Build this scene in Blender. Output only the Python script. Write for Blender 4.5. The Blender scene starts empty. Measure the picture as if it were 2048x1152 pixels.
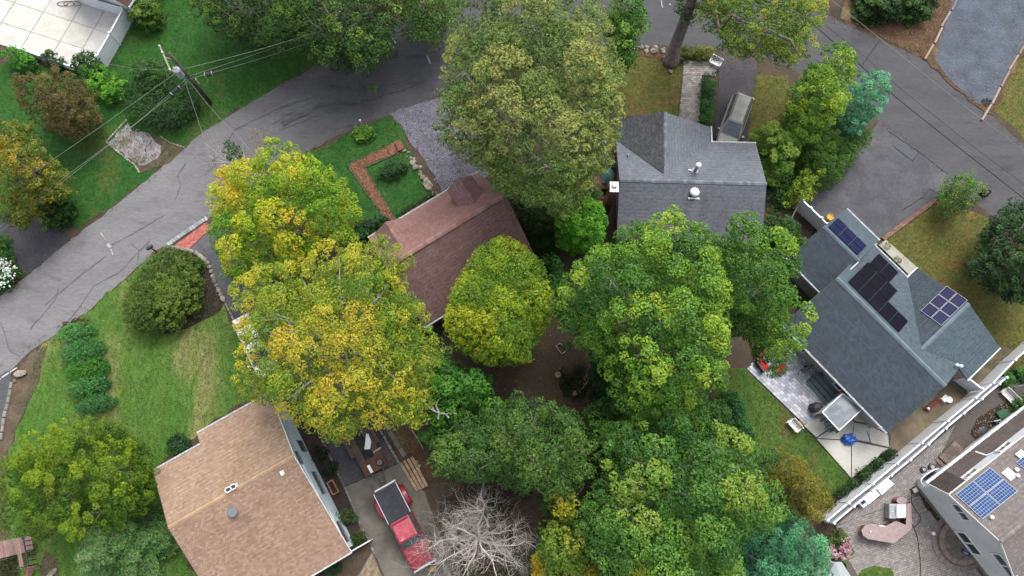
import bpy, bmesh, math, random
import numpy as np
from mathutils import Vector

# ---------------------------------------------------------------- camera, sky, sun, exposure
SC = bpy.context.scene
COL = SC.collection
CAM_H, TILT, FPX = 55.0, math.radians(13.8), 1420.0      # metres, pitch from straight down, focal length in photo pixels
cam_d = bpy.data.cameras.new("camera")
cam_d.sensor_fit = 'HORIZONTAL'
cam_d.sensor_width = 36.0
cam_d.lens = 36.0 * FPX / 2048.0
cam_d.clip_start, cam_d.clip_end = 0.5, 3000.0
cam = bpy.data.objects.new("camera", cam_d)
COL.objects.link(cam)
cam.location = (0, 0, CAM_H)
cam.rotation_euler = (TILT, 0, 0)
SC.camera = cam

SUN_EL, SUN_AZ = math.radians(58), math.radians(20)      # azimuth measured from +Y towards +X
world = bpy.data.worlds.new("World")
SC.world = world
world.use_nodes = True
wn = world.node_tree.nodes
wl = world.node_tree.links
bg = wn['Background']
sky = wn.new('ShaderNodeTexSky')
sky.sky_type = 'NISHITA'
sky.sun_disc = False
sky.sun_elevation = SUN_EL
sky.sun_rotation = SUN_AZ
sky.dust_density = 4.0
sky.air_density = 1.0
sky.ozone_density = 1.0
hsv = wn.new('ShaderNodeHueSaturation')
hsv.inputs['Saturation'].default_value = 0.35
wl.new(sky.outputs[0], hsv.inputs['Color'])
wl.new(hsv.outputs[0], bg.inputs['Color'])
bg.inputs['Strength'].default_value = 0.15
sun_d = bpy.data.lights.new("sun", 'SUN')
sun_d.energy = 1.15
sun_d.angle = math.radians(30)
sun_d.color = (1.0, 0.965, 0.91)
sun = bpy.data.objects.new("sun", sun_d)
COL.objects.link(sun)
_d = Vector((math.sin(SUN_AZ) * math.cos(SUN_EL), math.cos(SUN_AZ) * math.cos(SUN_EL), math.sin(SUN_EL)))
sun.rotation_euler = _d.to_track_quat('Z', 'Y').to_euler()
SC.view_settings.view_transform = 'Standard'
SC.view_settings.look = 'None'
SC.view_settings.exposure = 1.34
SC.view_settings.gamma = 1.0
SC.view_settings.use_curve_mapping = False
SC.render.engine = 'CYCLES'
SC.cycles.max_bounces = 5
SC.cycles.diffuse_bounces = 3
SC.cycles.transmission_bounces = 3
SC.cycles.transparent_max_bounces = 4

# ---------------------------------------------------------------- measuring: a pixel of the photograph at a known height
_ct, _st = math.cos(TILT), math.sin(TILT)
def W(px, py, z=0.0):
    dx, dy = (px - 1024.0) / FPX, -(py - 576.0) / FPX
    d = (dx, _st + dy * _ct, -_ct + dy * _st)
    t = (z - CAM_H) / d[2]
    return Vector((d[0] * t, d[1] * t, z))
def WL(pts, z=0.0):
    return [W(x, y, z) for x, y in pts]
def K(r, g, b, k=0.42):
    """photo-like sRGB 0-255 to a base colour"""
    o = []
    for c in (r, g, b):
        c /= 255.0
        o.append((c / 12.92 if c <= 0.04045 else ((c + 0.055) / 1.055) ** 2.4) * k)
    return tuple(o)

# ---------------------------------------------------------------- materials
_mats = {}
def mat(name, c1, c2=None, c3=None, s=0.6, s2=7.0, fine=0.35, fs=30.0, rough=0.85, bump=0.0, bs=25.0, attr=False,
        metal=0.0, spec=0.3, t3=(0.55, 0.68), s3=0.25, stretch=None, dist=0.0, transl=0.0):
    """procedural surface: c1/c2 mixed by a noise, c3 in patches of a wide noise, fine grain on top"""
    if name in _mats: return _mats[name]
    m = bpy.data.materials.new(name); _mats[name] = m
    m.use_nodes = True
    nt = m.node_tree; n = nt.nodes; l = nt.links
    b = n['Principled BSDF']
    b.inputs['Roughness'].default_value = rough
    b.inputs['Metallic'].default_value = metal
    b.inputs['Specular IOR Level'].default_value = spec
    geo = n.new('ShaderNodeNewGeometry')
    vec = geo.outputs['Position']
    if stretch:
        mp = n.new('ShaderNodeMapping'); mp.inputs['Rotation'].default_value = (0, 0, stretch[0]); mp.inputs['Scale'].default_value = (stretch[1], stretch[2], 1)
        l.new(vec, mp.inputs['Vector']); vec = mp.outputs[0]
    def noise(sc, det=4.0, r=0.55, v=None):
        t = n.new('ShaderNodeTexNoise'); t.inputs['Scale'].default_value = sc; t.inputs['Detail'].default_value = det
        t.inputs['Roughness'].default_value = r; t.inputs['Distortion'].default_value = dist
        l.new(v or vec, t.inputs['Vector']); return t.outputs['Fac']
    def ramp(f, a, bb):
        r = n.new('ShaderNodeMapRange'); r.inputs['From Min'].default_value = a; r.inputs['From Max'].default_value = bb
        r.interpolation_type = 'SMOOTHSTEP'
        l.new(f, r.inputs['Value']); return r.outputs[0]
    def mix(f, a, bb, typ='MIX'):
        x = n.new('ShaderNodeMix'); x.data_type = 'RGBA'; x.blend_type = typ
        for sock, val in ((x.inputs[0], f), (x.inputs[6], a), (x.inputs[7], bb)):
            if isinstance(val, (int, float)): sock.default_value = val
            elif isinstance(val, tuple): sock.default_value = (*val, 1)
            else: l.new(val, sock)
        return x.outputs[2]
    col = c1
    if c2: col = mix(ramp(noise(s), 0.32, 0.68), c1, c2)
    if c3: col = mix(ramp(noise(s3, 3.0), *t3), col, c3)
    if s2 and fine:
        v = ramp(noise(s2, 3.0), 0.25, 0.75)
        mr = n.new('ShaderNodeMapRange'); mr.inputs['To Min'].default_value = 1 - fine * 0.6; mr.inputs['To Max'].default_value = 1 + fine * 0.6
        l.new(v, mr.inputs['Value'])
        col = mix(1.0, col, mr.outputs[0], 'MULTIPLY')
    if fs and fine:
        mr = n.new('ShaderNodeMapRange'); mr.inputs['From Min'].default_value = 0.25; mr.inputs['From Max'].default_value = 0.75
        mr.inputs['To Min'].default_value = 1 - fine; mr.inputs['To Max'].default_value = 1 + fine
        l.new(noise(fs, 2.0, v=geo.outputs['Position']), mr.inputs['Value'])
        col = mix(1.0, col, mr.outputs[0], 'MULTIPLY')
    if attr:
        a = n.new('ShaderNodeAttribute'); a.attribute_name = 'col'
        col = mix(1.0, col, a.outputs['Color'], 'MULTIPLY')
    if isinstance(col, tuple): b.inputs['Base Color'].default_value = (*col, 1)
    else: l.new(col, b.inputs['Base Color'])
    if bump:
        bp = n.new('ShaderNodeBump'); bp.inputs['Strength'].default_value = 1.0; bp.inputs['Distance'].default_value = bump
        l.new(noise(bs, 3.0), bp.inputs['Height']); l.new(bp.outputs[0], b.inputs['Normal'])
    if transl:
        tr = n.new('ShaderNodeBsdfTranslucent'); ms = n.new('ShaderNodeMixShader'); ms.inputs[0].default_value = transl
        if isinstance(col, tuple): tr.inputs[0].default_value = (*col, 1)
        else: l.new(col, tr.inputs[0])
        out = n['Material Output']
        l.new(b.outputs[0], ms.inputs[1]); l.new(tr.outputs[0], ms.inputs[2]); l.new(ms.outputs[0], out.inputs['Surface'])
    return m

M_LEAF = mat('leaf', (1, 1, 1), fine=0, attr=True, rough=0.55, spec=0.25, transl=0.18)
M_NEEDLE = mat('needle', (1, 1, 1), fine=0, attr=True, rough=0.65, spec=0.2, transl=0.12)
M_BARK = mat('bark', (0.10, 0.085, 0.07), (0.17, 0.15, 0.13), s=3, s2=12, fine=0.4, fs=40, bump=0.03, bs=14)
M_GREYBARK = mat('grey_bark', (0.17, 0.16, 0.15), (0.25, 0.24, 0.23), s=2, fine=0.3)
M_WHITE = mat('white_vinyl', (0.60, 0.62, 0.64), (0.55, 0.575, 0.61), s=1.2, fine=0.05, rough=0.45)
M_WHITEPAINT = mat('white_paint', (0.62, 0.62, 0.61), (0.53, 0.53, 0.52), s=2, fine=0.08, rough=0.55)
M_DARK = mat('dark_plastic', (0.02, 0.02, 0.022), (0.035, 0.035, 0.04), s=3, rough=0.5)
M_BLACK = mat('black_rubber', (0.012, 0.012, 0.013), fine=0.1, rough=0.7)
M_GLASS = mat('window_glass', (0.02, 0.024, 0.03), (0.04, 0.045, 0.055), s=2, fine=0.1, rough=0.08, spec=0.8)
M_STEEL = mat('brushed_steel', (0.32, 0.33, 0.35), (0.4, 0.41, 0.43), s=3, fine=0.1, rough=0.35, metal=0.8)
M_GREYMETAL = mat('grey_metal', (0.21, 0.225, 0.24), (0.28, 0.295, 0.31), s=2, fine=0.15, rough=0.5)
M_WOOD = mat('weathered_wood', (0.17, 0.12, 0.085), (0.24, 0.185, 0.135), s=3, fine=0.3, rough=0.85, attr=True)
M_GREYWOOD = mat('grey_wood', (0.18, 0.16, 0.14), (0.27, 0.24, 0.21), s=3, fine=0.3)
M_STONE = mat('field_stone', (0.125, 0.115, 0.10), (0.20, 0.185, 0.16), s=2.5, fine=0.35, fs=25, bump=0.02, attr=True)
M_BRICK = mat('red_brick', (0.22, 0.095, 0.07), (0.28, 0.13, 0.10), s=2, fine=0.25, fs=20, attr=True)
M_PAVER = mat('concrete_paver', (1, 1, 1), (0.9, 0.9, 0.9), s=0.8, fine=0.10, fs=30, attr=True)
M_SHINGLE = mat('asphalt_shingle', (1, 1, 1), (0.92, 0.92, 0.92), (0.84, 0.83, 0.80), s=0.35, s2=1.2, s3=0.3, t3=(.55, .75), fine=0.12, fs=30, rough=0.95, spec=0.15, attr=True)
M_CONC = mat('concrete', (0.28, 0.275, 0.255), (0.235, 0.23, 0.21), (0.29, 0.265, 0.2), s=0.8, fine=0.12, fs=22, rough=0.9, attr=True)

# ---------------------------------------------------------------- objects
def props(o, label=None, cat=None, group=None, kind=None):
    if label: o['label'] = label
    if cat: o['category'] = cat
    if group: o['group'] = group
    if kind: o['kind'] = kind
    return o
def empty(name, loc, label, cat, group=None, kind=None):
    o = bpy.data.objects.new(name, None)
    o.location = (loc[0], loc[1], loc[2])
    COL.objects.link(o)
    return props(o, label, cat, group, kind)
def world_loc(o):
    p = Vector(o.location)
    while o.parent is not None:
        o = o.parent; p = p + Vector(o.location)
    return p
def link_mesh(me, name, m, parent=None, origin=None, label=None, cat=None, group=None, kind=None):
    if m: me.materials.append(m)
    o = bpy.data.objects.new(name, me)
    COL.objects.link(o)
    if parent is not None:
        o.parent = parent
        if origin is not None: o.location = Vector(origin) - world_loc(parent)
    elif origin is not None: o.location = origin
    return props(o, label, cat, group, kind)

class MB:
    """collects faces in world coordinates; build() makes ONE mesh object"""
    def __init__(s): s.v = []; s.f = []; s.c = []
    def face(s, pts, c=(1, 1, 1)):
        k = len(s.v); s.v.extend([tuple(p) for p in pts]); s.f.append(tuple(range(k, k + len(pts)))); s.c.append(c); return s
    def prism(s, pts, z0, z1, c=(1, 1, 1), bottom=False):
        """upright prism on a ground polygon (counter-clockwise or not)"""
        pts = [Vector((p[0], p[1], 0)) for p in pts]
        a = sum(p.x * q.y - q.x * p.y for p, q in zip(pts, pts[1:] + pts[:1]))
        if a < 0: pts.reverse()
        k = len(s.v); n = len(pts)
        s.v += [(p.x, p.y, z1) for p in pts] + [(p.x, p.y, z0) for p in pts]
        s.f.append(tuple(range(k, k + n))); s.c.append(c)
        for i in range(n):
            j = (i + 1) % n
            s.f.append((k + i, k + n + i, k + n + j, k + j)); s.c.append(c)
        if bottom: s.f.append(tuple(range(k + 2 * n - 1, k + n - 1, -1))); s.c.append(c)
        return s
    def obox(s, o, a, b, h, c=(1, 1, 1)):
        """box from a corner and three edge vectors"""
        o, a, b, h = Vector(o), Vector(a), Vector(b), Vector(h)
        if a.cross(b).dot(h) < 0: a, b = b, a
        p = [o, o + a, o + a + b, o + b, o + h, o + a + h, o + a + b + h, o + b + h]
        k = len(s.v); s.v += [tuple(x) for x in p]
        for q in ((0, 3, 2, 1), (4, 5, 6, 7), (0, 1, 5, 4), (1, 2, 6, 5), (2, 3, 7, 6), (3, 0, 4, 7)):
            s.f.append(tuple(k + i for i in q)); s.c.append(c)
        return s
    def bar(s, p, q, w, h, c=(1, 1, 1), up=(0, 0, 1)):
        """beam from p to q, w wide, h high, its axis on the underside centre"""
        p, q = Vector(p), Vector(q); d = q - p
        u = Vector(up); side = d.cross(u)
        if side.length < 1e-6: u = Vector((1, 0, 0)); side = d.cross(u)
        side.normalize(); u = side.cross(d).normalized()
        return s.obox(p - side * w / 2, d, side * w, u * h, c)
    def box(s, c0, sx, sy, sz, rz=0.0, c=(1, 1, 1)):
        """box standing on c0, turned by rz"""
        ax = Vector((math.cos(rz), math.sin(rz), 0)); ay = Vector((-math.sin(rz), math.cos(rz), 0))
        return s.obox(Vector(c0) - ax * sx / 2 - ay * sy / 2, ax * sx, ay * sy, Vector((0, 0, sz)), c)
    def tube(s, pts, r, n=6, c=(1, 1, 1), cap=True):
        pts = [Vector(p) for p in pts]
        rs = r if isinstance(r, (list, tuple)) else [r] * len(pts)
        k = len(s.v); prev = None
        for i, p in enumerate(pts):
            d = (pts[min(i + 1, len(pts) - 1)] - pts[max(i - 1, 0)])
            d = d.normalized() if d.length > 1e-9 else Vector((0, 0, 1))
            if prev is None:
                a = d.orthogonal().normalized()
            else:
                a = prev - d * prev.dot(d)
                a = a.normalized() if a.length > 1e-6 else d.orthogonal().normalized()
            prev = a; b = d.cross(a)
            for j in range(n):
                t = 2 * math.pi * j / n
                s.v.append(tuple(p + (a * math.cos(t) + b * math.sin(t)) * rs[i]))
        for i in range(len(pts) - 1):
            for j in range(n):
                jj = (j + 1) % n
                s.f.append((k + i * n + j, k + i * n + jj, k + (i + 1) * n + jj, k + (i + 1) * n + j)); s.c.append(c)
        if cap:
            s.f.append(tuple(k + j for j in range(n - 1, -1, -1))); s.c.append(c)
            e = k + (len(pts) - 1) * n
            s.f.append(tuple(e + j for j in range(n))); s.c.append(c)
        return s
    def lathe(s, c0, prof, n=16, c=(1, 1, 1), sx=1.0, sy=1.0, rz=0.0):
        """turned body: prof is a list of (radius, height) from the bottom up"""
        c0 = Vector(c0); k = len(s.v)
        for r, z in prof:
            for j in range(n):
                t = 2 * math.pi * j / n
                x, y = math.cos(t) * r * sx, math.sin(t) * r * sy
                s.v.append((c0.x + x * math.cos(rz) - y * math.sin(rz), c0.y + x * math.sin(rz) + y * math.cos(rz), c0.z + z))
        for i in range(len(prof) - 1):
            for j in range(n):
                jj = (j + 1) % n
                s.f.append((k + i * n + j, k + i * n + jj, k + (i + 1) * n + jj, k + (i + 1) * n + j)); s.c.append(c)
        s.f.append(tuple(k + j for j in range(n - 1, -1, -1))); s.c.append(c)
        e = k + (len(prof) - 1) * n
        s.f.append(tuple(e + j for j in range(n))); s.c.append(c)
        return s
    def build(s, name, m, parent=None, label=None, cat=None, group=None, kind=None, smooth=False, origin=None):
        if origin is None:
            if parent is not None: origin = world_loc(parent)
            else:
                a = np.array(s.v); origin = Vector(((a[:, 0].min() + a[:, 0].max()) / 2, (a[:, 1].min() + a[:, 1].max()) / 2, a[:, 2].min()))
        me = bpy.data.meshes.new(name)
        ox, oy, oz = origin
        me.from_pydata([(x - ox, y - oy, z - oz) for x, y, z in s.v], [], s.f)
        if m is not None and any(nd.type == 'ATTRIBUTE' for nd in m.node_tree.nodes):
            at = me.attributes.new('col', 'FLOAT_COLOR', 'FACE')
            at.data.foreach_set('color', np.array([(c[0], c[1], c[2], 1) for c in s.c], dtype=np.float32).ravel())
        if smooth: me.polygons.foreach_set('use_smooth', [True] * len(me.polygons))
        me.update()
        return link_mesh(me, name, m, parent, origin, label, cat, group, kind)

def clone(o, parent=None, loc=None):
    c = o.copy(); COL.objects.link(c)
    if parent is not None: c.parent = parent
    if loc is not None: c.location = loc
    return c
def clone_tree(o, loc=None, label=None, rz=None, parent=None):
    c = clone(o, parent, loc)
    if rz is not None: c.rotation_euler = (0, 0, rz)
    if label: c['label'] = label
    for ch in list(o.children): clone_tree(ch, parent=c)
    return c

# ---------------------------------------------------------------- 2-D polygon help
def in_poly(P, poly):
    x, y = P[:, 0], P[:, 1]; r = np.zeros(len(P), bool); n = len(poly)
    for i in range(n):
        x1, y1 = poly[i]; x2, y2 = poly[(i + 1) % n]
        if y1 == y2: continue
        c = ((y1 > y) != (y2 > y)) & (x < (x2 - x1) * (y - y1) / (y2 - y1) + x1)
        r ^= c
    return r
def edge_dist(P, poly):
    d = np.full(len(P), 1e9); n = len(poly)
    for i in range(n):
        a = np.array(poly[i]); b = np.array(poly[(i + 1) % n]); ab = b - a
        t = np.clip(((P - a) @ ab) / max(ab @ ab, 1e-9), 0, 1)
        d = np.minimum(d, np.linalg.norm(P - (a + t[:, None] * ab), axis=1))
    return d
def rough_poly(pts, amp=0.25, step=0.7, seed=0):
    """subdivide an outline and jitter it so that lawns and beds get natural edges"""
    rng = random.Random(seed); out = []
    n = len(pts)
    for i in range(n):
        a, b = Vector(pts[i]), Vector(pts[(i + 1) % n]); L = (b - a).length
        k = max(1, int(L / step))
        nrm = Vector((-(b - a).y, (b - a).x, 0)); nrm = nrm.normalized() if nrm.length > 0 else nrm
        for j in range(k):
            p = a.lerp(b, j / k)
            out.append(p + nrm * rng.uniform(-amp, amp))
    return out
def clip_poly(sub, clip):
    """Sutherland-Hodgman; clip is convex and counter-clockwise"""
    out = sub; n = len(clip)
    for i in range(n):
        a, b = clip[i], clip[(i + 1) % n]; inp = out; out = []
        if not inp: return out
        ex, ey = b[0] - a[0], b[1] - a[1]
        def side(p): return ex * (p[1] - a[1]) - ey * (p[0] - a[0])
        for j in range(len(inp)):
            p, q = inp[j], inp[(j + 1) % len(inp)]; sp, sq = side(p), side(q)
            if sp >= 0: out.append(p)
            if (sp > 0 and sq < 0) or (sp < 0 and sq > 0):
                t = sp / (sp - sq); out.append((p[0] + (q[0] - p[0]) * t, p[1] + (q[1] - p[1]) * t))
    return out
def ccw(p):
    a = sum(p[i][0] * p[(i + 1) % len(p)][1] - p[(i + 1) % len(p)][0] * p[i][1] for i in range(len(p)))
    return list(p) if a > 0 else list(p)[::-1]
def area(p):
    return abs(sum(p[i][0] * p[(i + 1) % len(p)][1] - p[(i + 1) % len(p)][0] * p[i][1] for i in range(len(p)))) / 2

SHEET = [0.003]
def sheet(name, pts, m, kind='structure', rough=0.0, step=0.7, z=None, seed=1, label=None, cat=None, parent=None, c=(1, 1, 1)):
    """flat ground sheet, each a little above the last"""
    if z is None:
        z = SHEET[0]; SHEET[0] += 0.0016
    if rough: pts = rough_poly(pts, rough, step, seed)
    pts = ccw([(p[0], p[1]) for p in pts])
    return MB().face([(x, y, z) for x, y in pts], c).build(name, m, parent, label, cat, kind=kind)

def pieces(poly, u, lu, lv, gap, z0, z1, pal, seed=0, bond=True, jit=0.0, name='paver', m=None, parent=None, mode='stuff', limit=300):
    """lay rectangular pieces along direction u over a convex ground polygon; one mesh ('stuff') or one object per piece"""
    rng = random.Random(seed)
    u = Vector((u[0], u[1], 0)).normalized(); v = Vector((-u.y, u.x, 0))
    o = Vector((poly[0][0], poly[0][1], 0))
    loc = ccw([((Vector((p[0], p[1], 0)) - o).dot(u), (Vector((p[0], p[1], 0)) - o).dot(v)) for p in poly])
    x0, x1 = min(p[0] for p in loc), max(p[0] for p in loc); y0, y1 = min(p[1] for p in loc), max(p[1] for p in loc)
    mb = MB(); objs = []; cnt = 0
    r = 0; y = y0
    while y < y1:
        x = x0 - (lu / 2 if (bond and r % 2) else 0) - rng.random() * 0.02
        while x < x1:
            q = clip_poly([(x + gap / 2, y + gap / 2), (x + lu - gap / 2, y + gap / 2), (x + lu - gap / 2, y + lv - gap / 2), (x + gap / 2, y + lv - gap / 2)], loc)
            if len(q) >= 3 and area(q) > lu * lv * 0.12:
                c = rng.choice(pal); k = rng.uniform(0.86, 1.14); c = tuple(a * k for a in c)
                w = [o + u * a + v * b for a, b in q]
                zt = z1 + rng.uniform(-jit, jit)
                if mode == 'stuff' or cnt >= limit: mb.prism(w, z0, zt, c)
                else:
                    one = MB().prism(w, z0, zt, c)
                    cx = sum(p.x for p in w) / len(w); cy = sum(p.y for p in w) / len(w)
                    objs.append(one.build(name, m, parent, origin=Vector((cx, cy, z0))))
                cnt += 1
            x += lu
        y += lv; r += 1
    if mb.f: objs.append(mb.build(name if mode == 'stuff' else name + '_field', m, parent, kind='stuff'))
    return objs

# ---------------------------------------------------------------- foliage
def leaf_mesh(name, C, N, size, asp, colr, origin, rng):
    """one diamond leaf per centre C with normal N"""
    n = len(C)
    N = N / np.maximum(np.linalg.norm(N, axis=1, keepdims=True), 1e-6)
    T = np.cross(N, rng.normal(size=(n, 3))); T /= np.maximum(np.linalg.norm(T, axis=1, keepdims=True), 1e-6)
    B = np.cross(N, T)
    L = (size * rng.uniform(0.7, 1.3, n))[:, None] if np.isscalar(size) else size[:, None]
    Wd = L * asp
    V = np.empty((n, 4, 3), np.float32)
    V[:, 0] = C - T * L * 0.5; V[:, 1] = C + B * Wd * 0.5 + N * L * 0.06; V[:, 2] = C + T * L * 0.5; V[:, 3] = C - B * Wd * 0.5 + N * L * 0.06
    V -= np.array(origin, np.float32)
    me = bpy.data.meshes.new(name)
    me.vertices.add(n * 4); me.vertices.foreach_set('co', V.ravel())
    me.loops.add(n * 4); me.loops.foreach_set('vertex_index', np.arange(n * 4, dtype=np.int32))
    me.polygons.add(n); me.polygons.foreach_set('loop_start', np.arange(0, n * 4, 4, dtype=np.int32))
    at = me.attributes.new('col', 'FLOAT_COLOR', 'FACE')
    cc = np.ones((n, 4), np.float32); cc[:, :3] = colr
    at.data.foreach_set('color', cc.ravel())
    me.update(calc_edges=True); me.validate()
    return me

NLEAF = [0]
def crown(poly, z0, zm, zt, pal, leaf=0.2, cr=0.6, dens=55, lobe=2.6, depth=1.5, airy=0.06, seed=0, asp=0.55, edge=0.75, colmap=None, flat=0.62, fill=True):
    """leaf centres, normals and colours of a crown over the ground-plan polygon"""
    rng = np.random.default_rng(seed)
    poly = np.array([(p[0], p[1]) for p in poly])
    lo, hi = poly.min(0), poly.max(0)
    def hexpts(s):
        xs = np.arange(lo[0], hi[0] + s, s); ys = np.arange(lo[1], hi[1] + s, s * 0.87)
        P = np.array([(x + (s / 2 if j % 2 else 0), y) for j, y in enumerate(ys) for x in xs])
        P = P + rng.uniform(-0.33, 0.33, P.shape) * s
        return P[in_poly(P, poly)]
    P = hexpts(cr * 1.22)
    if len(P) == 0: P = poly.mean(0)[None]
    d = edge_dist(P, poly); R = max(d.max(), 0.3)
    e = np.clip(d / (R * edge), 0, 1)
    z = zm + (zt - zm) * np.sqrt(1 - (1 - e) ** 2)
    Lb = hexpts(lobe)
    if len(Lb) == 0: Lb = poly.mean(0)[None]
    D = np.linalg.norm(P[:, None] - Lb[None], axis=2); near = D.argmin(1); dn = D.min(1) / lobe
    lz = rng.uniform(-0.5, 0.5, len(Lb)) * depth
    z = z + lz[near] * 1.25 - depth * 1.2 * np.clip(dn * 1.55, 0, 1.3) ** 2 + rng.normal(0, 0.34, len(P)) * min(1, cr * 1.3)
    z = np.maximum(z, z0 + 0.1)
    keep = rng.random(len(P)) > airy
    P, z, near, dn, e = P[keep], z[keep], near[keep], dn[keep], e[keep]
    lcol = rng.random(len(Lb))
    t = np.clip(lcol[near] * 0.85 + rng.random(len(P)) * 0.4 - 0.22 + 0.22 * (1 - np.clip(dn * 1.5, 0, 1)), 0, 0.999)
    rad = cr * rng.uniform(0.7, 1.25, len(P)) * (0.65 + 0.35 * e)
    # lower skirts and inner mass
    if fill:
        P2 = hexpts(cr * 1.3); d2 = edge_dist(P2, poly)
        nl = max(1, int((zm - z0) / (cr * 1.6)))
        sets = [(P, z, t, rad, np.ones(len(P)))]
        for k in range(nl):
            zz = z0 + (zm - z0) * (k + 0.5) / nl
            inset = 0.45 * R * (1 - (k + 0.5) / nl) ** 1.6
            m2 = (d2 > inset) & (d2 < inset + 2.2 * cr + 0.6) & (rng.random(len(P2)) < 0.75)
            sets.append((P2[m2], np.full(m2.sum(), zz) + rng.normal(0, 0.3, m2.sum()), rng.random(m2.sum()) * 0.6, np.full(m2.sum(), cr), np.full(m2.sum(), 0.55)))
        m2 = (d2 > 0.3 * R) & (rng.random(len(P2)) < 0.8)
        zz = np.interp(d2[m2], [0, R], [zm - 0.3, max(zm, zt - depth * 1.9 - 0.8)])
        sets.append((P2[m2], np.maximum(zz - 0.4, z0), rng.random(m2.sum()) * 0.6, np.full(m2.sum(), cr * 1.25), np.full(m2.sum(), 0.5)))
        P = np.vstack([s[0] for s in sets]); z = np.concatenate([s[1] for s in sets]); t = np.concatenate([s[2] for s in sets])
        rad = np.concatenate([s[3] for s in sets]); dk = np.concatenate([s[4] for s in sets])
    else: dk = np.ones(len(P))
    n = np.maximum(3, (dens * 1.9 * rad * rad * 3.1 * dk)).astype(int)
    idx = np.repeat(np.arange(len(P)), n); N = len(idx)
    U = rng.normal(size=(N, 3)); U[:, 2] = np.abs(U[:, 2]) * 1.0 - 0.35
    U /= np.linalg.norm(U, axis=1, keepdims=True)
    rr = rng.uniform(0.45, 1.0, N) ** 0.6
    r_ = rad[idx] * rr
    C = np.empty((N, 3)); C[:, 0] = P[idx, 0] + U[:, 0] * r_; C[:, 1] = P[idx, 1] + U[:, 1] * r_; C[:, 2] = z[idx] + U[:, 2] * r_ * flat
    Nn = U * 0.55 + np.array([0, 0, 0.75]) + rng.normal(size=(N, 3)) * 0.38
    pal = np.array(pal)
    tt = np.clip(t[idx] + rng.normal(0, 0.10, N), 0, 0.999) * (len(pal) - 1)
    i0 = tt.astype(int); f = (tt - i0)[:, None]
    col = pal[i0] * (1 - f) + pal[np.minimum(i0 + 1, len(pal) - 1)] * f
    if colmap is not None: col = colmap(C, col, rng)
    col = col * rng.uniform(0.72, 1.28, N)[:, None]
    NLEAF[0] += N
    return C, Nn, col, rng, Lb, lz

def foliage_obj(name, poly, z0, zm, zt, pal, parent=None, origin=None, needle=False, leaf=0.2, asp=0.55, label=None, cat=None, group=None, kind=None, **kw):
    C, Nn, col, rng, Lb, lz = crown(poly, z0, zm, zt, pal, leaf=leaf, asp=asp, **kw)
    if origin is None: origin = world_loc(parent) if parent else Vector((C[:, 0].mean(), C[:, 1].mean(), z0))
    me = leaf_mesh(name, C, Nn, leaf, asp, col, origin, rng)
    return link_mesh(me, name, M_NEEDLE if needle else M_LEAF, parent, origin, label, cat, group, kind), Lb

def tree(name, label, poly_px, z0, zm, zt, pal, base=None, own_trunk=False, tr=0.28, bark=None, cat='tree', group='trees of the neighbourhood', limbs=9, lean=None, limb_top=0.9, seed=0, **kw):
    poly = WL(poly_px, zm)
    cx = sum(p.x for p in poly) / len(poly); cy = sum(p.y for p in poly) / len(poly)
    R_ = math.sqrt(area([(p.x, p.y) for p in poly]) / math.pi); k_ = 1 - 0.35 * kw.get('cr', 0.5) / R_; f_ = 0.45 * ((zt - zm) - 0.5 * (zm - z0)) / (CAM_H - zm)      # the outline in the picture is that of the whole dome, so the plan is a little tighter
    poly = [Vector((cx + (p.x - cx) * k_ - cx * f_, cy + (p.y - cy) * k_ - cy * f_, zm)) for p in poly]; poly = rough_poly(poly, 0.38, 1.1, seed); cx *= 1 - f_; cy *= 1 - f_
    b = W(*base, 0) if base else Vector((cx, cy, 0))
    root = empty(name, b, label, cat, group)
    o, Lb = foliage_obj('crown', poly, z0, zm, zt, pal, parent=root, seed=seed, **kw)
    if own_trunk: return root
    rng = random.Random(seed + 5)
    mb = MB(); top = Vector((cx, cy, zm + (zt - zm) * 0.35)); fork = b.lerp(Vector((cx, cy, z0)), 1.0); fork.z = max(z0 * 0.8, 0.8)
    mb.tube([b - Vector((0, 0, 0.1)), b + Vector((0, 0, 0.35)), b.lerp(fork, 0.5), fork, fork.lerp(top, 0.55) + Vector((rng.uniform(-.4, .4), rng.uniform(-.4, .4), 0)), top], [tr * 1.5, tr * 1.08, tr, tr * 0.9, tr * 0.5, tr * 0.12], 9)
    order = list(range(len(Lb))); rng.shuffle(order)
    for k in order[:limbs]:
        e = Vector((Lb[k][0], Lb[k][1], zm + (zt - zm) * rng.uniform(0.1, 0.45))); e = Vector((top.x, top.y, e.z)).lerp(e, 0.8)
        s = fork.lerp(top, rng.uniform(0, 0.7)); mid = s.lerp(e, 0.5) + Vector((rng.uniform(-.5, .5), rng.uniform(-.5, .5), rng.uniform(-.4, .0)))
        mb.tube([s, mid, e], [tr * 0.42, tr * 0.25, tr * 0.07], 5)
        for q in range(3):
            f = mid.lerp(e, rng.uniform(0.2, 0.9)); g = f + Vector((rng.uniform(-1, 1), rng.uniform(-1, 1), rng.uniform(0.0, 0.4)))
            mb.tube([f, g], [tr * 0.13, tr * 0.04], 4)
    mb.build('trunk', bark or M_BARK, root, smooth=True)
    return root

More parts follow.
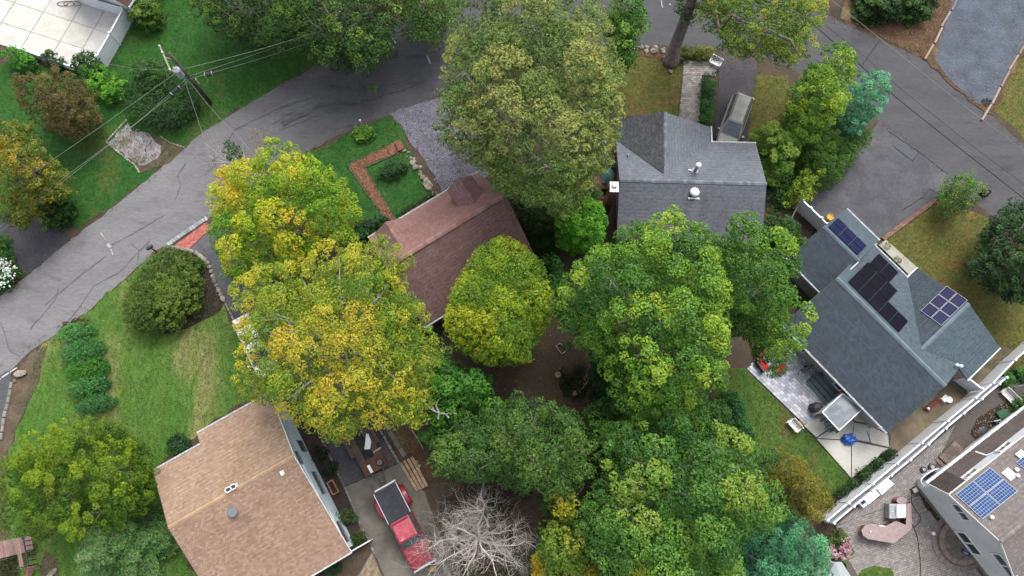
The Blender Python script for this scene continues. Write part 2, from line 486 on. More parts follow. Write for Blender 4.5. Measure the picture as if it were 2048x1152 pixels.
def shrub(name, label, poly_px, h, pal, z0=0.05, zm=None, cat='shrub', group='garden shrubs', seed=0, leaf=0.12, cr=0.28, dens=140, lobe=0.9, depth=0.35, edge=0.6, **kw):
    zm = h * 0.45 if zm is None else zm
    o, _ = foliage_obj(name, WL(poly_px, zm), z0, zm, h, pal, label=label, cat=cat, group=group, seed=seed, leaf=leaf, cr=cr, dens=dens, lobe=lobe, depth=depth, edge=edge, **kw)
    return o
def disc(cx, cy, rx, ry=None, n=14, rot=0.0, jit=0.06, seed=0):
    rng = random.Random(seed + int(cx)); ry = ry or rx; o = []
    for i in range(n):
        t = 2 * math.pi * i / n; k = 1 + rng.uniform(-jit, jit)
        x, y = math.cos(t) * rx * k, math.sin(t) * ry * k
        o.append((cx + x * math.cos(rot) - y * math.sin(rot), cy + x * math.sin(rot) + y * math.cos(rot)))
    return o

def scatter(name, poly, per_m2, pal, size, h=0.0, z=0.03, seed=0, kind='stuff', flat=True, label=None, cat=None, asp=0.6, m=None, mask=None):
    """loose small faces over a ground polygon: grass blades (h > 0) or fallen leaves"""
    rng = np.random.default_rng(seed)
    poly = np.array([(p[0], p[1]) for p in poly]); lo, hi = poly.min(0), poly.max(0)
    n = int((hi[0] - lo[0]) * (hi[1] - lo[1]) * per_m2)
    P = rng.uniform(lo, hi, (n, 2)); P = P[in_poly(P, poly)]
    if mask is not None: P = P[mask(P)]
    n = len(P)
    if n == 0: return None
    C = np.column_stack([P, np.full(n, z) + rng.uniform(0, 0.02, n)])
    if h > 0:
        N = rng.normal(size=(n, 3)); N[:, 2] = np.abs(N[:, 2]) * 0.5 + 0.45; C[:, 2] += h * 0.3
    else:
        N = rng.normal(size=(n, 3)) * 0.25; N[:, 2] = 1
    pal = np.array(pal); col = pal[rng.integers(0, len(pal), n)] * rng.uniform(0.7, 1.3, n)[:, None]
    org = Vector((P[:, 0].mean(), P[:, 1].mean(), 0))
    me = leaf_mesh(name, C, N, size, asp, col, org, rng)
    return link_mesh(me, name, m or M_LEAF, None, org, label, cat, None, kind)
# ================================================================ ground, roads, lawns
M_SOIL = mat('bare_soil', K(88, 72, 58), K(104, 88, 70), K(72, 62, 48), s=0.7, fine=0.4, fs=26, bump=0.02)
M_MULCH = mat('mulch', K(58, 46, 44), K(76, 60, 54), s=1.5, fine=0.55, fs=18, bump=0.04, bs=16)
M_LEAFMULCH = mat('leaf_mulch', K(120, 88, 62), K(96, 76, 52), K(140, 120, 84), s=1.2, fine=0.5, fs=16, bump=0.04)
M_DRYDIRT = mat('dry_verge', K(120, 104, 84), K(96, 84, 66), s=1.0, fine=0.4, fs=22)
M_LAWN = mat('green_lawn', K(44, 104, 26), K(58, 116, 34), K(86, 110, 44), s=0.8, s2=3.0, fine=0.42, fs=9, bump=0.03, bs=14)
M_LAWNDRY = mat('patchy_lawn', K(84, 132, 40), K(114, 144, 60), K(148, 152, 88), s=0.35, s2=3.0, fine=0.42, fs=9, bump=0.03, bs=14, stretch=(0.95, 1.0, 0.35), t3=(0.48, 0.66), s3=0.35)
M_LAWNOLIVE = mat('olive_lawn', K(104, 112, 44), K(124, 116, 54), K(140, 112, 66), s=0.6, s2=3.0, fine=0.42, fs=9, bump=0.03, bs=14)
M_LAWNBACK = mat('back_lawn', K(76, 116, 34), K(98, 126, 44), K(110, 104, 50), s=0.7, s2=3.0, fine=0.42, fs=9, bump=0.03, bs=14)
M_GRAVEL = mat('grey_gravel', K(140, 140, 154), K(116, 114, 126), K(116, 102, 92), s=0.8, fine=0.45, fs=22, bump=0.02, t3=(0.58, 0.7))
M_GRAVELPALE = mat('pale_gravel', K(190, 186, 190), K(160, 150, 146), K(140, 124, 98), s=1.0, fine=0.4, fs=20, t3=(0.5, 0.62), s3=0.5)
M_GRAVELBLUE = mat('bluestone_gravel', K(104, 114, 128), K(88, 96, 108), K(128, 118, 112), s=0.7, fine=0.35, fs=24, t3=(0.6, 0.72))
M_DRIVE = mat('worn_asphalt', K(106, 107, 112), K(90, 91, 97), K(120, 121, 126), s=0.6, s2=4.0, fine=0.2, fs=14)
M_DRIVEDARK = mat('dark_asphalt', K(92, 90, 94), K(78, 76, 82), K(112, 104, 104), s=0.6, s2=5.0, fine=0.28, fs=14)
M_DRIVECONC = mat('stained_concrete', K(142, 136, 122), K(118, 114, 104), K(96, 92, 84), s=0.4, s2=1.5, fine=0.2, fs=20, t3=(0.52, 0.7), s3=0.45)
M_SIDECONC = mat('side_yard_concrete', K(150, 136, 112), K(122, 110, 90), K(98, 94, 78), s=0.6, s2=2.0, fine=0.25, fs=22, t3=(0.5, 0.68), s3=0.5)
M_CRACK = mat('tar_crack', K(100, 97, 99), K(118, 115, 117), s=2, fine=0.3)
M_SEAM = mat('asphalt_seam', K(60, 62, 68), fine=0.3)
M_MARK = mat('worn_road_paint', K(214, 216, 220), K(178, 176, 180), s=5, fine=0.2)

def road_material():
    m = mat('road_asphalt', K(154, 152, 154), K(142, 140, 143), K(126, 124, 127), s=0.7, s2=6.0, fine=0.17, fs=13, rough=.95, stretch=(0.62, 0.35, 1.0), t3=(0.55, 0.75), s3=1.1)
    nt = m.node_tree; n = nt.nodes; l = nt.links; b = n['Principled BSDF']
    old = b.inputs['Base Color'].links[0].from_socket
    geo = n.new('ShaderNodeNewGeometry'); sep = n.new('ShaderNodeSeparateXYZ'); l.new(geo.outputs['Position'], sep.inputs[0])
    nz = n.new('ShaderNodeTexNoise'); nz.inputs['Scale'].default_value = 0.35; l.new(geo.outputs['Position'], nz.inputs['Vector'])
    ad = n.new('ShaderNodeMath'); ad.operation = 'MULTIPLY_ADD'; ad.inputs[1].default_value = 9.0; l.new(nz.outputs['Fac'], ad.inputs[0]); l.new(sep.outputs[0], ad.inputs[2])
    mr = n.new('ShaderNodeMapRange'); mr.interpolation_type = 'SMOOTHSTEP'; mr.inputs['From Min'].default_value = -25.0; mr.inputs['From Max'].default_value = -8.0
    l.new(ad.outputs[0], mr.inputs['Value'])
    mx = n.new('ShaderNodeMix'); mx.data_type = 'RGBA'; mx.blend_type = 'MULTIPLY'; mx.inputs[7].default_value = (0.42, 0.435, 0.45, 1)     # street darkens to the right, tree shade painted into the asphalt colour
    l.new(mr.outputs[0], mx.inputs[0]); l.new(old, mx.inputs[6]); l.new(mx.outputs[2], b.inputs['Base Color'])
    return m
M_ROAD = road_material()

MB().face([(-400, -400, 0), (400, -400, 0), (400, 400, 0), (-400, 400, 0)]).build('ground', M_SOIL, kind='structure', origin=Vector((0, 0, 0)))

road_top = [(-120, 690), (0, 592), (30, 572), (130, 488), (180, 450), (255, 393), (330, 330), (400, 268), (460, 230), (520, 195), (640, 128), (760, 62), (900, 0), (1100, -60), (1330, -70), (1480, -50), (1600, 0), (1690, 48), (1770, 84), (1850, 122), (1960, 212), (2048, 290), (2200, 430)]
road_bot = [(2200, 650), (2020, 456), (1960, 414), (1893, 348), (1780, 258), (1690, 195), (1630, 158), (1560, 130), (1500, 112), (1420, 100), (1290, 88), (1180, 95), (1050, 120), (940, 165), (880, 190), (800, 222), (720, 250), (640, 290), (560, 335), (480, 385), (410, 440), (340, 490), (308, 503), (250, 558), (190, 610), (130, 655), (60, 702), (25, 735), (-120, 860)]
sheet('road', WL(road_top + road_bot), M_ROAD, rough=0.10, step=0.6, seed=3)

lawn_a = WL([(-120, 130), (200, 132), (262, 10), (400, -40), (760, 52), (639, 128), (517, 193), (399, 267), (253, 392), (160, 455), (60, 425), (-120, 450)])
sheet('lawn', lawn_a, M_LAWN, rough=0.16, seed=4)
lawn_b = WL([(303, 507), (246, 560), (186, 613), (128, 658), (86, 690), (62, 740), (55, 800), (20, 900), (5, 1000), (-30, 1240), (440, 1240), (340, 1060), (310, 940), (400, 862), (500, 795), (490, 705), (440, 592), (385, 508)])
sheet('lawn', lawn_b, M_LAWNDRY, rough=0.2, seed=5)
lawn_c = WL([(600, 318), (640, 296), (720, 256), (776, 232), (800, 250), (812, 290), (872, 385), (800, 440), (720, 465), (660, 400)])
sheet('lawn', lawn_c, M_LAWN, rough=0.12, seed=6)
lawn_d = WL([(1236, 112), (1290, 112), (1345, 125), (1368, 130), (1362, 245), (1236, 245)])
sheet('lawn', lawn_d, M_LAWNOLIVE, rough=0.15, seed=7)
lawn_e = WL([(1510, 150), (1575, 150), (1610, 282), (1560, 300), (1492, 292)])
sheet('lawn', lawn_e, M_LAWNOLIVE, rough=0.12, seed=8)
lawn_f = WL([(1762, 486), (1872, 404), (1960, 428), (2010, 460), (2200, 660), (2200, 720), (1985, 745), (1900, 700), (1826, 545)])
sheet('lawn', lawn_f, M_LAWNOLIVE, rough=0.1, seed=9)
lawn_g = WL([(1440, 735), (1492, 737), (1600, 850), (1697, 948), (1700, 970), (1650, 1012), (1500, 930), (1420, 820)])
sheet('lawn', lawn_g, M_LAWNBACK, rough=0.05, seed=10)
lawn_h = WL([(2060, 85), (1984, 216), (2048, 276), (2200, 410), (2200, 40)])
sheet('lawn', lawn_h, M_LAWNOLIVE, rough=0.12, seed=11)

# bare and dry patches
sheet('dirt_yard', WL([(985, 735), (1050, 690), (1065, 650), (1120, 640), (1160, 680), (1180, 760), (1180, 830), (1100, 840), (1010, 800)]), mat('yard_dirt', K(98, 82, 60), K(82, 70, 52), K(104, 98, 62), s=0.7, fine=0.35, fs=20, bump=0.02), rough=0.25, seed=12)
sheet('mulch_bed', WL([(330, 502), (372, 500), (412, 520), (440, 565), (456, 604), (430, 628), (404, 640), (372, 656), (338, 668), (310, 664), (312, 630)]), M_MULCH, rough=0.12, step=.4, seed=13)
sheet('mulch_bed', WL([(560, 820), (640, 850), (652, 890), (690, 975), (720, 1055), (660, 1140), (600, 1180), (540, 1100)]), M_MULCH, rough=0.08, seed=14)
sheet('mulch_bed', WL([(765, 860), (830, 862), (848, 905), (866, 945), (858, 975), (810, 930)]), M_LEAFMULCH, rough=0.2, seed=15)
sheet('mulch_bed', WL([(1680, 36), (1700, -40), (1930, -60), (1905, 10), (1855, 114), (1780, 84)]), M_LEAFMULCH, rough=0.15, seed=16)
sheet('mulch_bed', WL([(1588, 455), (1612, 415), (1650, 455), (1640, 470), (1610, 490), (1560, 500)]), M_MULCH, rough=0.1, seed=17)
sheet('dry_verge', WL([(60, 704), (95, 690), (80, 760), (60, 800), (25, 880), (0, 960), (-20, 960), (5, 850), (20, 780), (30, 740)]), M_DRYDIRT, rough=0.2, seed=18)
sheet('dry_verge', WL([(-30, 1000), (10, 1000), (20, 1060), (10, 1080), (-30, 1085)]), M_DRYDIRT, rough=0.2, seed=19)
sheet('dry_verge', WL([(88, 1105), (112, 1118), (118, 1160), (95, 1165), (80, 1140)]), M_DRYDIRT, rough=0.2, seed=20)
sheet('dry_verge', WL([(270, 258), (330, 278), (368, 292), (340, 325), (282, 348), (262, 320)]), M_DRYDIRT, rough=0.12, seed=21)
sheet('dry_verge', WL([(1245, 92), (1345, 100), (1375, 118), (1350, 130), (1290, 112), (1245, 112)]), M_LEAFMULCH, rough=0.15, seed=22)

# driveways and parking pads
sheet('driveway', WL([(-60, 440), (40, 425), (108, 452), (142, 480), (52, 552), (30, 530), (-60, 540)]), M_DRIVEDARK, seed=23, rough=0.05)
sheet('parking_pad', WL([(255, 246), (216, 285), (282, 334), (318, 318), (322, 292), (300, 268), (268, 262)]), M_GRAVELPALE, rough=0.15, step=0.5, seed=24)
sheet('driveway', WL([(350, 492), (412, 446), (490, 470), (540, 560), (640, 700), (690, 780), (600, 800), (545, 800), (490, 700), (440, 580), (404, 510)]), M_DRIVE, seed=25)
sheet('driveway', WL([(600, 795), (690, 772), (765, 864), (797, 925), (690, 972), (650, 890)]), M_DRIVEDARK, seed=26)
sheet('driveway', WL([(797, 926), (850, 985), (872, 1050), (980, 1230), (800, 1230), (752, 1112), (722, 1060), (690, 974)]), M_DRIVECONC, seed=27)
sheet('driveway', WL([(776, 226), (880, 194), (960, 240), (980, 350), (955, 365), (885, 388), (862, 340), (826, 290), (800, 250)]), M_GRAVEL, rough=0.12, step=0.5, seed=28)
sheet('driveway', WL([(1437, 108), (1516, 118), (1512, 150), (1500, 230), (1492, 292), (1428, 292), (1430, 230), (1437, 190)]), M_DRIVEDARK, rough=0.06, seed=29)
sheet('driveway', WL([(1757, 242), (1893, 346), (1908, 372), (1868, 399), (1765, 478), (1700, 478), (1640, 452), (1592, 400), (1640, 380), (1690, 330), (1736, 270)]), M_DRIVE, rough=0.04, seed=30)
sheet('patched_asphalt', WL([(1782, 290), (1797, 271), (1838, 304), (1824, 322)]), mat('asphalt_patch', K(100, 104, 110), fine=0.2), seed=31)
sheet('dry_verge', WL([(1838, 112), (1915, -40), (1990, -40), (2062, 80), (1986, 226), (1950, 214)]), M_LEAFMULCH, rough=0.2, seed=40)
sheet('parking_lot', WL([(1924, -60), (2140, -60), (2050, 82), (1981, 212), (1950, 205), (1890, 150), (1868, 118)]), M_GRAVELBLUE, rough=0.08, seed=32)
sheet('driveway', WL([(-60, 790), (14, 742), (24, 745), (18, 790), (4, 850), (-60, 980)]), M_DRIVE, seed=33)
sheet('side_yard', WL([(1715, 800), (1995, 690), (2028, 700), (2012, 742), (1800, 905), (1776, 896)]), M_SIDECONC, seed=34)
sheet('planting_strip', WL([(1702, 958), (1778, 897), (1800, 905), (1668, 1035), (1650, 1012)]), M_MULCH, seed=35, rough=0.05)

# cracks, seams and painted marks
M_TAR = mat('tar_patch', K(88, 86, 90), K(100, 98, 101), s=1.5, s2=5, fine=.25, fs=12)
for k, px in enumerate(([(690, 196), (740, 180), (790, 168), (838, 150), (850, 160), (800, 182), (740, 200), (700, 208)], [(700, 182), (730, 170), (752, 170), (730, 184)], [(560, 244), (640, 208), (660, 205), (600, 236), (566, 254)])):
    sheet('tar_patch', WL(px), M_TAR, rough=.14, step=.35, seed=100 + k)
def strip(mb, pts, w, z, jit=0.0, rng=random.Random(7)):
    p = []
    for a, b in zip(pts, pts[1:]):
        k = max(1, int((b - a).length / 0.35))
        for i in range(k): p.append(a.lerp(b, i / k) + Vector((rng.uniform(-jit, jit), rng.uniform(-jit, jit), 0)))
    p.append(pts[-1])
    for a, b in zip(p, p[1:]):
        d = (b - a).normalized(); s = Vector((-d.y, d.x, 0)) * w * rng.uniform(0.5, 1.0) / 2
        mb.face([(q.x, q.y, z) for q in (a - s, b - s, b + s, a + s)])
zc = SHEET[0]; SHEET[0] += 0.0016
mb = MB()
for line in ([(0, 640), (12, 670), (20, 700), (42, 715)], [(220, 492), (262, 470), (330, 430)], [(262, 488), (278, 500), (276, 520)], [(278, 500), (305, 490)],
             [(415, 330), (440, 310), (470, 260), (560, 215), (640, 190)], [(410, 350), (430, 330), (428, 300)], [(545, 250), (600, 215), (700, 170), (800, 130)], [(90, 610), (150, 560), (215, 510)], [(140, 640), (190, 570), (240, 545), (300, 480)], [(350, 400), (362, 372), (356, 350), (372, 326)], [(60, 660), (110, 600), (118, 575)], [(640, 215), (700, 200), (760, 172), (850, 150)], [(600, 190), (660, 172), (720, 130)], [(560, 260), (680, 215), (740, 190)]):
    strip(mb, WL(line), 0.045, zc, 0.05)
mb.build('road_cracks', M_CRACK, kind='structure')
zc = SHEET[0]; SHEET[0] += 0.0016
mb = MB()
for line in ([(1724, 130), (1760, 80)], [(1785, 292), (1824, 322), (1838, 304)], [(1805, 420), (1845, 395), (1858, 378), (1890, 395)], [(690, 973), (797, 926)], [(1775, 262), (1838, 305), (1893, 348)]):
    strip(mb, WL(line), 0.08, zc, 0.03)
mb.build('asphalt_seams', M_SEAM, kind='structure')
zc = SHEET[0]; SHEET[0] += 0.0016
mb = MB()
for line, w in (([(216, 488), (222, 496)], .3), ([(202, 466), (212, 480)], .1), ([(222, 498), (227, 510)], .12), ([(855, 112), (861, 128)], .14), ([(783, 74), (792, 88)], .1), ([(1322, 2), (1325, 16)], .1), ([(1338, 8), (1341, 11)], .18)):
    strip(mb, WL(line), w, zc, 0.02)
mb.build('utility_paint_marks', M_MARK, kind='structure')

# grass blades and fallen leaves
GP = {'a': [K(62, 124, 32), K(46, 102, 24), K(82, 128, 44)], 'b': [K(104, 152, 54), K(72, 122, 36), K(160, 160, 96), K(60, 108, 34)], 'o': [K(122, 130, 50), K(104, 122, 42), K(142, 134, 66)], 'g': [K(84, 112, 42), K(100, 118, 50), K(72, 98, 36)]}
for pl, pk, sd in ((lawn_a, 'a', 1), (lawn_b, 'b', 2), (lawn_c, 'a', 3), (lawn_d, 'o', 4), (lawn_e, 'o', 5), (lawn_f, 'o', 6), (lawn_g, 'g', 7), (lawn_h, 'o', 8)):
    scatter('grass', pl, 80 if pk == 'b' else 85, GP[pk], 0.125, h=0.07, z=0.10, seed=sd, asp=0.3)
LP = [K(150, 110, 60), K(120, 82, 50), K(170, 140, 60), K(96, 74, 54)]
def verge(px, w):
    q = WL(px); return [p + Vector((0, -w, 0)) for p in q] + [p + Vector((0, w, 0)) for p in reversed(q)]
for k, (px, w, dn) in enumerate(((road_top[2:12], .45, 7), (road_bot[12:-1], .5, 6), (road_top[16:22], .6, 9), (road_bot[2:10], .5, 7))):
    scatter('fallen_leaves', verge(px, w), dn, LP + [K(70, 60, 46), K(110, 96, 70)], 0.12, z=0.09, seed=90 + k)
scatter('fallen_leaves', lawn_b, .5, LP, .1, z=.16, seed=95); scatter('fallen_leaves', lawn_c, .8, LP, .1, z=.16, seed=96); scatter('fallen_leaves', lawn_d, 2.2, LP, .1, z=.16, seed=97); scatter('fallen_leaves', lawn_f, .6, LP, .1, z=.16, seed=98)
for k, (pl, dn) in enumerate(((WL([(1240, 85), (1530, 90), (1520, 150), (1430, 140), (1240, 125)]), 7), (WL([(870, 190), (1000, 200), (990, 360), (900, 330)]), 10), (WL([(1680, 36), (1905, 0), (1855, 114), (1780, 84)]), 14),
        (WL([(770, 865), (830, 865), (866, 945), (858, 975)]), 22), (WL([(985, 735), (1060, 650), (1160, 660), (1200, 840), (1010, 800)]), 5), (WL([(640, 780), (760, 850), (790, 930), (690, 980)]), 3), (WL([(400, 480), (560, 640), (560, 780), (480, 700)]), 3), (WL([(560, 100), (900, 90), (880, 200), (560, 190)]), 0.6), (WL([(1040, 500), (1120, 520), (1130, 640), (1080, 640)]), 10), (WL([(1585, 415), (1650, 455), (1600, 495), (1560, 500)]), 10))):
    scatter('fallen_leaves', pl, dn, LP, 0.13, z=SHEET[0] + 0.01, seed=40 + k)
GRV = [K(168, 168, 182), K(110, 110, 122), K(84, 84, 94), K(190, 190, 200)]
scatter('gravel', WL([(790, 240), (870, 205), (930, 330), (955, 360), (885, 385)]), 26, GRV, 0.09, z=SHEET[0] + 0.01, seed=60, asp=0.9)
scatter('gravel', WL([(1930, 0), (2048, 0), (2048, 85), (1980, 205), (1890, 140)]), 4, [K(136, 146, 160), K(80, 88, 100), K(180, 186, 196)], 0.09, z=SHEET[0] + 0.01, seed=61, asp=0.9)
scatter('gravel', WL([(255, 250), (220, 285), (282, 330), (315, 315), (300, 270)]), 26, [K(206, 204, 206), K(150, 146, 150), K(120, 112, 108)], 0.09, z=SHEET[0] + 0.01, seed=62, asp=0.9)
# ================================================================ houses
def frame_from(a, b, ze):
    A, B = W(*a, ze), W(*b, ze); u = (B - A); u.z = 0; u.normalize(); v = Vector((-u.y, u.x, 0))
    o = Vector((A.x, A.y, 0))
    return (lambda x, y, z: o + u * x + v * y + Vector((0, 0, z))), u, v
def Wp(px, py, p0, n):
    """the point of a plane seen at a pixel"""
    e = Vector((0, 0, CAM_H)); d = W(px, py, 0) - e
    return e + d * ((Vector(p0) - e).dot(n) / d.dot(n))

class Roof:
    def __init__(s, house, pal, expo=0.14, tab=0.22, seed=1, thick=0.16):
        s.h, s.pal, s.expo, s.tab, s.rng, s.th = house, pal, expo, tab, random.Random(seed), thick
        s.slab, s.sh, s.caps = MB(), MB(), []
    def slope(s, pts, eave, pal=None, patch=None):
        pts = [Vector(p) for p in pts]; u = Vector(eave).normalized()
        n = (pts[1] - pts[0]).cross(pts[2] - pts[0]).normalized()
        if n.z < 0: n = -n; pts = pts[::-1]
        u = (u - n * u.dot(n)).normalized(); v = n.cross(u)
        if v.z < 0: u = -u; v = -v
        o = pts[0]
        pts = [p - Vector((0, 0, (p - o).dot(n) / n.z)) for p in pts]
        top = [p - n * 0.004 for p in pts]; bot = [p - Vector((0, 0, s.th)) for p in pts]
        s.slab.face(top); s.slab.face(bot[::-1])
        for i in range(len(pts)):
            j = (i + 1) % len(pts); s.slab.face([top[j], top[i], bot[i], bot[j]])
        loc = ccw([((p - o).dot(u), (p - o).dot(v)) for p in pts])
        x0, x1 = min(p[0] for p in loc), max(p[0] for p in loc); y0, y1 = min(p[1] for p in loc), max(p[1] for p in loc)
        y = y0; r = 0; rng = s.rng; P = [tuple(.55 * a_ + .45 * b_ for a_, b_ in zip(c_, (pal or s.pal)[0])) for c_ in (pal or s.pal)]
        while y < y1:
            x = x0 - (s.tab / 2 if r % 2 else 0); rk = (1.05 if r % 2 else 0.95) * rng.uniform(.985, 1.015)
            while x < x1:
                w = s.tab
                q = clip_poly([(x + .012, y), (x + w - .012, y), (x + w - .012, y + s.expo), (x + .012, y + s.expo)], loc)
                if len(q) >= 3 and area(q) > 0.0015:
                    c = rng.choice(P); k = rk * rng.uniform(0.94, 1.06)
                    if patch: k *= patch(o + u * x + v * y)
                    s.sh.face([o + u * a + v * b + n * (0.004 + 0.02 * (1 - (b - y) / s.expo)) for a, b in q], tuple(z * k for z in c))
                x += w
            y += s.expo; r += 1
        return n
    def ridge(s, a, b, w=0.16, c=None):
        a, b = Vector(a), Vector(b); d = (b - a); L = d.length; d.normalize(); side = d.cross(Vector((0, 0, 1))).normalized()
        k = max(1, int(L / 0.3)); cap = MB(); s.caps.append(cap)
        for i in range(k):
            p = a + d * (L * i / k); q = a + d * (L * (i + 1) / k + 0.004); cc = c or s.rng.choice(s.pal); f = s.rng.uniform(1.0, 1.22); cc = tuple(z * f for z in cc)
            for sg in (-1, 1):
                cap.face([p + Vector((0, 0, .05)), q + Vector((0, 0, .035)), q + side * sg * w - Vector((0, 0, .04)), p + side * sg * w - Vector((0, 0, .025))][::sg], cc)
    def done(s):
        s.obj = s.slab.build('roof', M_ROOFDECK, s.h)
        s.sh.build('shingle', M_SHINGLE, s.obj, kind='stuff', origin=world_loc(s.obj))
        for cp_ in s.caps: cp_.build('ridge_cap', M_SHINGLE, s.obj, origin=world_loc(s.obj))
        return s.obj
M_ROOFDECK = mat('roof_deck', (0.10, 0.09, 0.085), fine=0.2)
def gutter(house, a, b, w=0.09, brackets=0.9):
    a, b = Vector(a), Vector(b); d = b - a; L = d.length; d.normalize()
    side = Vector((d.y, -d.x, 0)) * w
    mb = MB()
    mb.obox(a + Vector((0, 0, -.12)), d * L, side * 0.15, Vector((0, 0, .13))); mb.obox(a + side * 0.85 + Vector((0, 0, -.12)), d * L, side * 0.15, Vector((0, 0, .13)))
    mb.obox(a + Vector((0, 0, -.12)) + side * 0.15, d * L, side * 0.7, Vector((0, 0, .03)))
    for i in range(int(L / brackets) + 1):
        p = a + d * min(L - .04, i * brackets); mb.obox(p + Vector((0, 0, 0.012)) - side * .3, d * 0.04, side * 1.3, Vector((0, 0, .02)))
    return mb.build('gutter', M_WHITE, house)
def window(house, p, du, h, out, panes=1, fr=0.07, m=None, vert=(0, 0, 1)):
    """window on a wall: p lower corner, du along the wall, out the outward normal"""
    p, du, out = Vector(p), Vector(du), Vector(out).normalized(); hz = Vector(vert) * h; L = du.length; d = du.normalized(); hv = Vector(vert)
    mb = MB()
    mb.obox(p - d * fr, d * fr, hz, out * 0.06).obox(p + du, d * fr, hz, out * 0.06).obox(p - d * fr - hv * fr, du + d * 2 * fr, hv * fr, out * 0.10).obox(p - d * fr + hz, du + d * 2 * fr, hv * fr, out * 0.06)
    for k in range(1, panes): mb.obox(p + du * (k / panes) - d * fr / 2, d * fr, hz, out * 0.055)
    w = mb.build('window', m or M_WHITEPAINT, house)
    for k in range(panes):
        a = p + du * (k / panes) + (d * fr / 2 if k else Vector()); b = p + du * ((k + 1) / panes) - (d * fr / 2 if k < panes - 1 else Vector())
        MB().obox(a, b - a, hz, out * 0.015).build('pane', M_GLASS, w, origin=world_loc(w))
    return w
def solar(house, p, du, dv, n, nx, ny, mf, mc, label=None):
    """one panel standing off the roof: frame plus its cells"""
    p, du, dv, n = Vector(p), Vector(du), Vector(dv), Vector(n)
    g = 0.012
    a, b = du.normalized(), dv.normalized()
    o0, A_, B_ = p + a * g + b * g + n * 0.07, du - a * 2 * g, dv - b * 2 * g
    fw = 0.014; mb = MB()
    for q0, e1, e2 in ((o0, A_, b * fw), (o0 + B_ - b * fw, A_, b * fw), (o0 + b * fw, a * fw, B_ - b * 2 * fw), (o0 + A_ - a * fw + b * fw, a * fw, B_ - b * 2 * fw)): mb.obox(q0, e1, e2, n * 0.04)
    o = mb.build('solar_panel', mf, house)
    MB().obox(o0 + a * fw + b * fw + n * 0.004, A_ - a * 2 * fw, B_ - b * 2 * fw, n * 0.024).build('backsheet', M_BACK[mc.name], o, origin=world_loc(o))
    cb = MB(); e = 0.035; q = p + a * e + b * e + n * 0.102; U = du - a * 2 * e; V = dv - b * 2 * e
    for i in range(nx):
        for j in range(ny):
            s = 0.012 if mc is M_PVBRIGHT else 0.005; c0 = q + U * (i / nx) + V * (j / ny)
            x, y = U / nx, V / ny
            k = 1 + 0.06 * math.sin(i * 7.3 + j * 3.1)
            pts = [c0 + a * s + b * s, c0 + x - a * s + b * s, c0 + x + y - a * s - b * s, c0 + y + a * s - b * s]
            if (pts[1] - pts[0]).cross(pts[2] - pts[0]).dot(n) < 0: pts.reverse()
            cb.face(pts, (k, k, k))
    cb.build('solar_cell', mc, o, kind='stuff', origin=world_loc(o))
    return o
M_PVBLACK = mat('black_cells', (0.003, 0.003, 0.007), (0.005, 0.005, 0.010), s=2, fine=0.1, rough=0.5, spec=0.04, attr=True)
M_PVFRAME = mat('black_frame', (0.012, 0.012, 0.015), fine=0.1, rough=0.5, spec=.1)
M_PVBLUE = mat('navy_cells', (0.006, 0.008, 0.032), (0.009, 0.011, 0.042), s=2, fine=0.15, rough=0.5, spec=0.04, attr=True)
M_PVBRIGHT = mat('blue_cells', (0.012, 0.034, 0.10), (0.018, 0.048, 0.135), s=3, fine=0.2, rough=0.5, spec=0.04, attr=True)
M_BACK = {'black_cells': M_PVFRAME, 'navy_cells': mat('navy_back', (.02, .022, .06), fine=.1, rough=.4), 'blue_cells': mat('pale_back', (.14, .19, .28), fine=.1, rough=.4)}
M_ALU = mat('alu_frame', (0.36, 0.37, 0.40), fine=0.05, rough=0.5)

# ---------------------------------------------------------------- red-brown cape house
F, u, v = frame_from((955, 345), (737, 476), 2.8)
red = empty('cape_house', F(5, 4, 0), 'brick-red shingled cape house with two small dormers facing the brick path', 'house', 'houses of the neighbourhood')
PR = [K(172, 132, 126), K(160, 120, 114), K(180, 142, 132)]
PR2 = [K(166, 132, 126), K(154, 120, 114), K(176, 142, 134)]
MB().prism([F(.3, .35, 0), F(9.7, .35, 0), F(9.7, 7.95, 0), F(.3, 7.95, 0)], 0, 2.78).face([F(.3, .35, 2.7), F(.3, 7.95, 2.7), F(.3, 4.15, 6.7)][::-1]).face([F(9.7, .35, 2.7), F(9.7, 7.95, 2.7), F(9.7, 4.15, 6.7)]).build('wall', mat('brown_siding', K(112, 92, 80), K(96, 80, 70), s=1, fine=.2), red)
R = Roof(red, PR, seed=11)
rise = 4.2 / 4.15
R.slope([F(0, 0, 2.8), F(9.95, 0, 2.8), F(9.95, 4.15, 7.0), F(0, 4.15, 7.0)], u)
moss = lambda p: 0.86 + 0.22 * random.random()
R.slope([F(0, 8.3, 2.8), F(9.95, 8.3, 2.8), F(9.95, 4.15, 7.0), F(0, 4.15, 7.0)], u, pal=PR2, patch=moss)
R.ridge(F(0, 4.15, 7.02), F(9.95, 4.15, 7.02), .17)
walls = []
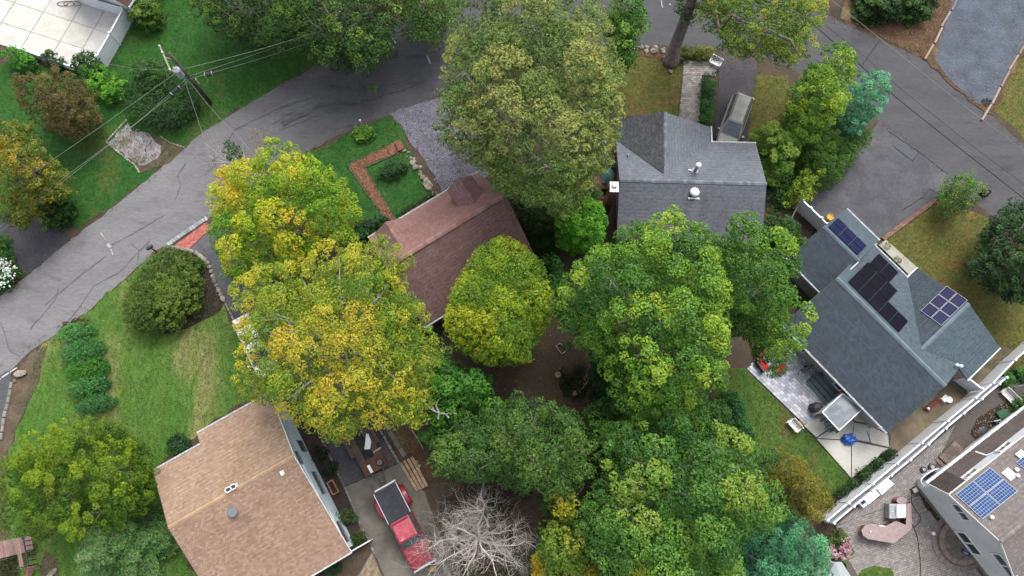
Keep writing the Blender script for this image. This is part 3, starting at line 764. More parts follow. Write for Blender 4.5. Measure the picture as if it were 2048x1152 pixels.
for ur, pal in ((2.05, PR2), (8.28, PR)):
    zr, ze, hw = 6.1, 5.3, 1.08
    vb = lambda z: (z - 2.8) / rise
    R.slope([F(ur - hw, .9, ze), F(ur, .9, zr), F(ur, vb(zr), zr), F(ur - hw, vb(ze), ze)], v, pal=pal)
    R.slope([F(ur + hw, .9, ze), F(ur, .9, zr), F(ur, vb(zr), zr), F(ur + hw, vb(ze), ze)], v, pal=PR2)
    R.ridge(F(ur, .9, zr + .01), F(ur, vb(zr), zr + .01), .13)
    e = hw - .18; wm = MB(); walls.append(wm)
    wm.face([F(ur - e, 1.05, 3.86), F(ur + e, 1.05, 3.86), F(ur + e, 1.05, ze), F(ur, 1.05, zr - .12), F(ur - e, 1.05, ze)][::-1])
    for sg in (-1, 1): wm.face([F(ur + sg * e, 1.05, 3.86), F(ur + sg * e, vb(ze), ze - .05), F(ur + sg * e, 1.05, ze)][::sg])
R.done()
for wm in walls: wm.build('dormer_wall', M_WHITEPAINT, red)
for ur in (2.05, 8.28): window(red, F(ur - .4, 1.04, 4.1), u * .8, 1.0, -v)
gutter(red, F(0, -.02, 2.82), F(9.95, -.02, 2.82)); gutter(red, F(9.95, 8.32, 2.82), F(0, 8.32, 2.82))
for x in (2.2, 7.2): window(red, F(x, .35, 1.0), u * .9, 1.1, -v, 2)

# ---------------------------------------------------------------- grey house with the front gable
F, u, v = frame_from((1234, 280), (1512, 287), 2.8)
gry = empty('gable_house', F(5.5, -4, 0), 'grey shingled house with a T-shaped gable, a tall stove pipe and a dome vent', 'house', 'houses of the neighbourhood')
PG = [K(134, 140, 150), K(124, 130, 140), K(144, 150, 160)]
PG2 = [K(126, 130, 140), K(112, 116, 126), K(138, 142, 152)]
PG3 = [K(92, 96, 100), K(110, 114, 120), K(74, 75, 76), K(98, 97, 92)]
MB().prism([F(.3, -.35, 0), F(10.8, -.35, 0), F(10.8, -7.95, 0), F(.3, -7.95, 0)], 0, 2.8).face([F(.3, -.35, 2.7), F(.3, -7.95, 2.7), F(.3, -4.15, 4.45)]).face([F(10.8, -.35, 2.7), F(10.8, -7.95, 2.7), F(10.8, -4.15, 4.45)][::-1]).prism([F(.5, 1.4, 0), F(7.1, 1.2, 0), F(7.1, -.4, 0), F(.5, -.4, 0)], 0, 2.8).face([F(.5, 1.4, 2.7), F(7.1, 1.2, 2.7), F(3.6, 1.4, 4.1)]).build('wall', mat('pale_grey_siding', K(170, 170, 170), K(156, 156, 158), s=1, fine=.1), gry)
dome_p = F(5.6, -5.3, 4.1)
def streak(p, u=u, v=v):
    du, dv = (p - dome_p).dot(u), -(p - dome_p).dot(v); k = 1.0
    if dv > 0: k += .3 * math.exp(-(du / .32) ** 2) * math.exp(-dv / 1.6) - .16 * math.exp(-((abs(du) - .62) / .16) ** 2) * math.exp(-dv / 2.2)
    return k
R = Roof(gry, PG, seed=12)
zr = 4.6; sl = 1.8 / 4.15
R.slope([F(-.1, 0, 2.8), F(3.35, -3.46, 4.3), F(7.5, -.02, 2.81), F(11.05, 0, 2.8), F(11.05, -4.15, zr), F(-.1, -4.15, zr)][::-1] if False else [F(7.5, 0, 2.8), F(11.05, 0, 2.8), F(11.05, -4.15, zr), F(3.35, -4.15, zr), F(3.35, -3.46, 4.3)], u)
R.slope([F(-.1, 0, 2.8), F(3.35, -3.46, 4.3), F(3.35, -4.15, zr), F(-.1, -4.15, zr)], u)
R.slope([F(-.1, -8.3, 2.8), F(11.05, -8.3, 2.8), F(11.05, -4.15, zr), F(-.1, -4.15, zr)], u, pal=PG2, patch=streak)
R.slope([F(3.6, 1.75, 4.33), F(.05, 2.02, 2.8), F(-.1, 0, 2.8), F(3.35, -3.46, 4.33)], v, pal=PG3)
R.slope([F(3.6, 1.75, 4.33), F(7.5, 1.38, 2.8), F(7.5, 0, 2.8), F(3.35, -3.46, 4.33)], v)
R.ridge(F(-.1, -4.15, zr + .02), F(11.05, -4.15, zr + .02)); R.ridge(F(3.6, 1.75, 4.35), F(3.35, -3.46, 4.35), .12)
groof = R.done()
gutter(gry, F(11.05, .02, 2.82), F(7.6, .02, 2.82)); gutter(gry, F(7.52, 0, 2.82), F(7.52, 1.4, 2.82))
# stove pipe, dome ventilator, small vent, chimney
p = F(5.75, -3.1, 2.8 + 3.1 * sl)
pipe = MB().lathe(p - Vector((0, 0, .1)), [(.26, 0), (.26, .16), (.13, .22), (.12, 1.2)], 14).build('stove_pipe', M_GREYMETAL, gry, smooth=False)
MB().lathe(p + Vector((0, 0, 1.1)), [(.2, 0), (.21, .12), (.16, .2), (.05, .24)], 14).build('pipe_cap', M_WHITE, pipe, origin=world_loc(pipe))
MB().tube([p + Vector((-.26, .02, .1)), p + Vector((-.5, .1, .06))], .06, 6).build('pipe_brace', M_WHITE, pipe, origin=world_loc(pipe))
p = F(5.6, -4.95, 2.8 + 3.35 * sl)
dome = MB().lathe(p - Vector((0, 0, .05)), [(.16, 0), (.16, .2), (.36, .24), (.36, .34), (.28, .46), (.12, .53)], 16).build('dome_vent', M_WHITE, gry, smooth=False)
nn = Vector((0, 0, 1)); MB().obox(p + u * -.42 + v * -.42 + Vector((0, 0, -.16)), u * .84, v * .12, Vector((0, 0, .06))).build('vent_flashing', M_WHITE, dome, origin=world_loc(dome))
p = F(.7, -1.7, 2.8 + 1.7 * sl); MB().lathe(p, [(.09, 0), (.05, .06), (.05, .35)], 8).build('vent_pipe', M_GREYMETAL, gry)
ch = MB(); rngc = random.Random(3)
o = F(-.85, -5.25, 0)
z = 0.0; r = 0
ch.obox(o + u * .01 + v * .01, u * .53, v * .74, Vector((0, 0, 4.9)), (.5, .5, .5))
chim = ch.build('chimney', M_BRICK, gry)
bk = MB()
while z < 4.85:
    for (oo, d1, L, nrm) in ((o, v, .76, -u), (o, u, .55, -v), (o + v * .76, u, .55, v)):
        x = -(r % 2) * .11
        while x < L:
            a, b = max(x, 0), min(x + .21, L)
            if b - a > .03:
                k = rngc.uniform(.7, 1.2); bk.obox(oo + d1 * a + Vector((0, 0, z)), d1 * (b - a), nrm * .012, Vector((0, 0, .066)), (k, k, k))
            x += .22
    z += .078; r += 1
bk.build('brick', M_BRICK, chim, kind='stuff', origin=world_loc(chim))
MB().obox(o + u * -.04 + v * -.04 + Vector((0, 0, 4.9)), u * .66, v * .82, Vector((0, 0, .1))).obox(o + u * .14 + v * .3 + Vector((0, 0, 5.0)), u * .34, v * .36, Vector((0, 0, .22))).build('chimney_cap', M_WHITEPAINT, chim, origin=world_loc(chim))

# ---------------------------------------------------------------- tan saltbox house, bottom left
t0, t1 = W(337, 1055, 5.3), W(589, 911, 5.3)
u = (t1 - t0); u.z = 0; u.normalize(); v = Vector((-u.y, u.x, 0)); o_ = Vector((t0.x, t0.y, 0))
F = lambda x, y, z, o_=o_, u=u, v=v: o_ + u * x + v * y + Vector((0, 0, z))
tan = empty('saltbox_house', F(4, -2, 0), 'house with a broad tan shingled roof and pale blue siding at the bottom left', 'house', 'houses of the neighbourhood')
PT = [K(198, 169, 143), K(186, 155, 128), K(210, 183, 158), K(174, 142, 115), K(192, 161, 134)]
PT2 = [K(194, 161, 138), K(182, 148, 126), K(208, 177, 156), K(170, 138, 117)]
M_BLUESIDE = mat('pale_blue_siding', K(206, 224, 232, .8), K(196, 216, 226, .8), s=1, fine=.05, rough=.6)
MB().prism([F(.3, 3.9, 0), F(.3, -7.1, 0), F(9.0, -7.1, 0), F(9.0, 4.75, 0), F(3.7, 4.75, 0), F(3.7, 3.9, 0)], 0, 3.0).prism([F(.3, 3.9, 0), F(.3, -.3, 0), F(9.0, -.3, 0), F(9.0, 4.75, 0), F(3.7, 4.75, 0), F(3.7, 3.9, 0)], 3.0, 3.66).face([F(9.0, -7.1, 2.95), F(9.0, 4.75, 3.6), F(9.0, 0, 5.14)]).face([F(.3, -7.1, 2.95), F(.3, 3.9, 3.7), F(.3, 0, 5.14)][::-1]).build('wall', M_BLUESIDE, tan)
R = Roof(tan, PT, seed=13)
R.slope([F(0, 0, 5.3), F(0, 4.22, 3.9), F(3.55, 4.22, 3.9), F(9.25, 4.22, 3.9), F(9.25, 0, 5.3)], u)
R.slope([F(3.55, 4.22, 3.9), F(3.55, 5.1, 3.61), F(9.25, 5.1, 3.61), F(9.25, 4.22, 3.9)], u)
stain_p = Wp(478, 1030, F(0, 0, 5.3), (F(1, 0, 5.3) - F(0, 0, 5.3)).cross(F(0, 0, 5.3) - F(0, -7.43, 3.0)).normalized())
def stain(p):
    du = (p - stain_p).dot(u); dv = -(p - stain_p).dot(v)
    k = 1.0
    if dv > 0.2: k -= 0.26 * math.exp(-(du / .55) ** 2) * math.exp(-dv / 2.2)
    return k
R.slope([F(0, 0, 5.3), F(0, -7.43, 3.0), F(9.25, -7.43, 3.0), F(9.25, 0, 5.3)], u, pal=PT2, patch=stain)
R.ridge(F(0, 0, 5.32), F(9.25, 0, 5.32), .14, c=K(204, 170, 138))
R.done()
gutter(tan, F(3.5, 4.24, 3.92), F(-.02, 4.24, 3.92)); gutter(tan, F(9.25, 5.12, 3.63), F(3.55, 5.12, 3.63)); gutter(tan, F(0, -7.45, 3.02), F(9.27, -7.45, 3.02))
for a, b in ((F(9.27, 0, 5.16), F(9.27, -7.43, 2.86)), (F(9.27, 0, 5.16), F(9.27, 5.1, 3.47)), (F(-.02, 0, 5.16), F(-.02, -7.43, 2.86)), (F(-.02, 0, 5.16), F(-.02, 4.22, 3.76))): MB().bar(a, b, .03, .15).build('rake_board', M_WHITEPAINT if (a - F(0, 0, 0)).dot(u) > 5 else mat('tan_trim', K(150, 128, 106), fine=.1), tan)
M_DKFRAME = mat('dark_window_frame', (.09, .10, .115), fine=.1, rough=.5)
for a, b, z, h in ((-5.15, -6.65, 1.35, .75), (-1.2, -2.85, 1.3, .75), (1.4, .6, .7, 1.1), (.45, -.4, 3.2, .55)):
    window(tan, F(9.0, a, z), v * (b - a), h, u, 2, fr=.06, m=M_DKFRAME)
MB().obox(F(9.0, -4.2, 0.4), v * .05, u * .05, Vector((0, 0, 2.9))).obox(F(9.0, -7.1, 2.2), v * 3.0, u * .03, Vector((0, 0, .06))).build('downspout', M_WHITEPAINT, tan)
# box chimney, round vent, small square vent
nU = (F(1, 0, 5.3) - F(0, 0, 5.3)).cross(F(0, 4.22, 3.9) - F(0, 0, 5.3)).normalized()
nL = (F(1, 0, 5.3) - F(0, 0, 5.3)).cross(F(0, 0, 5.3) - F(0, -7.43, 3.0)).normalized()
p = Wp(465, 976, F(0, 0, 5.3), nU)
bx = MB()
a, b = u * .82, v * .36; o = p - a / 2 - b / 2 - Vector((0, 0, .25))
for q, s1, s2 in ((o, a, v * .06), (o + v * .30, a, v * .06), (o, u * .06, b), (o + u * .76, u * .06, b), (o + u * .38, u * .06, b)): bx.obox(q, s1, s2, Vector((0, 0, .6)))
bxo = bx.build('chimney_vent', M_WHITEPAINT, tan)
MB().obox(o + u * .06 + v * .06 + Vector((0, 0, .2)), u * .7, v * .24, Vector((0, 0, .3))).build('flue', M_DARK, bxo, origin=world_loc(bxo))
p = Wp(468, 1024, F(0, 0, 5.3), nL)
rv = MB().lathe(p - Vector((0, 0, .1)), [(.14, 0), (.14, .3), (.33, .34), (.34, .4), (.3, .44)], 18).build('round_vent', mat('grey_cap', K(132, 146, 152), fine=.06, rough=.6), tan)
p = Wp(565, 946, F(0, 0, 5.3), nL); MB().box(p - Vector((0, 0, .05)), .24, .3, .16, .5).build('square_vent', M_WHITEPAINT, tan)

# ---------------------------------------------------------------- blue-grey ranch with solar panels
F, u, v = frame_from((1553, 637), (1775, 866), 2.8)
rch = empty('ranch_house', F(6, 5, 0), 'blue-grey shingled ranch house carrying three groups of dark solar panels', 'house', 'houses of the neighbourhood')
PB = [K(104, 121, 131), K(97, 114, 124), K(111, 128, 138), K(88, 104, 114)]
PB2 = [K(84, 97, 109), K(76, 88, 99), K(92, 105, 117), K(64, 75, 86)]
zr = 4.4; sl = 1.6 / 4.9
wl_ = MB().prism([F(1, .4, 0), F(10.8, .4, 0), F(10.8, 9.4, 0), F(1, 9.4, 0)], 0, 2.8).face([F(1, .4, 2.7), F(1, 9.4, 2.7), F(1, 4.9, 4.2)]).face([F(10.8, .4, 2.7), F(10.8, 9.4, 2.7), F(10.8, 4.9, 4.2)][::-1])
wl_.prism([F(4.7, 9.4, 0), F(12.0, 9.4, 0), F(12.0, 10.6, 0), F(4.7, 10.6, 0)], 0, 2.8).prism([F(10.8, 7.6, 0), F(12.0, 7.6, 0), F(12.0, 9.4, 0), F(10.8, 9.4, 0)], 0, 2.8).face([F(4.7, 10.6, 2.7), F(12, 10.6, 2.7), F(8.35, 10.6, 3.95)][::-1])
wl_.prism([F(-2.4, 4.4, 0), F(1, 4.4, 0), F(1, 10.2, 0), F(-2.4, 10.2, 0)], 0, 2.62).face([F(-2.4, 4.4, 2.5), F(-2.4, 10.2, 2.5), F(-2.4, 7.3, 3.85)])
wl_.build('wall', mat('cream_siding', K(206, 204, 198), K(192, 190, 184), s=1, fine=.08), rch)
R = Roof(rch, PB, seed=14)
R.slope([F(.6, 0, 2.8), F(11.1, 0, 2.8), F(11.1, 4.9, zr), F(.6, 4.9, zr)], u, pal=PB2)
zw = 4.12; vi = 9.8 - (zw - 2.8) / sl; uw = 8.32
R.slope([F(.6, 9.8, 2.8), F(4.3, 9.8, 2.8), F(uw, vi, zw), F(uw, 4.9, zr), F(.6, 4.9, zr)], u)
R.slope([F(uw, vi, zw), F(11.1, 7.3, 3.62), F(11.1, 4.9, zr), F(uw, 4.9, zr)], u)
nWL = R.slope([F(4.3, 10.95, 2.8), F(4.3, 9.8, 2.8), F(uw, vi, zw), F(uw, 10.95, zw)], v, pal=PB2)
R.slope([F(12.35, 10.95, 2.8), F(12.35, 7.3, 2.8), F(uw, 7.3, zw), F(uw, 10.95, zw)], v)
R.slope([F(11.1, 7.3, 3.21), F(uw, 7.3, zw), F(uw, vi, zw)], v)
R.ridge(F(.6, 4.9, zr + .02), F(11.1, 4.9, zr + .02), .16, c=K(126, 144, 154)); R.ridge(F(uw, 10.95, zw + .02), F(uw, vi, zw + .02), .15, c=K(126, 144, 154))
# garage wing
R.slope([F(-2.5, 10.5, 2.6), F(.85, 10.5, 2.6), F(.85, 7.3, 4.02), F(-2.75, 7.3, 4.02)], u)
R.slope([F(-2.8, 4.06, 2.6), F(.85, 4.06, 2.6), F(.85, 7.3, 4.02), F(-2.75, 7.3, 4.02)], u, pal=PB2)
R.ridge(F(-2.75, 7.3, 4.04), F(.85, 7.3, 4.04), .15, c=K(112, 130, 142))
R.done()
gutter(rch, F(.6, -.02, 2.82), F(11.1, -.02, 2.82)); gutter(rch, F(4.3, 9.82, 2.82), F(.9, 9.82, 2.82)); gutter(rch, F(.9, 10.52, 2.62), F(-2.5, 10.52, 2.62)); gutter(rch, F(4.28, 10.95, 2.82), F(4.28, 9.8, 2.82)); gutter(rch, F(12.36, 7.3, 2.82), F(12.36, 10.95, 2.82)); gutter(rch, F(-2.8, 4.04, 2.62), F(.85, 4.04, 2.62))
MB().obox(F(.86, 7.3, 3.9), u * .05, v * -.9, Vector((0, 0, .05))).build('flashing', M_WHITE, rch)
for x in (2.0, 6.5): window(rch, F(x, .4, 1.0), u * 1.3, 1.1, -v, 2)
ne = (F(1, 9.8, 2.8) - F(0, 9.8, 2.8)).cross(F(0, 4.9, zr) - F(0, 9.8, 2.8)).normalized()
ne = ne if ne.z > 0 else -ne
dn = (F(0, 9.8, 2.8) - F(0, 4.9, zr)).normalized()          # down the slope towards the street
for row, (n_, us) in enumerate(((5, 1.36), (3, 1.38), (2, 1.55))):
    for k in range(n_):
        solar(rch, F(us + k * 1.0, 4.9, zr) + dn * (.42 + row * 1.47), u * .99, dn * 1.44, ne, 6, 2, M_PVFRAME, M_PVBLACK)
dw = (F(4.3, 10, 2.8) - F(uw, 10, zw)).normalized()
for row in range(2):
    for k in range(3): solar(rch, F(uw, 8.15 + k * .98, zw) + dw * (.22 + row * .86), v * .96, dw * .84, nWL, 5, 4, M_ALU, M_PVBLUE)
dg = (F(0, 10.5, 2.6) - F(0, 7.3, 4.02)).normalized(); ngr = u.cross(dg); ngr = ngr if ngr.z > 0 else -ngr
for row in range(2):
    for k in range(3): solar(rch, F(-2.5 + k * 1.0, 7.3, 4.02) + dg * (.25 + row * .8), u * .98, dg * .78, ngr, 5, 4, M_PVFRAME, M_PVBLUE)
for (x, y) in ((1909, 731), (1917, 733)):
    p = Wp(x, y, F(0, 9.8, 2.8), ne); MB().lathe(p, [(.07, -.05), (.07, .3), (.13, .32), (.1, .42)], 8).build('vent_pipe', M_WHITE, rch)

# ---------------------------------------------------------------- shed-dormer house, bottom right
F, u, v = frame_from((1849, 973), (2048, 818), 2.6)
v = -v; F0 = F; F = lambda x, y, z, F0=F0: F0(x, -y, z)      # y now runs into the house
brh = empty('dormer_house', F(5, 4, 0), 'grey-tan house with bright blue solar panels and a long white shed dormer, bottom right', 'house', 'houses of the neighbourhood')
PD = [K(158, 148, 144), K(150, 140, 136), K(168, 158, 154), K(142, 132, 128)]
PD2 = [K(92, 84, 80), K(80, 74, 70), K(104, 94, 88)]
M_GREYSIDE = mat('light_grey_siding', K(206, 208, 206, .78), K(196, 198, 196, .78), s=.8, fine=.06, stretch=(0, 1, 1))
UL = 17.0; zt, zrr, vr = 4.22, 5.9, 4.3
w_ = MB().prism([F(.55, .5, 0), F(UL, .5, 0), F(UL, 9.5, 0), F(.55, 9.5, 0)], 0, 2.5)
w_.face([F(.55, .5, 2.5), F(.55, 9.5, 2.5), F(.55, 9.5, 2.9), F(.55, vr, zrr - .15), F(.55, .95, zt - .1), F(.55, .5, 3.3)])
w_.build('wall', M_GREYSIDE, brh)
MB().prism([F(.50, .45, 0), F(.55, .45, 0), F(.55, 9.6, 0), F(.50, 9.6, 0)], 0, .55).build('foundation', mat('tan_foundation', K(168, 160, 142), K(150, 142, 126), s=1, fine=.15), brh)
R = Roof(brh, PD, seed=15)
R.slope([F(.3, 0, 2.6), F(1.95, 0, 2.6), F(1.95, .86, zt), F(.3, .86, zt)], u, pal=PD2)
R.slope([F(1.95, 0, 2.6), F(UL, 0, 2.6), F(UL, .8, 3.02), F(1.95, .8, 3.02)], u, pal=[K(112, 102, 98), K(100, 92, 88)])
R.slope([F(.3, .8, zt + .02), F(UL, .8, zt + .02), F(UL, vr, zrr), F(.3, vr, zrr)], u)
nS = R.slope([F(.3, 9.9, 2.6), F(UL, 9.9, 2.6), F(UL, vr, zrr), F(.3, vr, zrr)], u)
R.ridge(F(.3, vr, zrr + .02), F(UL, vr, zrr + .02), .14)
R.done()
nF = u.cross(F(0, vr, zrr) - F(0, .8, zt)).normalized(); nF = nF if nF.z > 0 else -nF
MB().obox(F(1.97, .8, 3.0), u * (UL - 1.97), v * .06, Vector((0, 0, zt - 3.0))).face([F(1.96, 0, 2.64), F(1.96, .84, 3.05), F(1.96, .84, zt)]).build('dormer_wall', M_WHITE, brh)
for x in (2.25, 5.5, 8.6): window(brh, F(x, .8, 3.4), u * 1.0, .55, -v, 2, fr=.06)
MB().obox(F(.3, .74, zt - .04), u * (UL - .3), v * .05, Vector((0, 0, .10))).bar(F(.29, 0, 2.5), F(.29, .84, zt - .1), .03, .15).bar(F(.29, .84, zt - .1), F(.29, vr, zrr - .15), .03, .15).bar(F(.29, vr, zrr - .15), F(.29, 9.9, 2.45), .03, .15).build('trim_board', M_WHITEPAINT, brh)
gutter(brh, F(UL, -.02, 2.62), F(.3, -.02, 2.62), w=.15)
MB().tube([F(4.6, .2, 2.72), F(4.9, .72, 3.05), F(5.3, .74, 3.4), F(5.35, .74, 4.1)], .05, 6).build('downspout', M_WHITE, brh)
window(brh, F(.55, 3.0, 3.1), v * -1.2, .75, -u, 2, fr=.08)
window(brh, F(.55, 6.0, .85), v * -1.75, 1.0, -u, 2, fr=.1)
window(brh, F(.55, 7.5, 3.3), v * -1.8, .8, -u, 2, fr=.08)
MB().obox(F(.5, 4.05, 5.2), v * .35, u * .06, Vector((0, 0, .45))).build('gable_vent', M_WHITEPAINT, brh)
a = Wp(1910, 990, F(0, .8, zt), nF)
up = (F(0, vr, zrr) - F(0, .8, zt)).normalized()
for i in range(2):
    for j in range(2): solar(brh, a + u * (i * 1.62) + up * (j * 1.05), u * 1.6, up * 1.03, nF, 8, 5, M_ALU, M_PVBRIGHT)
b = Wp(2031, 925, F(0, .8, zt), nF)
for i in range(2): solar(brh, b + u * (i * 1.62), u * 1.6, up * 1.03, nF, 8, 5, M_ALU, M_PVBRIGHT)
def roofbox(px, py, sx, sy, h, m, name):
    p = Wp(px, py, F(0, .8, zt), nF); return MB().obox(p - u * sx / 2 - up * sy / 2 - nF * .02, u * sx, up * sy, nF * h).build(name, m, brh)
sk = roofbox(2018, 949, .62, .7, .12, M_WHITEPAINT, 'skylight')
p = Wp(2018, 949, F(0, .8, zt), nF); MB().obox(p - u * .25 - up * .29 + nF * .1, u * .5, up * .58, nF * .012).build('skylight_pane', mat('skylight_glass', K(176, 186, 192), fine=.05, rough=.15, spec=.6), sk, origin=world_loc(sk))
roofbox(2040, 910, .55, .4, .22, M_WHITE, 'roof_vent')
for (x, y) in ((2031, 939), (2033, 951), (1981, 1034)):
    q = Wp(x, y, F(0, .8, zt), nF); MB().lathe(q, [(.09, -.05), (.09, .12), (.15, .14), (.12, .22)], 9).build('vent_pipe', M_WHITE, brh)

# ---------------------------------------------------------------- corner of a brown roof at the top edge
F, u, v = frame_from((257, 14), (285, -30), 2.6)
brn = empty('brown_house', F(3, 2, 0), 'brown roof corner of a house at the top edge beside the white patio fence', 'house', 'houses of the neighbourhood')
MB().prism([F(.3, .3, 0), F(9, .3, 0), F(9, 7, 0), F(.3, 7, 0)], 0, 2.6).build('wall', M_WHITEPAINT, brn)
R = Roof(brn, [K(120, 92, 84), K(108, 82, 76)], seed=16)
R.slope([F(0, 0, 2.6), F(9.3, 0, 2.6), F(9.3, 3.6, 4.4), F(0, 3.6, 4.4)], u)
R.slope([F(0, 7.2, 2.6), F(9.3, 7.2, 2.6), F(9.3, 3.6, 4.4), F(0, 3.6, 4.4)], u)
R.done()
gutter(brn, F(0, -.02, 2.62), F(9.3, -.02, 2.62))
# ================================================================ trees and shrubs
def P3(*c): return [K(x[0] * 1.0, x[1] * 1.0, x[2] * 0.72, 0.58) for x in c]
YEL = P3((78, 126, 38), (128, 154, 46), (182, 178, 56), (206, 182, 66))
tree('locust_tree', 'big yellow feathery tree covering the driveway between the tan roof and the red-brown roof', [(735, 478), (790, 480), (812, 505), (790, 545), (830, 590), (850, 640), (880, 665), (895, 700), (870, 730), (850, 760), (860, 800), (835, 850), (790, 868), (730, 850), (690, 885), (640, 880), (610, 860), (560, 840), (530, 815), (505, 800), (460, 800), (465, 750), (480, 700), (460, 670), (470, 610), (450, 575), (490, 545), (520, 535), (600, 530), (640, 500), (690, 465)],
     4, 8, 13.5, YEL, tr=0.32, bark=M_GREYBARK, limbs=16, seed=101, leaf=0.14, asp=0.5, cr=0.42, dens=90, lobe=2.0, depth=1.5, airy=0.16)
tree('maple_tree', 'yellow-green maple beside the street, in front of the brick apron', [(540, 285), (600, 280), (640, 320), (690, 360), (720, 400), (700, 440), (690, 470), (640, 500), (600, 530), (540, 545), (480, 555), (440, 540), (420, 500), (432, 470), (405, 440), (400, 405), (420, 350), (470, 325), (510, 320)],
     2.5, 6.5, 11, P3((70, 126, 28), (124, 164, 30), (182, 190, 34), (206, 178, 42)), tr=0.26, seed=102, leaf=0.15, cr=0.42, dens=95, lobe=1.9, depth=1.5, airy=0.08)
tree('linden_tree', 'dense dome-shaped tree with fine yellow-green leaves at the red-brown roof', [(1000, 478), (1050, 490), (1085, 530), (1100, 580), (1115, 630), (1085, 680), (1060, 715), (1000, 735), (960, 725), (920, 690), (890, 650), (880, 610), (895, 565), (930, 520), (965, 490)],
     1.5, 6, 10.5, P3((74, 118, 26), (110, 146, 30), (146, 170, 32), (172, 178, 36)), tr=0.24, seed=103, leaf=0.13, cr=0.3, dens=110, lobe=2.2, depth=0.6, airy=0.0, edge=0.95)
tree('oak_tree', 'tall olive grey-green tree at the top, left of the grey hip roof', [(900, 20), (960, 0), (1060, -30), (1190, -20), (1220, 40), (1240, 100), (1250, 170), (1245, 230), (1230, 290), (1200, 325), (1186, 365), (1140, 402), (1090, 396), (1040, 380), (1000, 354), (960, 318), (935, 290), (905, 265), (872, 240), (892, 190), (870, 150), (900, 110)],
     6, 11, 17.5, P3((78, 110, 58), (102, 128, 72), (128, 144, 88), (150, 154, 102)), base=(1075, 330), tr=0.42, bark=M_GREYBARK, limbs=16, seed=104, leaf=0.18, asp=0.5, cr=0.42, dens=66, lobe=2.6, depth=1.3, airy=0.08)
shrub('understory_trees', 'dark green understory bushes under the tall olive tree, above the round bright bush', [(990, 375), (1060, 385), (1190, 385), (1205, 430), (1150, 452), (1100, 462), (1060, 455), (1030, 425)], 5.5, P3((44, 72, 36), (66, 96, 48), (84, 112, 60)), seed=105, leaf=0.2, cr=0.5, dens=60, lobe=1.6, depth=0.9)
tree('ash_tree', 'narrow bright green tree at the top edge, right of the tall olive tree', [(1215, -20), (1284, -20), (1290, 60), (1285, 105), (1250, 112), (1225, 85)], 3, 7, 10, P3((58, 104, 36), (80, 132, 44), (110, 150, 56)), tr=0.16, limbs=4, seed=106, leaf=0.2, cr=0.5, dens=60, lobe=1.6, depth=1.2)
TG = P3((38, 72, 36), (58, 96, 42), (84, 124, 52), (124, 160, 62))
tree('dark_oak', 'dark green oak at the top edge over the lawn, left of its larger neighbour', [(330, -90), (590, -90), (600, 20), (575, 70), (540, 72), (500, 52), (450, 50), (405, 30), (365, 10)], 1.2, 5.5, 10, TG, base=(470, 10), tr=0.3, seed=107, leaf=0.19, cr=0.6, dens=55, lobe=2.0, depth=1.9, airy=0.1)
tree('dark_oak', 'dark green oak with rounded leaf clumps reaching over the edge of the street', [(550, -90), (790, -90), (795, 20), (770, 85), (722, 118), (690, 98), (640, 98), (596, 72), (570, 40), (552, 10)], 1.2, 5.5, 10.5, TG, base=(675, 30), tr=0.3, seed=108, leaf=0.19, cr=0.6, dens=55, lobe=1.9, depth=1.9, airy=0.08)
tree('young_oak', 'mid green tree at the top edge hanging over the dark street', [(770, -90), (920, -90), (905, 30), (870, 62), (820, 56), (785, 20)], 1.2, 5, 9, P3((56, 96, 40), (86, 126, 48), (124, 146, 60)), base=(840, 10), tr=0.2, limbs=5, seed=109, leaf=0.17, cr=0.55, dens=55, lobe=1.7, depth=1.5, airy=0.15)

# the leaning trunk beside the paved walk and its thin crown over the street
lt = tree('street_oak', 'tall leaning tree with a thick bare trunk, standing at the stone edge of the street', [(1395, -90), (1660, -90), (1650, 30), (1640, 85), (1600, 108), (1560, 88), (1510, 92), (1470, 76), (1436, 30), (1400, -10)], 6.5, 9, 13, P3((74, 112, 46), (110, 142, 52), (152, 168, 54), (172, 168, 66)), base=(1342, 122), own_trunk=True, tr=0.06, limbs=8, seed=110, leaf=0.16, cr=0.4, dens=95, lobe=1.6, depth=1.6, airy=0.36, bark=M_GREYBARK)
mb = MB()
b0 = W(1342, 122, 0)
mb.tube([b0 - Vector((0, 0, .1)), b0 + Vector((0, 0, .3)), W(1350, 94, 1.2), W(1366, 50, 3.6), W(1380, 12, 6), W(1392, -30, 8.5), W(1420, -70, 11)], [0.86, 0.66, 0.52, 0.46, 0.40, 0.32, 0.2], 14)
for e, r in ((W(1352, 127, 0.02), .3), (W(1322, 116, 0.02), .26), (W(1368, 120, 0.02), .22)):
    mb.tube([b0.lerp(e, .2) + Vector((0, 0, .5)), e], [r, .08], 7)
for pts in ([(1380, 12, 6), (1430, 20, 9), (1480, 40, 10.5), (1530, 60, 11)], [(1392, -30, 8.5), (1470, -20, 11), (1560, 10, 12.5), (1620, 40, 12)], [(1430, 20, 9), (1440, 70, 9.6), (1470, 95, 9.4)], [(1480, 40, 10.5), (1465, 30, 11.5), (1445, 55, 10)], [(1530, 60, 11), (1520, 90, 10.6), (1500, 110, 10)], [(1530, 60, 11), (1580, 80, 11), (1600, 115, 10.4)]):
    mb.tube([W(p[0], p[1], p[2] - (1.4 if k_ else 0)) for k_, p in enumerate(pts)], [.16, .1, .07, .03][:len(pts)], 6)
mb.build('leaning_trunk', M_BARK, lt, smooth=True)
foliage_obj('branch_leaves', WL([(1350, -30), (1392, -30), (1400, 10), (1385, 40), (1368, 30)], 6), 4.5, 5.5, 7, P3((62, 98, 40), (96, 126, 50)), parent=lt, seed=111, leaf=0.2, cr=0.4, dens=50, lobe=1.2, depth=.6)
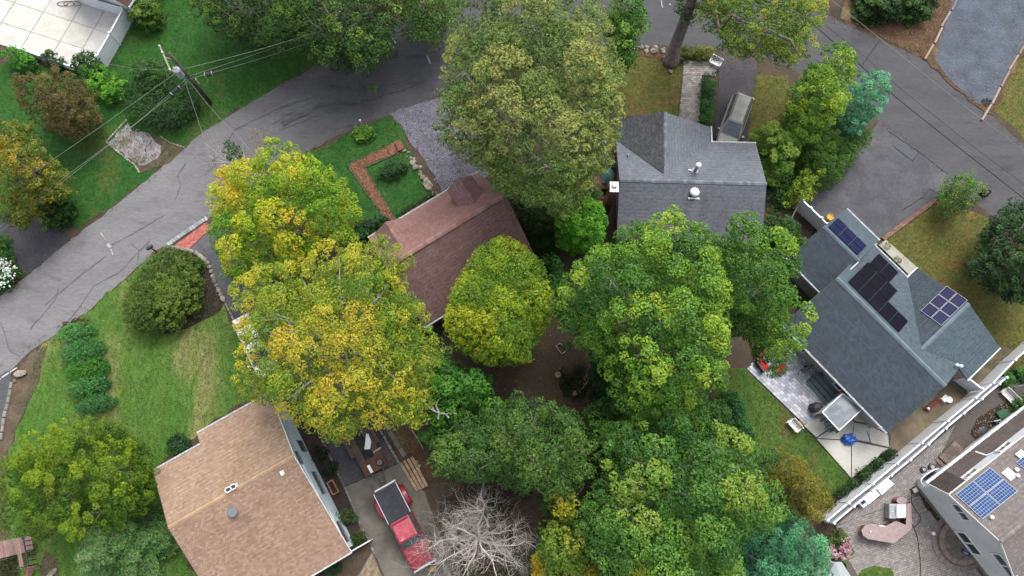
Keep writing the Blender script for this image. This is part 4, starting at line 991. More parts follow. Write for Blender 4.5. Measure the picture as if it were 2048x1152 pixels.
shrub('box_shrub', 'olive shrub at the foot of the leaning trunk, by the top of the paved walk', [(1352, 92), (1420, 92), (1428, 112), (1405, 122), (1370, 118), (1354, 108)], 1.2, P3((60, 78, 34), (96, 112, 46), (130, 136, 56)), seed=112)

tree('golden_tree', 'rounded bright yellow-green tree at the corner of the right-hand street', [(1660, 92), (1696, 112), (1712, 152), (1700, 202), (1688, 240), (1652, 258), (1612, 262), (1590, 242), (1580, 200), (1590, 164), (1608, 134), (1628, 104)], 1, 4, 7.5, P3((62, 112, 30), (94, 144, 36), (130, 168, 44), (154, 178, 54)), tr=0.18, seed=113, leaf=0.16, cr=0.42, dens=90, lobe=1.4, depth=1.0, airy=0.02)
tree('blue_conifer', 'small blue-green conifer overhanging the right-hand street', [(1735, 138), (1762, 160), (1772, 205), (1762, 242), (1722, 262), (1694, 245), (1694, 200), (1712, 165)], 0.6, 3, 6.5, P3((58, 122, 120), (88, 160, 156), (120, 196, 196)), tr=0.12, limbs=6, seed=114, needle=True, leaf=0.2, asp=0.3, cr=0.36, dens=120, lobe=1.0, depth=1.1, airy=0.1)
shrub('yew_hedge', 'broad dark green yew hedge along the left edge of the large asphalt driveway', [(1618, 282), (1690, 262), (1745, 262), (1728, 300), (1682, 360), (1652, 388), (1612, 368), (1600, 325)], 2.8, P3((46, 84, 24), (66, 108, 30), (92, 134, 40)), cat='hedge', seed=115, leaf=0.15, cr=0.35, lobe=1.0, depth=0.3, asp=0.3, edge=0.4)
shrub('holly_bush', 'rounded olive-green bush at the right end of the grey roof', [(1495, 266), (1530, 252), (1570, 265), (1588, 305), (1578, 348), (1545, 374), (1528, 345), (1520, 290)], 3.6, P3((74, 118, 46), (106, 144, 60), (136, 166, 78)), seed=116, leaf=0.15, cr=0.36, lobe=1.3, depth=0.5)
shrub('forsythia', 'loose yellow-green shrub with arching shoots at the end of the white fence', [(1565, 412), (1580, 370), (1600, 345), (1645, 352), (1640, 380), (1620, 402), (1590, 415)], 2.4, P3((84, 124, 34), (134, 160, 50), (166, 176, 66)), seed=117, leaf=0.17, cr=0.3, dens=75, lobe=0.9, depth=0.7, airy=0.3)
shrub('rhododendron', 'dark rounded shrub right of the grey roof, above the large light oak', [(1520, 440), (1545, 432), (1588, 448), (1602, 486), (1560, 495), (1525, 480)], 2.6, P3((30, 66, 28), (48, 90, 38), (70, 116, 48)), seed=118, leaf=0.17)
OG = P3((44, 88, 28), (74, 124, 36), (108, 154, 48), (152, 178, 62))
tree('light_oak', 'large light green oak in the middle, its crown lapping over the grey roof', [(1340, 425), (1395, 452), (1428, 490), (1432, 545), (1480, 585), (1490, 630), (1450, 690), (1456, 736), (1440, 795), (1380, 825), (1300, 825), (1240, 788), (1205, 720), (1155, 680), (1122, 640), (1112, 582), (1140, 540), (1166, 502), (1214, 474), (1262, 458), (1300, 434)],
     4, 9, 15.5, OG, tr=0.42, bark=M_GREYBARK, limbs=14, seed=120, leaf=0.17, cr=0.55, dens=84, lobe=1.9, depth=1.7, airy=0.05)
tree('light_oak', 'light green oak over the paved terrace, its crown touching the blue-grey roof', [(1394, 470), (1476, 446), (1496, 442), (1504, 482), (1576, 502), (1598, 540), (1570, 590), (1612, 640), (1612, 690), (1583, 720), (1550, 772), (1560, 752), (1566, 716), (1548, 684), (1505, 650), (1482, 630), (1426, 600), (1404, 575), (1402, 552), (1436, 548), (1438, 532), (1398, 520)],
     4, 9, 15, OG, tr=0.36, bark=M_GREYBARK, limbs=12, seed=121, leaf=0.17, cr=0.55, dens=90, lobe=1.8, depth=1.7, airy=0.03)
shrub('arborvitae', 'bright green rounded bush between the brick chimney and the light green oak', [(1128, 412), (1165, 408), (1202, 428), (1214, 455), (1200, 488), (1150, 505), (1116, 488), (1106, 448)], 6.0, P3((72, 140, 36), (104, 178, 50), (140, 206, 74)), seed=122, leaf=0.16, cr=0.34, lobe=0.8, depth=0.5)
shrub('sumac', 'dark feathery fronds growing at the lower corner of the red-brown roof', [(1082, 520), (1112, 512), (1132, 556), (1118, 606), (1098, 596), (1088, 565)], 3.2, P3((34, 80, 36), (56, 112, 46), (84, 140, 60)), seed=123, leaf=0.3, asp=0.28, cr=0.4, dens=50, airy=0.25)
tree('cherry_tree', 'deep green tree below the dome-shaped tree, with a dead limb poking out of it', [(850, 722), (902, 712), (960, 742), (1000, 782), (1000, 805), (960, 832), (920, 842), (870, 852), (842, 880), (848, 800)], 1.5, 4.5, 7.5, P3((36, 84, 26), (58, 118, 34), (90, 146, 44)), tr=0.18, limbs=6, seed=124, leaf=0.22, cr=0.45, dens=60, lobe=1.5, depth=1.2, airy=0.12)
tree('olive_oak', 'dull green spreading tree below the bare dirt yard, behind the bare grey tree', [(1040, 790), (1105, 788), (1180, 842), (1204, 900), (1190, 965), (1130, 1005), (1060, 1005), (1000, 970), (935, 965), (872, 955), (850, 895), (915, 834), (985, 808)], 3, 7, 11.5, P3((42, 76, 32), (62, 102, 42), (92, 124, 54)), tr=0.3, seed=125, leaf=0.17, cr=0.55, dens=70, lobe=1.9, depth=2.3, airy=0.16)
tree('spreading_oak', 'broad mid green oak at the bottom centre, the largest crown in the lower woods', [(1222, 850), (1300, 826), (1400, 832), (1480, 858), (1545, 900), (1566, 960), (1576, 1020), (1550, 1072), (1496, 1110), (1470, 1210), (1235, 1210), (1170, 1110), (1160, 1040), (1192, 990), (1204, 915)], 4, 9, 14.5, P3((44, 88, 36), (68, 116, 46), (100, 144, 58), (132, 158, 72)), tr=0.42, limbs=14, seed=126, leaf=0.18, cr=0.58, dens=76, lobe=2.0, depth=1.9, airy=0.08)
tree('sassafras', 'small golden-yellow tree at the left edge of the broad bottom oak', [(1088, 975), (1148, 972), (1162, 1030), (1122, 1055), (1090, 1022)], 3, 6, 8.5, P3((84, 124, 36), (130, 148, 40), (190, 172, 46)), tr=0.14, limbs=4, seed=127, leaf=0.19, cr=0.42, dens=50, lobe=1.3, depth=0.8, airy=0.25)
tree('sassafras', 'green sapling with a few yellow leaves below the small golden-yellow tree', [(1085, 1045), (1165, 1045), (1192, 1095), (1180, 1200), (1100, 1190), (1080, 1100)], 3, 6.5, 9, P3((58, 98, 40), (90, 126, 48), (140, 150, 50)), tr=0.14, limbs=4, seed=128, leaf=0.19, cr=0.45, dens=65, lobe=1.4, depth=1.0)
shrub('yellow_sapling', 'bright yellow sapling at the bottom edge beside the bare grey tree', [(1064, 1118), (1090, 1112), (1106, 1135), (1098, 1180), (1064, 1180)], 6, P3((170, 160, 40), (206, 172, 50)), z0=2, zm=4.5, seed=129, leaf=0.17, cr=0.35, dens=80)
shrub('yellow_sapling', 'long yellow-leaved sapling at the bottom edge under the broad oak', [(1130, 1130), (1205, 1128), (1220, 1180), (1120, 1180)], 7, P3((120, 140, 44), (186, 164, 50)), z0=2, zm=5.5, seed=130, leaf=0.17, cr=0.35, dens=80)
shrub('yellow_sapling', 'small yellow tuft in the broad oak at the bottom edge', [(1260, 1128), (1288, 1122), (1300, 1180), (1256, 1180)], 9.5, P3((150, 150, 44), (200, 176, 56)), z0=6, zm=8.5, seed=131, leaf=0.17, cr=0.35, dens=80)
tree('gold_cypress', 'brownish gold cypress between the back lawn and the teal conifer', [(1530, 880), (1582, 902), (1628, 950), (1646, 1015), (1638, 1066), (1602, 1046), (1560, 1010), (1535, 950)], 1, 4, 8, P3((74, 80, 30), (104, 104, 36), (128, 120, 46)), tr=0.2, seed=132, needle=True, leaf=0.17, asp=0.35, cr=0.42, dens=110, lobe=1.4, depth=0.9, airy=0.03)
tree('teal_conifer', 'blue-green conifer with soft layered sprays left of the pink hydrangea', [(1590, 1010), (1624, 1050), (1640, 1108), (1634, 1200), (1480, 1200), (1480, 1105), (1530, 1052)], 1, 5, 9.5, P3((46, 104, 100), (70, 138, 128), (102, 170, 164)), tr=0.22, seed=133, needle=True, leaf=0.22, asp=0.3, cr=0.5, dens=95, lobe=1.3, depth=1.4, airy=0.05)
shrub('rhododendron', 'blue-green bushes along the left edge of the back lawn', [(1462, 785), (1482, 800), (1486, 850), (1504, 885), (1480, 892), (1440, 850), (1440, 800)], 3.0, P3((34, 84, 52), (50, 112, 66), (72, 132, 76)), seed=134, leaf=0.18, cr=0.4)
shrub('ivy_bank', 'smooth dark green ivy bank beside the dirt yard', [(1178, 700), (1232, 740), (1240, 800), (1225, 880), (1195, 900), (1182, 800)], 2.2, P3((24, 62, 32), (34, 80, 42)), cat='ivy', seed=135, leaf=0.16, cr=0.4, depth=0.15)
tree('olive_juniper', 'olive-yellow spreading tree at the bottom left, beside the brown deck', [(150, 830), (225, 842), (250, 880), (293, 920), (300, 960), (282, 1000), (270, 1040), (205, 1062), (170, 1090), (120, 1062), (90, 1062), (45, 1082), (22, 1060), (15, 990), (0, 980), (-10, 920), (40, 890), (65, 862), (110, 852)], 1.5, 4.5, 8.5, P3((50, 88, 18), (78, 114, 24), (108, 138, 30), (136, 158, 40)), tr=0.26, seed=136, needle=True, leaf=0.14, asp=0.4, cr=0.36, dens=150, lobe=1.5, depth=1.4, airy=0.06)
tree('orange_maple', 'orange and green maple at the left edge', [(-30, 222), (30, 235), (60, 260), (86, 292), (110, 332), (96, 372), (60, 402), (30, 432), (-30, 450)], 2, 4.5, 8, P3((72, 100, 32), (112, 122, 36), (154, 140, 42), (176, 142, 50)), tr=0.2, seed=137, leaf=0.17, cr=0.42, dens=85, lobe=1.4, depth=1.1, airy=0.03)
tree('japanese_maple', 'round bronze-brown maple on the lawn below the white patio', [(78, 145), (130, 135), (168, 162), (186, 210), (166, 250), (130, 268), (80, 260), (46, 230), (40, 192), (50, 165)], 0.8, 3, 6, P3((70, 72, 40), (96, 88, 50), (120, 104, 64), (84, 108, 44)), tr=0.16, seed=138, leaf=0.13, cr=0.36, dens=130, lobe=1.2, depth=0.8, airy=0.02)
BG = P3((36, 92, 30), (60, 130, 40), (92, 160, 54))
for k, (lab, d, h, pal) in enumerate((('bright green shrub under the white fence, leftmost of its row', disc(42, 122, 34, 20, rot=.25), 1.5, BG),
        ('dark twiggy shrub beside the lower edge of the white patio', disc(108, 122, 24, 14, rot=.3), 1.3, P3((34, 66, 30), (56, 92, 44))),
        ('rounded dark shrub at the lower right corner of the white patio', disc(180, 136, 34, 28), 1.8, P3((32, 70, 28), (50, 96, 36), (70, 120, 44))),
        ('lime green bush left of the ivy mound', disc(215, 172, 44, 32, rot=.3), 1.7, P3((52, 112, 32), (84, 158, 44), (120, 180, 64))),
        ('grey-green bush right of the lime green bush', disc(305, 148, 46, 24, rot=.1), 1.6, P3((48, 88, 46), (74, 116, 64))),
        ('leafy green bush at the top by the brown roof corner', disc(294, 26, 38, 32), 2.2, P3((44, 90, 34), (76, 120, 46), (116, 140, 54))),
        ('round clipped dark bush at the mouth of the left driveway', disc(112, 420, 40, 38), 1.8, P3((26, 62, 24), (40, 84, 30), (58, 104, 40))))):
    shrub('garden_shrub', lab, d, h, pal, seed=150 + k, leaf=0.15)
shrub('ivy_mound', 'large dark green ivy mound around the foot of the utility pole', [(255, 170), (300, 152), (345, 152), (400, 168), (420, 198), (392, 236), (346, 270), (300, 266), (258, 238), (248, 202)], 1.3, P3((20, 54, 20), (34, 76, 26), (60, 104, 34)), cat='ivy', seed=160, leaf=0.11, cr=0.22, lobe=3, depth=0.1, edge=0.3)
hy = shrub('hydrangea', 'green hydrangea with white flower heads at the left edge', [(-40, 455), (18, 470), (32, 520), (42, 548), (20, 576), (-40, 600)], 1.6, P3((46, 96, 36), (72, 130, 46)), seed=161)
def blooms(name, poly_px, h, pal, n_per_m2, size, seed, parent):
    C, Nn, col, rng, _, _ = crown(WL(poly_px, h * 0.8), h * 0.6, h * 0.8, h * 1.12, pal, leaf=size, cr=0.22, dens=n_per_m2, lobe=.6, depth=.1, edge=.5, seed=seed, fill=False, airy=.45)
    me = leaf_mesh(name, C, Nn, size, 0.9, col, world_loc(parent), rng)
    return link_mesh(me, name, M_LEAF, parent, kind='stuff')
blooms('flower_heads', [(2, 520), (30, 512), (42, 545), (20, 575), (-10, 585)], 1.6, [K(236, 238, 236, .7), K(206, 212, 206, .7)], 34, 0.14, 162, hy)
shrub('weeping_cherry', 'big mounded weeping shrub with arching twigs beside the street lawn', [(342, 494), (390, 510), (410, 558), (400, 614), (352, 658), (288, 672), (248, 640), (256, 588), (298, 526)], 3.0, P3((58, 84, 30), (84, 112, 44), (112, 138, 62)), seed=163, leaf=0.18, asp=0.3, cr=0.26, dens=150, lobe=3, depth=0.15, edge=0.95)
shrub('box_shrub', 'small round box bush in the mulch beside the big weeping shrub', disc(395, 531, 15), 0.9, P3((46, 88, 30), (70, 116, 42)), seed=164)
for k, (cx, cy, rx, ry, lab) in enumerate(((156, 668, 34, 20, 'topmost shrub of the clipped row on the front lawn, nearest the street'), (170, 704, 42, 25, 'second clipped shrub from the street in the front-lawn row'), (180, 742, 42, 26, 'largest, lightest shrub in the middle of the front-lawn row'), (183, 774, 40, 22, 'fourth clipped shrub from the street in the front-lawn row'), (196, 810, 38, 18, 'last clipped shrub of the front-lawn row, beside the olive tree'))):
    shrub('clipped_shrub', lab, disc(cx, cy, rx * 1.1, ry * 1.08, n=20, rot=-0.3, jit=.02), 1.5, P3((52, 108, 70), (72, 136, 88), (98, 160, 110)) if k != 2 else P3((36, 92, 34), (58, 122, 44), (80, 140, 52)), group='clipped shrubs on the front lawn', seed=170 + k, leaf=0.1, cr=.15, dens=210, lobe=4, depth=0.02, edge=1.0, zm=.45, airy=0)
shrub('barberry_shrub', 'red-brown low bush at the street end of the clipped shrub row', disc(146, 652, 26, 9, rot=-.35), 0.7, P3((70, 44, 36), (96, 62, 48)), seed=176)
shrub('juniper', 'low dark juniper mound on the small lawn inside the brick path', disc(785, 341, 34, 16, rot=-.3), 0.7, P3((22, 58, 32), (36, 80, 44), (50, 96, 52)), seed=177, depth=.1)
shrub('hosta', 'bright green hosta clump on the strip of lawn beside the street', disc(727, 270, 21, 15, rot=-.2), 0.6, P3((62, 110, 38), (92, 144, 52), (120, 160, 70)), seed=178, leaf=0.24, asp=0.6, dens=60, cat='plant')
shrub('rhododendron', 'dark green shrub against the front of the red-brown house, left of the path', [(690, 455), (735, 438), (775, 432), (772, 455), (750, 478), (700, 492)], 1.4, P3((24, 60, 30), (40, 88, 44), (60, 110, 56)), seed=179, leaf=0.16)
shrub('azalea', 'low dark hedge of shrubs under the gutter of the red-brown house', [(792, 430), (860, 388), (885, 384), (880, 402), (810, 442)], 0.8, P3((34, 50, 24), (52, 76, 34), (76, 70, 40)), seed=180)
shrub('viburnum', 'wild green shrub on the bank at the top right street corner', [(1700, -40), (1885, -40), (1878, 20), (1850, 42), (1800, 38), (1760, 44), (1722, 38)], 2.2, P3((34, 66, 32), (52, 92, 42), (84, 124, 50)), seed=181, leaf=0.2, cr=0.4, lobe=1.2, depth=.8, airy=.1)
tree('dark_maple', 'dark green tree at the right edge overhanging the corner of the street', [(2130, 360), (2048, 392), (2012, 420), (1986, 450), (1992, 500), (1962, 508), (1972, 535), (1992, 562), (2050, 590), (2130, 600)], 1.5, 4.5, 8, P3((28, 62, 34), (44, 84, 44), (64, 104, 52)), tr=0.22, seed=182, leaf=0.19, cr=0.45, dens=70, lobe=1.5, depth=1.1)
tree('crape_myrtle', 'small thin green tree where the right-hand driveway meets the street', [(1880, 372), (1910, 345), (1948, 342), (1978, 378), (1966, 410), (1932, 430), (1892, 402)], 0.8, 2.4, 4.5, P3((62, 100, 38), (92, 134, 52), (120, 154, 66)), tr=0.1, limbs=7, seed=183, leaf=0.15, cr=0.34, dens=70, lobe=1.1, depth=.9, airy=0.35)
shrub('low_hedge', 'clipped low hedge between the paved walk and the driveway with the parked car', [(1403, 150), (1430, 152), (1428, 190), (1424, 236), (1420, 262), (1396, 250), (1398, 200)], 1.1, P3((28, 70, 28), (46, 100, 40), (64, 120, 56)), cat='hedge', seed=184, edge=.35, depth=.1)

UG = P3((34, 74, 28), (54, 104, 38), (78, 130, 50))
for lab, pl, h, sd in (('dense dark undergrowth filling the ground between the bottom oaks', [(1190, 700), (1240, 790), (1440, 800), (1500, 890), (1545, 960), (1560, 1190), (1040, 1190), (1075, 1000), (1180, 960), (1200, 880), (1186, 800)], 3.4, 310), ('dark undergrowth below the deep green tree and the dull green tree', [(850, 860), (920, 840), (1000, 802), (1045, 800), (1060, 990), (985, 965), (880, 950), (862, 900)], 2.4, 311), ('low dark plants in the shade at the right end of the red-brown roof', [(1035, 430), (1100, 460), (1112, 520), (1098, 640), (1075, 600), (1080, 540), (1046, 478)], .7, 312), ('dark ground cover in the shade behind the round golden tree and the hedge', [(1520, 380), (1570, 270), (1620, 280), (1605, 370), (1570, 420), (1540, 430)], .6, 313)):
    shrub('undergrowth', lab, pl, h, UG, seed=sd, leaf=.17, cr=.5, dens=70, lobe=1.6, depth=1.0, airy=.04 if h > 1 else .5, kind='stuff')
shrub('understory_trees', 'mid green understory trees joining the crowns of the middle and bottom oaks', [(1172, 815), (1230, 790), (1330, 812), (1440, 805), (1480, 850), (1400, 862), (1290, 858), (1210, 880), (1180, 900)], 6.5, P3((38, 80, 30), (60, 108, 40), (86, 134, 50)), z0=1.0, zm=4.5, seed=330, leaf=.17, cr=.48, dens=70, lobe=1.7, depth=1.2)
# ================================================================ everything that stands on the ground
def along(pts, step):
    """points every `step` metres along a polyline, with the local direction"""
    pts = [Vector(p) for p in pts]; out = []; carry = 0.0
    for a, b in zip(pts, pts[1:]):
        L = (b - a).length; d = (b - a) / max(L, 1e-9); t = carry
        while t < L: out.append((a + d * t, d)); t += step
        carry = t - L
    return out
def stone_row(name, label, cat, px, L, w, h, pal, m=None, piece='stone', seed=0, gap=0.03, group=None):
    """a row of single blocks set along a line"""
    rng = random.Random(seed); pts = WL(px, 0)
    root = empty(name, pts[0], label, cat, group)
    for p, d in along(pts, L):
        s = Vector((-d.y, d.x, 0)); a = rng.uniform(-.06, .06); d2 = (d + s * a).normalized(); s2 = Vector((-d2.y, d2.x, 0))
        l, ww, hh = (L - gap) * rng.uniform(.9, 1.0), w * rng.uniform(.85, 1.12), h * rng.uniform(.85, 1.15); k = rng.uniform(.8, 1.2); c = tuple(x * k for x in rng.choice(pal))
        mb = MB(); o = p - s2 * ww / 2; e = min(.02, ww * .1)
        mb.prism([o, o + d2 * l, o + d2 * l + s2 * ww, o + s2 * ww], -.05, hh * .8, c).prism([o + d2 * e + s2 * e, o + d2 * (l - e) + s2 * e, o + d2 * (l - e) + s2 * (ww - e), o + d2 * e + s2 * (ww - e)], hh * .8, hh, c)
        mb.build(piece, m or M_PAVER, root, origin=Vector((p.x, p.y, 0)))
    return root
def rock_mesh(seed, m=None):
    rng = random.Random(seed); bm = bmesh.new(); bmesh.ops.create_icosphere(bm, subdivisions=2, radius=1.0)
    k = [Vector((rng.gauss(0, 1), rng.gauss(0, 1), rng.gauss(0, 1))).normalized() for _ in range(7)]; cut = [rng.uniform(.55, .95) for _ in k]
    for v in bm.verts:
        for q, c in zip(k, cut):
            t = v.co.dot(q)
            if t > c: v.co -= q * (t - c)
        v.co.z *= .7
    me = bpy.data.meshes.new('rock'); bm.to_mesh(me); bm.free()
    at = me.attributes.new('col', 'FLOAT_COLOR', 'FACE'); g = rng.uniform(.8, 1.25)
    at.data.foreach_set('color', np.tile(np.array([g, g * .97, g * .92, 1], np.float32), len(me.polygons)))
    me.materials.append(m or M_STONE); return me
ROCKS = [rock_mesh(i) for i in range(6)]
def rock(parent, p, r, rng, name='rock', label=None, cat=None, sx=1.0, sz=1.0, rz=None):
    o = bpy.data.objects.new(name, ROCKS[rng.randrange(6)]); COL.objects.link(o)
    if parent is not None: o.parent = parent; o.location = Vector(p) - world_loc(parent)
    else: o.location = p
    o.scale = (r * rng.uniform(.85, 1.25) * sx, r, r * sz * rng.uniform(.8, 1.1)); o.rotation_euler = (rng.uniform(-.3, .3), rng.uniform(-.3, .3), rng.uniform(0, 6.28) if rz is None else rz)
    return props(o, label, cat)
def rocks(name, label, spots, seed, cat='rocks'):
    rng = random.Random(seed); root = empty(name, W(spots[0][0], spots[0][1], 0), label, cat)
    for x, y, r in spots: rock(root, W(x, y, r * .3), r, rng)
    return root
def fence(name, label, top_px, h, m=M_WHITE, post=.13, cap=.17, panel=.05, group='white vinyl fences', gap=0.0, cat='fence', bays=None):
    pts = [W(x, y, h) for x, y in top_px]; pts = [Vector((p.x, p.y, 0)) for p in pts]
    if bays:
        q = []
        for a, b in zip(pts, pts[1:]):
            for i in range(bays): q.append(a.lerp(b, i / bays))
        pts = q + [pts[-1]]
    root = empty(name, pts[0], label, cat, group)
    for i, p in enumerate(pts):
        d = (pts[min(i + 1, len(pts) - 1)] - pts[max(i - 1, 0)]).normalized(); rz = math.atan2(d.y, d.x)
        po = MB().box(p, post, post, h + .06, rz).build('post', m, root)
        if cap: MB().box(p + Vector((0, 0, h + .06)), cap, cap, .05, rz).box(p + Vector((0, 0, h + .11)), cap * .6, cap * .6, .05, rz).build('post_cap', m, po, origin=world_loc(po))
    for a, b in zip(pts, pts[1:]):
        d = (b - a).normalized(); a2, b2 = a + d * post * .5, b - d * post * .5
        MB().bar(a2 + Vector((0, 0, .06)), b2 + Vector((0, 0, .06)), panel, h - .14).build('panel', m, root)
        MB().bar(a2 + Vector((0, 0, h - .08)), b2 + Vector((0, 0, h - .08)), panel + .06, .08).build('rail', m, root)
    return root
def tube_obj(name, pts, r, m, label=None, cat=None, group=None, parent=None, n=6):
    return MB().tube(pts, r, n).build(name, m, parent, label, cat, group, smooth=True)
def curve(pts, k=6):
    """Catmull-Rom through the points"""
    pts = [Vector(p) for p in pts]; out = []
    for i in range(len(pts) - 1):
        p0, p1, p2, p3 = pts[max(i - 1, 0)], pts[i], pts[i + 1], pts[min(i + 2, len(pts) - 1)]
        for j in range(k):
            t = j / k; out.append(0.5 * ((2 * p1) + (p2 - p0) * t + (2 * p0 - 5 * p1 + 4 * p2 - p3) * t * t + (3 * p1 - p0 - 3 * p2 + p3) * t ** 3))
    return out + [pts[-1]]
def sag(a, b, s, k=14):
    a, b = Vector(a), Vector(b); return [a.lerp(b, i / k) - Vector((0, 0, s * 4 * (i / k) * (1 - i / k))) for i in range(k + 1)]
GRS = [K(190, 186, 180), K(168, 164, 158), K(206, 204, 200)]
BRN = [(1.0, 1.0, 1.0), (.85, .82, .8), (1.15, 1.1, 1.1)]

# ---------------------------------------------------------------- white patio, top left
pat = sheet('concrete_patio', WL([(-30, 60), (40, -30), (250, -30), (236, 60), (192, 128), (150, 134), (-30, 80)]), M_CONC, seed=70, c=(1,1,1))
def bil(a, b, c, d, s, t): return a.lerp(b, s).lerp(d.lerp(c, s), t)
q = WL([(66, -48), (262, 18), (190, 150), (-20, 84)], 0)
cs = (-0.25, .0, .29, .57, .79, 1.0); rs = (-.3, .03, .42, .72, 1.0)
rngp = random.Random(5)
for i in range(len(cs) - 1):
    for j in range(len(rs) - 1):
        e = .006; pp = [bil(*q, cs[i] + e, rs[j] + e), bil(*q, cs[i + 1] - e, rs[j] + e), bil(*q, cs[i + 1] - e, rs[j + 1] - e), bil(*q, cs[i] + e, rs[j + 1] - e)]
        k = rngp.uniform(.94, 1.06) * 1.35
        MB().prism(pp, .0, SHEET[0] + .02, (k, k, k * rngp.uniform(.96, 1.03))).build('slab', M_CONC, pat)
fence('vinyl_fence', 'tall white vinyl fence along the right side of the white concrete patio', [(193, 112), (219, 66), (245, 18)], 1.75)
fence('vinyl_fence', 'white vinyl fence along the top of the white concrete patio', [(243, 16), (196, 2), (150, -12)], 1.5)
fence('vinyl_fence', 'low white fence behind the shrubs at the bottom of the white patio', [(20, 90), (82, 112), (147, 134)], .9)
tube_obj('garden_hose', curve([W(122 + 14 * math.cos(t * 1.1) + t * 2.2, 7 + 5 * math.sin(t * 1.1), .12 + .01 * t) for t in range(14)], 3), .025, M_DARK, 'black garden hose coiled on the white patio', 'hose')

# ---------------------------------------------------------------- left side: pad edging, kerbs, apron
stone_row('stone_edging', 'white block edging round the left and lower sides of the small gravel pad', 'edging', [(254, 240), (213, 284), (250, 315), (270, 330), (280, 346)], .26, .14, .1, [K(214, 210, 200), K(190, 184, 172)], seed=1)
stone_row('stone_edging', 'short arc of pale edging stones beside the ivy mound and the street', 'edging', [(320, 272), (340, 286), (366, 294)], .28, .1, .07, [K(190, 180, 160)], seed=2)
stone_row('kerb', 'grey stone kerb at the left edge, along the lowest driveway', 'kerb', [(25, 764), (18, 800), (10, 832), (4, 868)], .55, .26, .14, [K(168, 160, 152)], seed=3, piece='kerb_stone')
stone_row('kerb', 'narrow white kerb between the street and the driveway at the left edge', 'kerb', [(-12, 766), (26, 741)], .7, .12, .08, [K(226, 226, 228)], seed=4, piece='kerb_stone')
rng = random.Random(9)
rk = rock(None, W(42, 746, .15), .32, rng, 'boulder', 'pale rough boulder at the corner of the driveway at the left edge', 'rock', sx=1.7, sz=.8, rz=.35)
rock(None, W(29, 762, .1), .16, rng, 'boulder', 'small white stone beside the kerb at the left edge', 'rock')
stone_row('block_apron', 'line of pale paving blocks where the brick apron meets the street', 'edging', [(335, 489), (411, 438)], .235, .34, .05, [K(196, 206, 208), K(180, 190, 192), K(208, 216, 218)], seed=5, piece='block')
ap = sheet('brick_apron', WL([(345, 495), (414, 445), (422, 458), (379, 499)]), mat('mortar', K(120, 110, 104), fine=.2), seed=71)
pieces([(p.x, p.y) for p in WL([(345, 495), (414, 445), (422, 458), (379, 499)])], W(414, 445) - W(345, 495), .21, .105, .012, .01, SHEET[0] + .03, [K(206, 120, 110, .52), K(186, 106, 98, .52), K(214, 134, 124, .52)], seed=6, name='brick', m=M_PAVER, parent=ap, jit=.003)
wl1 = empty('stone_wall', W(380, 502), 'curved low wall of flat brown stones round the mulch bed of the big shrub', 'wall')
rng = random.Random(12)
for i, (p, d) in enumerate(along(curve(WL([(334, 494), (352, 496), (387, 504), (411, 521), (422, 540), (428, 560), (440, 586), (449, 602)])), .42)):
    rock(wl1, p + Vector((0, 0, .1)), .2, rng, 'stone', sx=1.3, sz=.9, rz=math.atan2(d.y, d.x) + rng.uniform(-.2, .2))
stone_row('stone_edging', 'straight pale block edging continuing from the curved stone wall under the yellow tree', 'edging', [(447, 598), (458, 620), (474, 652)], .4, .14, .14, [K(176, 168, 156), K(150, 142, 130)], seed=7)
b = W(313, 503, 0); mbx = empty('mailbox', b, 'dark mailbox on a post at the edge of the street by the big shrub', 'mailbox')
MB().box(b, .09, .09, 1.05, .6).build('post', M_DARK, mbx)
d = Vector((.8, .55, 0)).normalized(); s = Vector((-d.y, d.x, 0)); mb = MB(); c0 = b + Vector((0, 0, 1.05))
mb.tube([c0 - d * .27 + Vector((0, 0, .12)), c0 + d * .27 + Vector((0, 0, .12))], .13, 12); mb.obox(c0 - d * .27 - s * .13, d * .54, s * .26, Vector((0, 0, .12)))
mb.build('box', mat('slate_box', K(84, 92, 112), fine=.2, rough=.5), mbx); MB().obox(c0 + s * .14 + Vector((0, 0, .12)), d * .05, s * .02, Vector((0, 0, .2))).build('flag', mat('red_paint', K(180, 40, 36), fine=.1), mbx)

# ---------------------------------------------------------------- utility pole and its lines
best = min(((W(421, 206, 0).xy - W(331, 112, z).xy).length, z) for z in [5 + i * .05 for i in range(160)])
ZP = best[1]; pb = W(421, 206, 0); pt = Vector((pb.x, pb.y, ZP))
pole = empty('utility_pole', pb, 'leaning-looking wooden utility pole carrying a grey transformer and a crossarm', 'utility pole')
MB().tube([pb, pt], [.17, .12], 10).build('pole', mat('creosoted_pole', K(92, 78, 72), K(128, 116, 106), s=2, fine=.25), pole, smooth=True)
a, bb = W(320, 92, ZP - .3), W(343, 144, ZP - .3)
MB().bar(a, bb, .11, .13).build('crossarm', mat('pale_timber', K(196, 188, 164), K(170, 160, 140), s=4, fine=.2), pole)
mid = a.lerp(bb, .45)
for t in (.05, .3, .95):
    MB().lathe(a.lerp(bb, t) + Vector((0, 0, .13)), [(.03, 0), (.07, .03), (.03, .07), (.065, .1), (.03, .16)], 8).build('insulator', M_WHITE, pole)
MB().bar(mid + Vector((0, 0, -.02)), pt - Vector((0, 0, .9)), .05, .05).build('arm_brace', M_GREYMETAL, pole)
tc = W(357, 145, ZP - 1.6)
tr_ = MB().lathe(tc - Vector((0, 0, .5)), [(.24, 0), (.28, .04), (.28, .86), (.3, .88), (.22, .98)], 16).build('transformer', mat('transformer_grey', K(206, 214, 218), K(186, 194, 200), s=2, fine=.1, rough=.45), pole, smooth=False)
for k in (-1, 1): MB().lathe(tc + Vector((.1 * k, .06, .46)), [(.05, 0), (.07, .05), (.04, .1), (.06, .14), (.03, .25)], 8).build('bushing', M_WHITE, tr_, origin=world_loc(tr_))
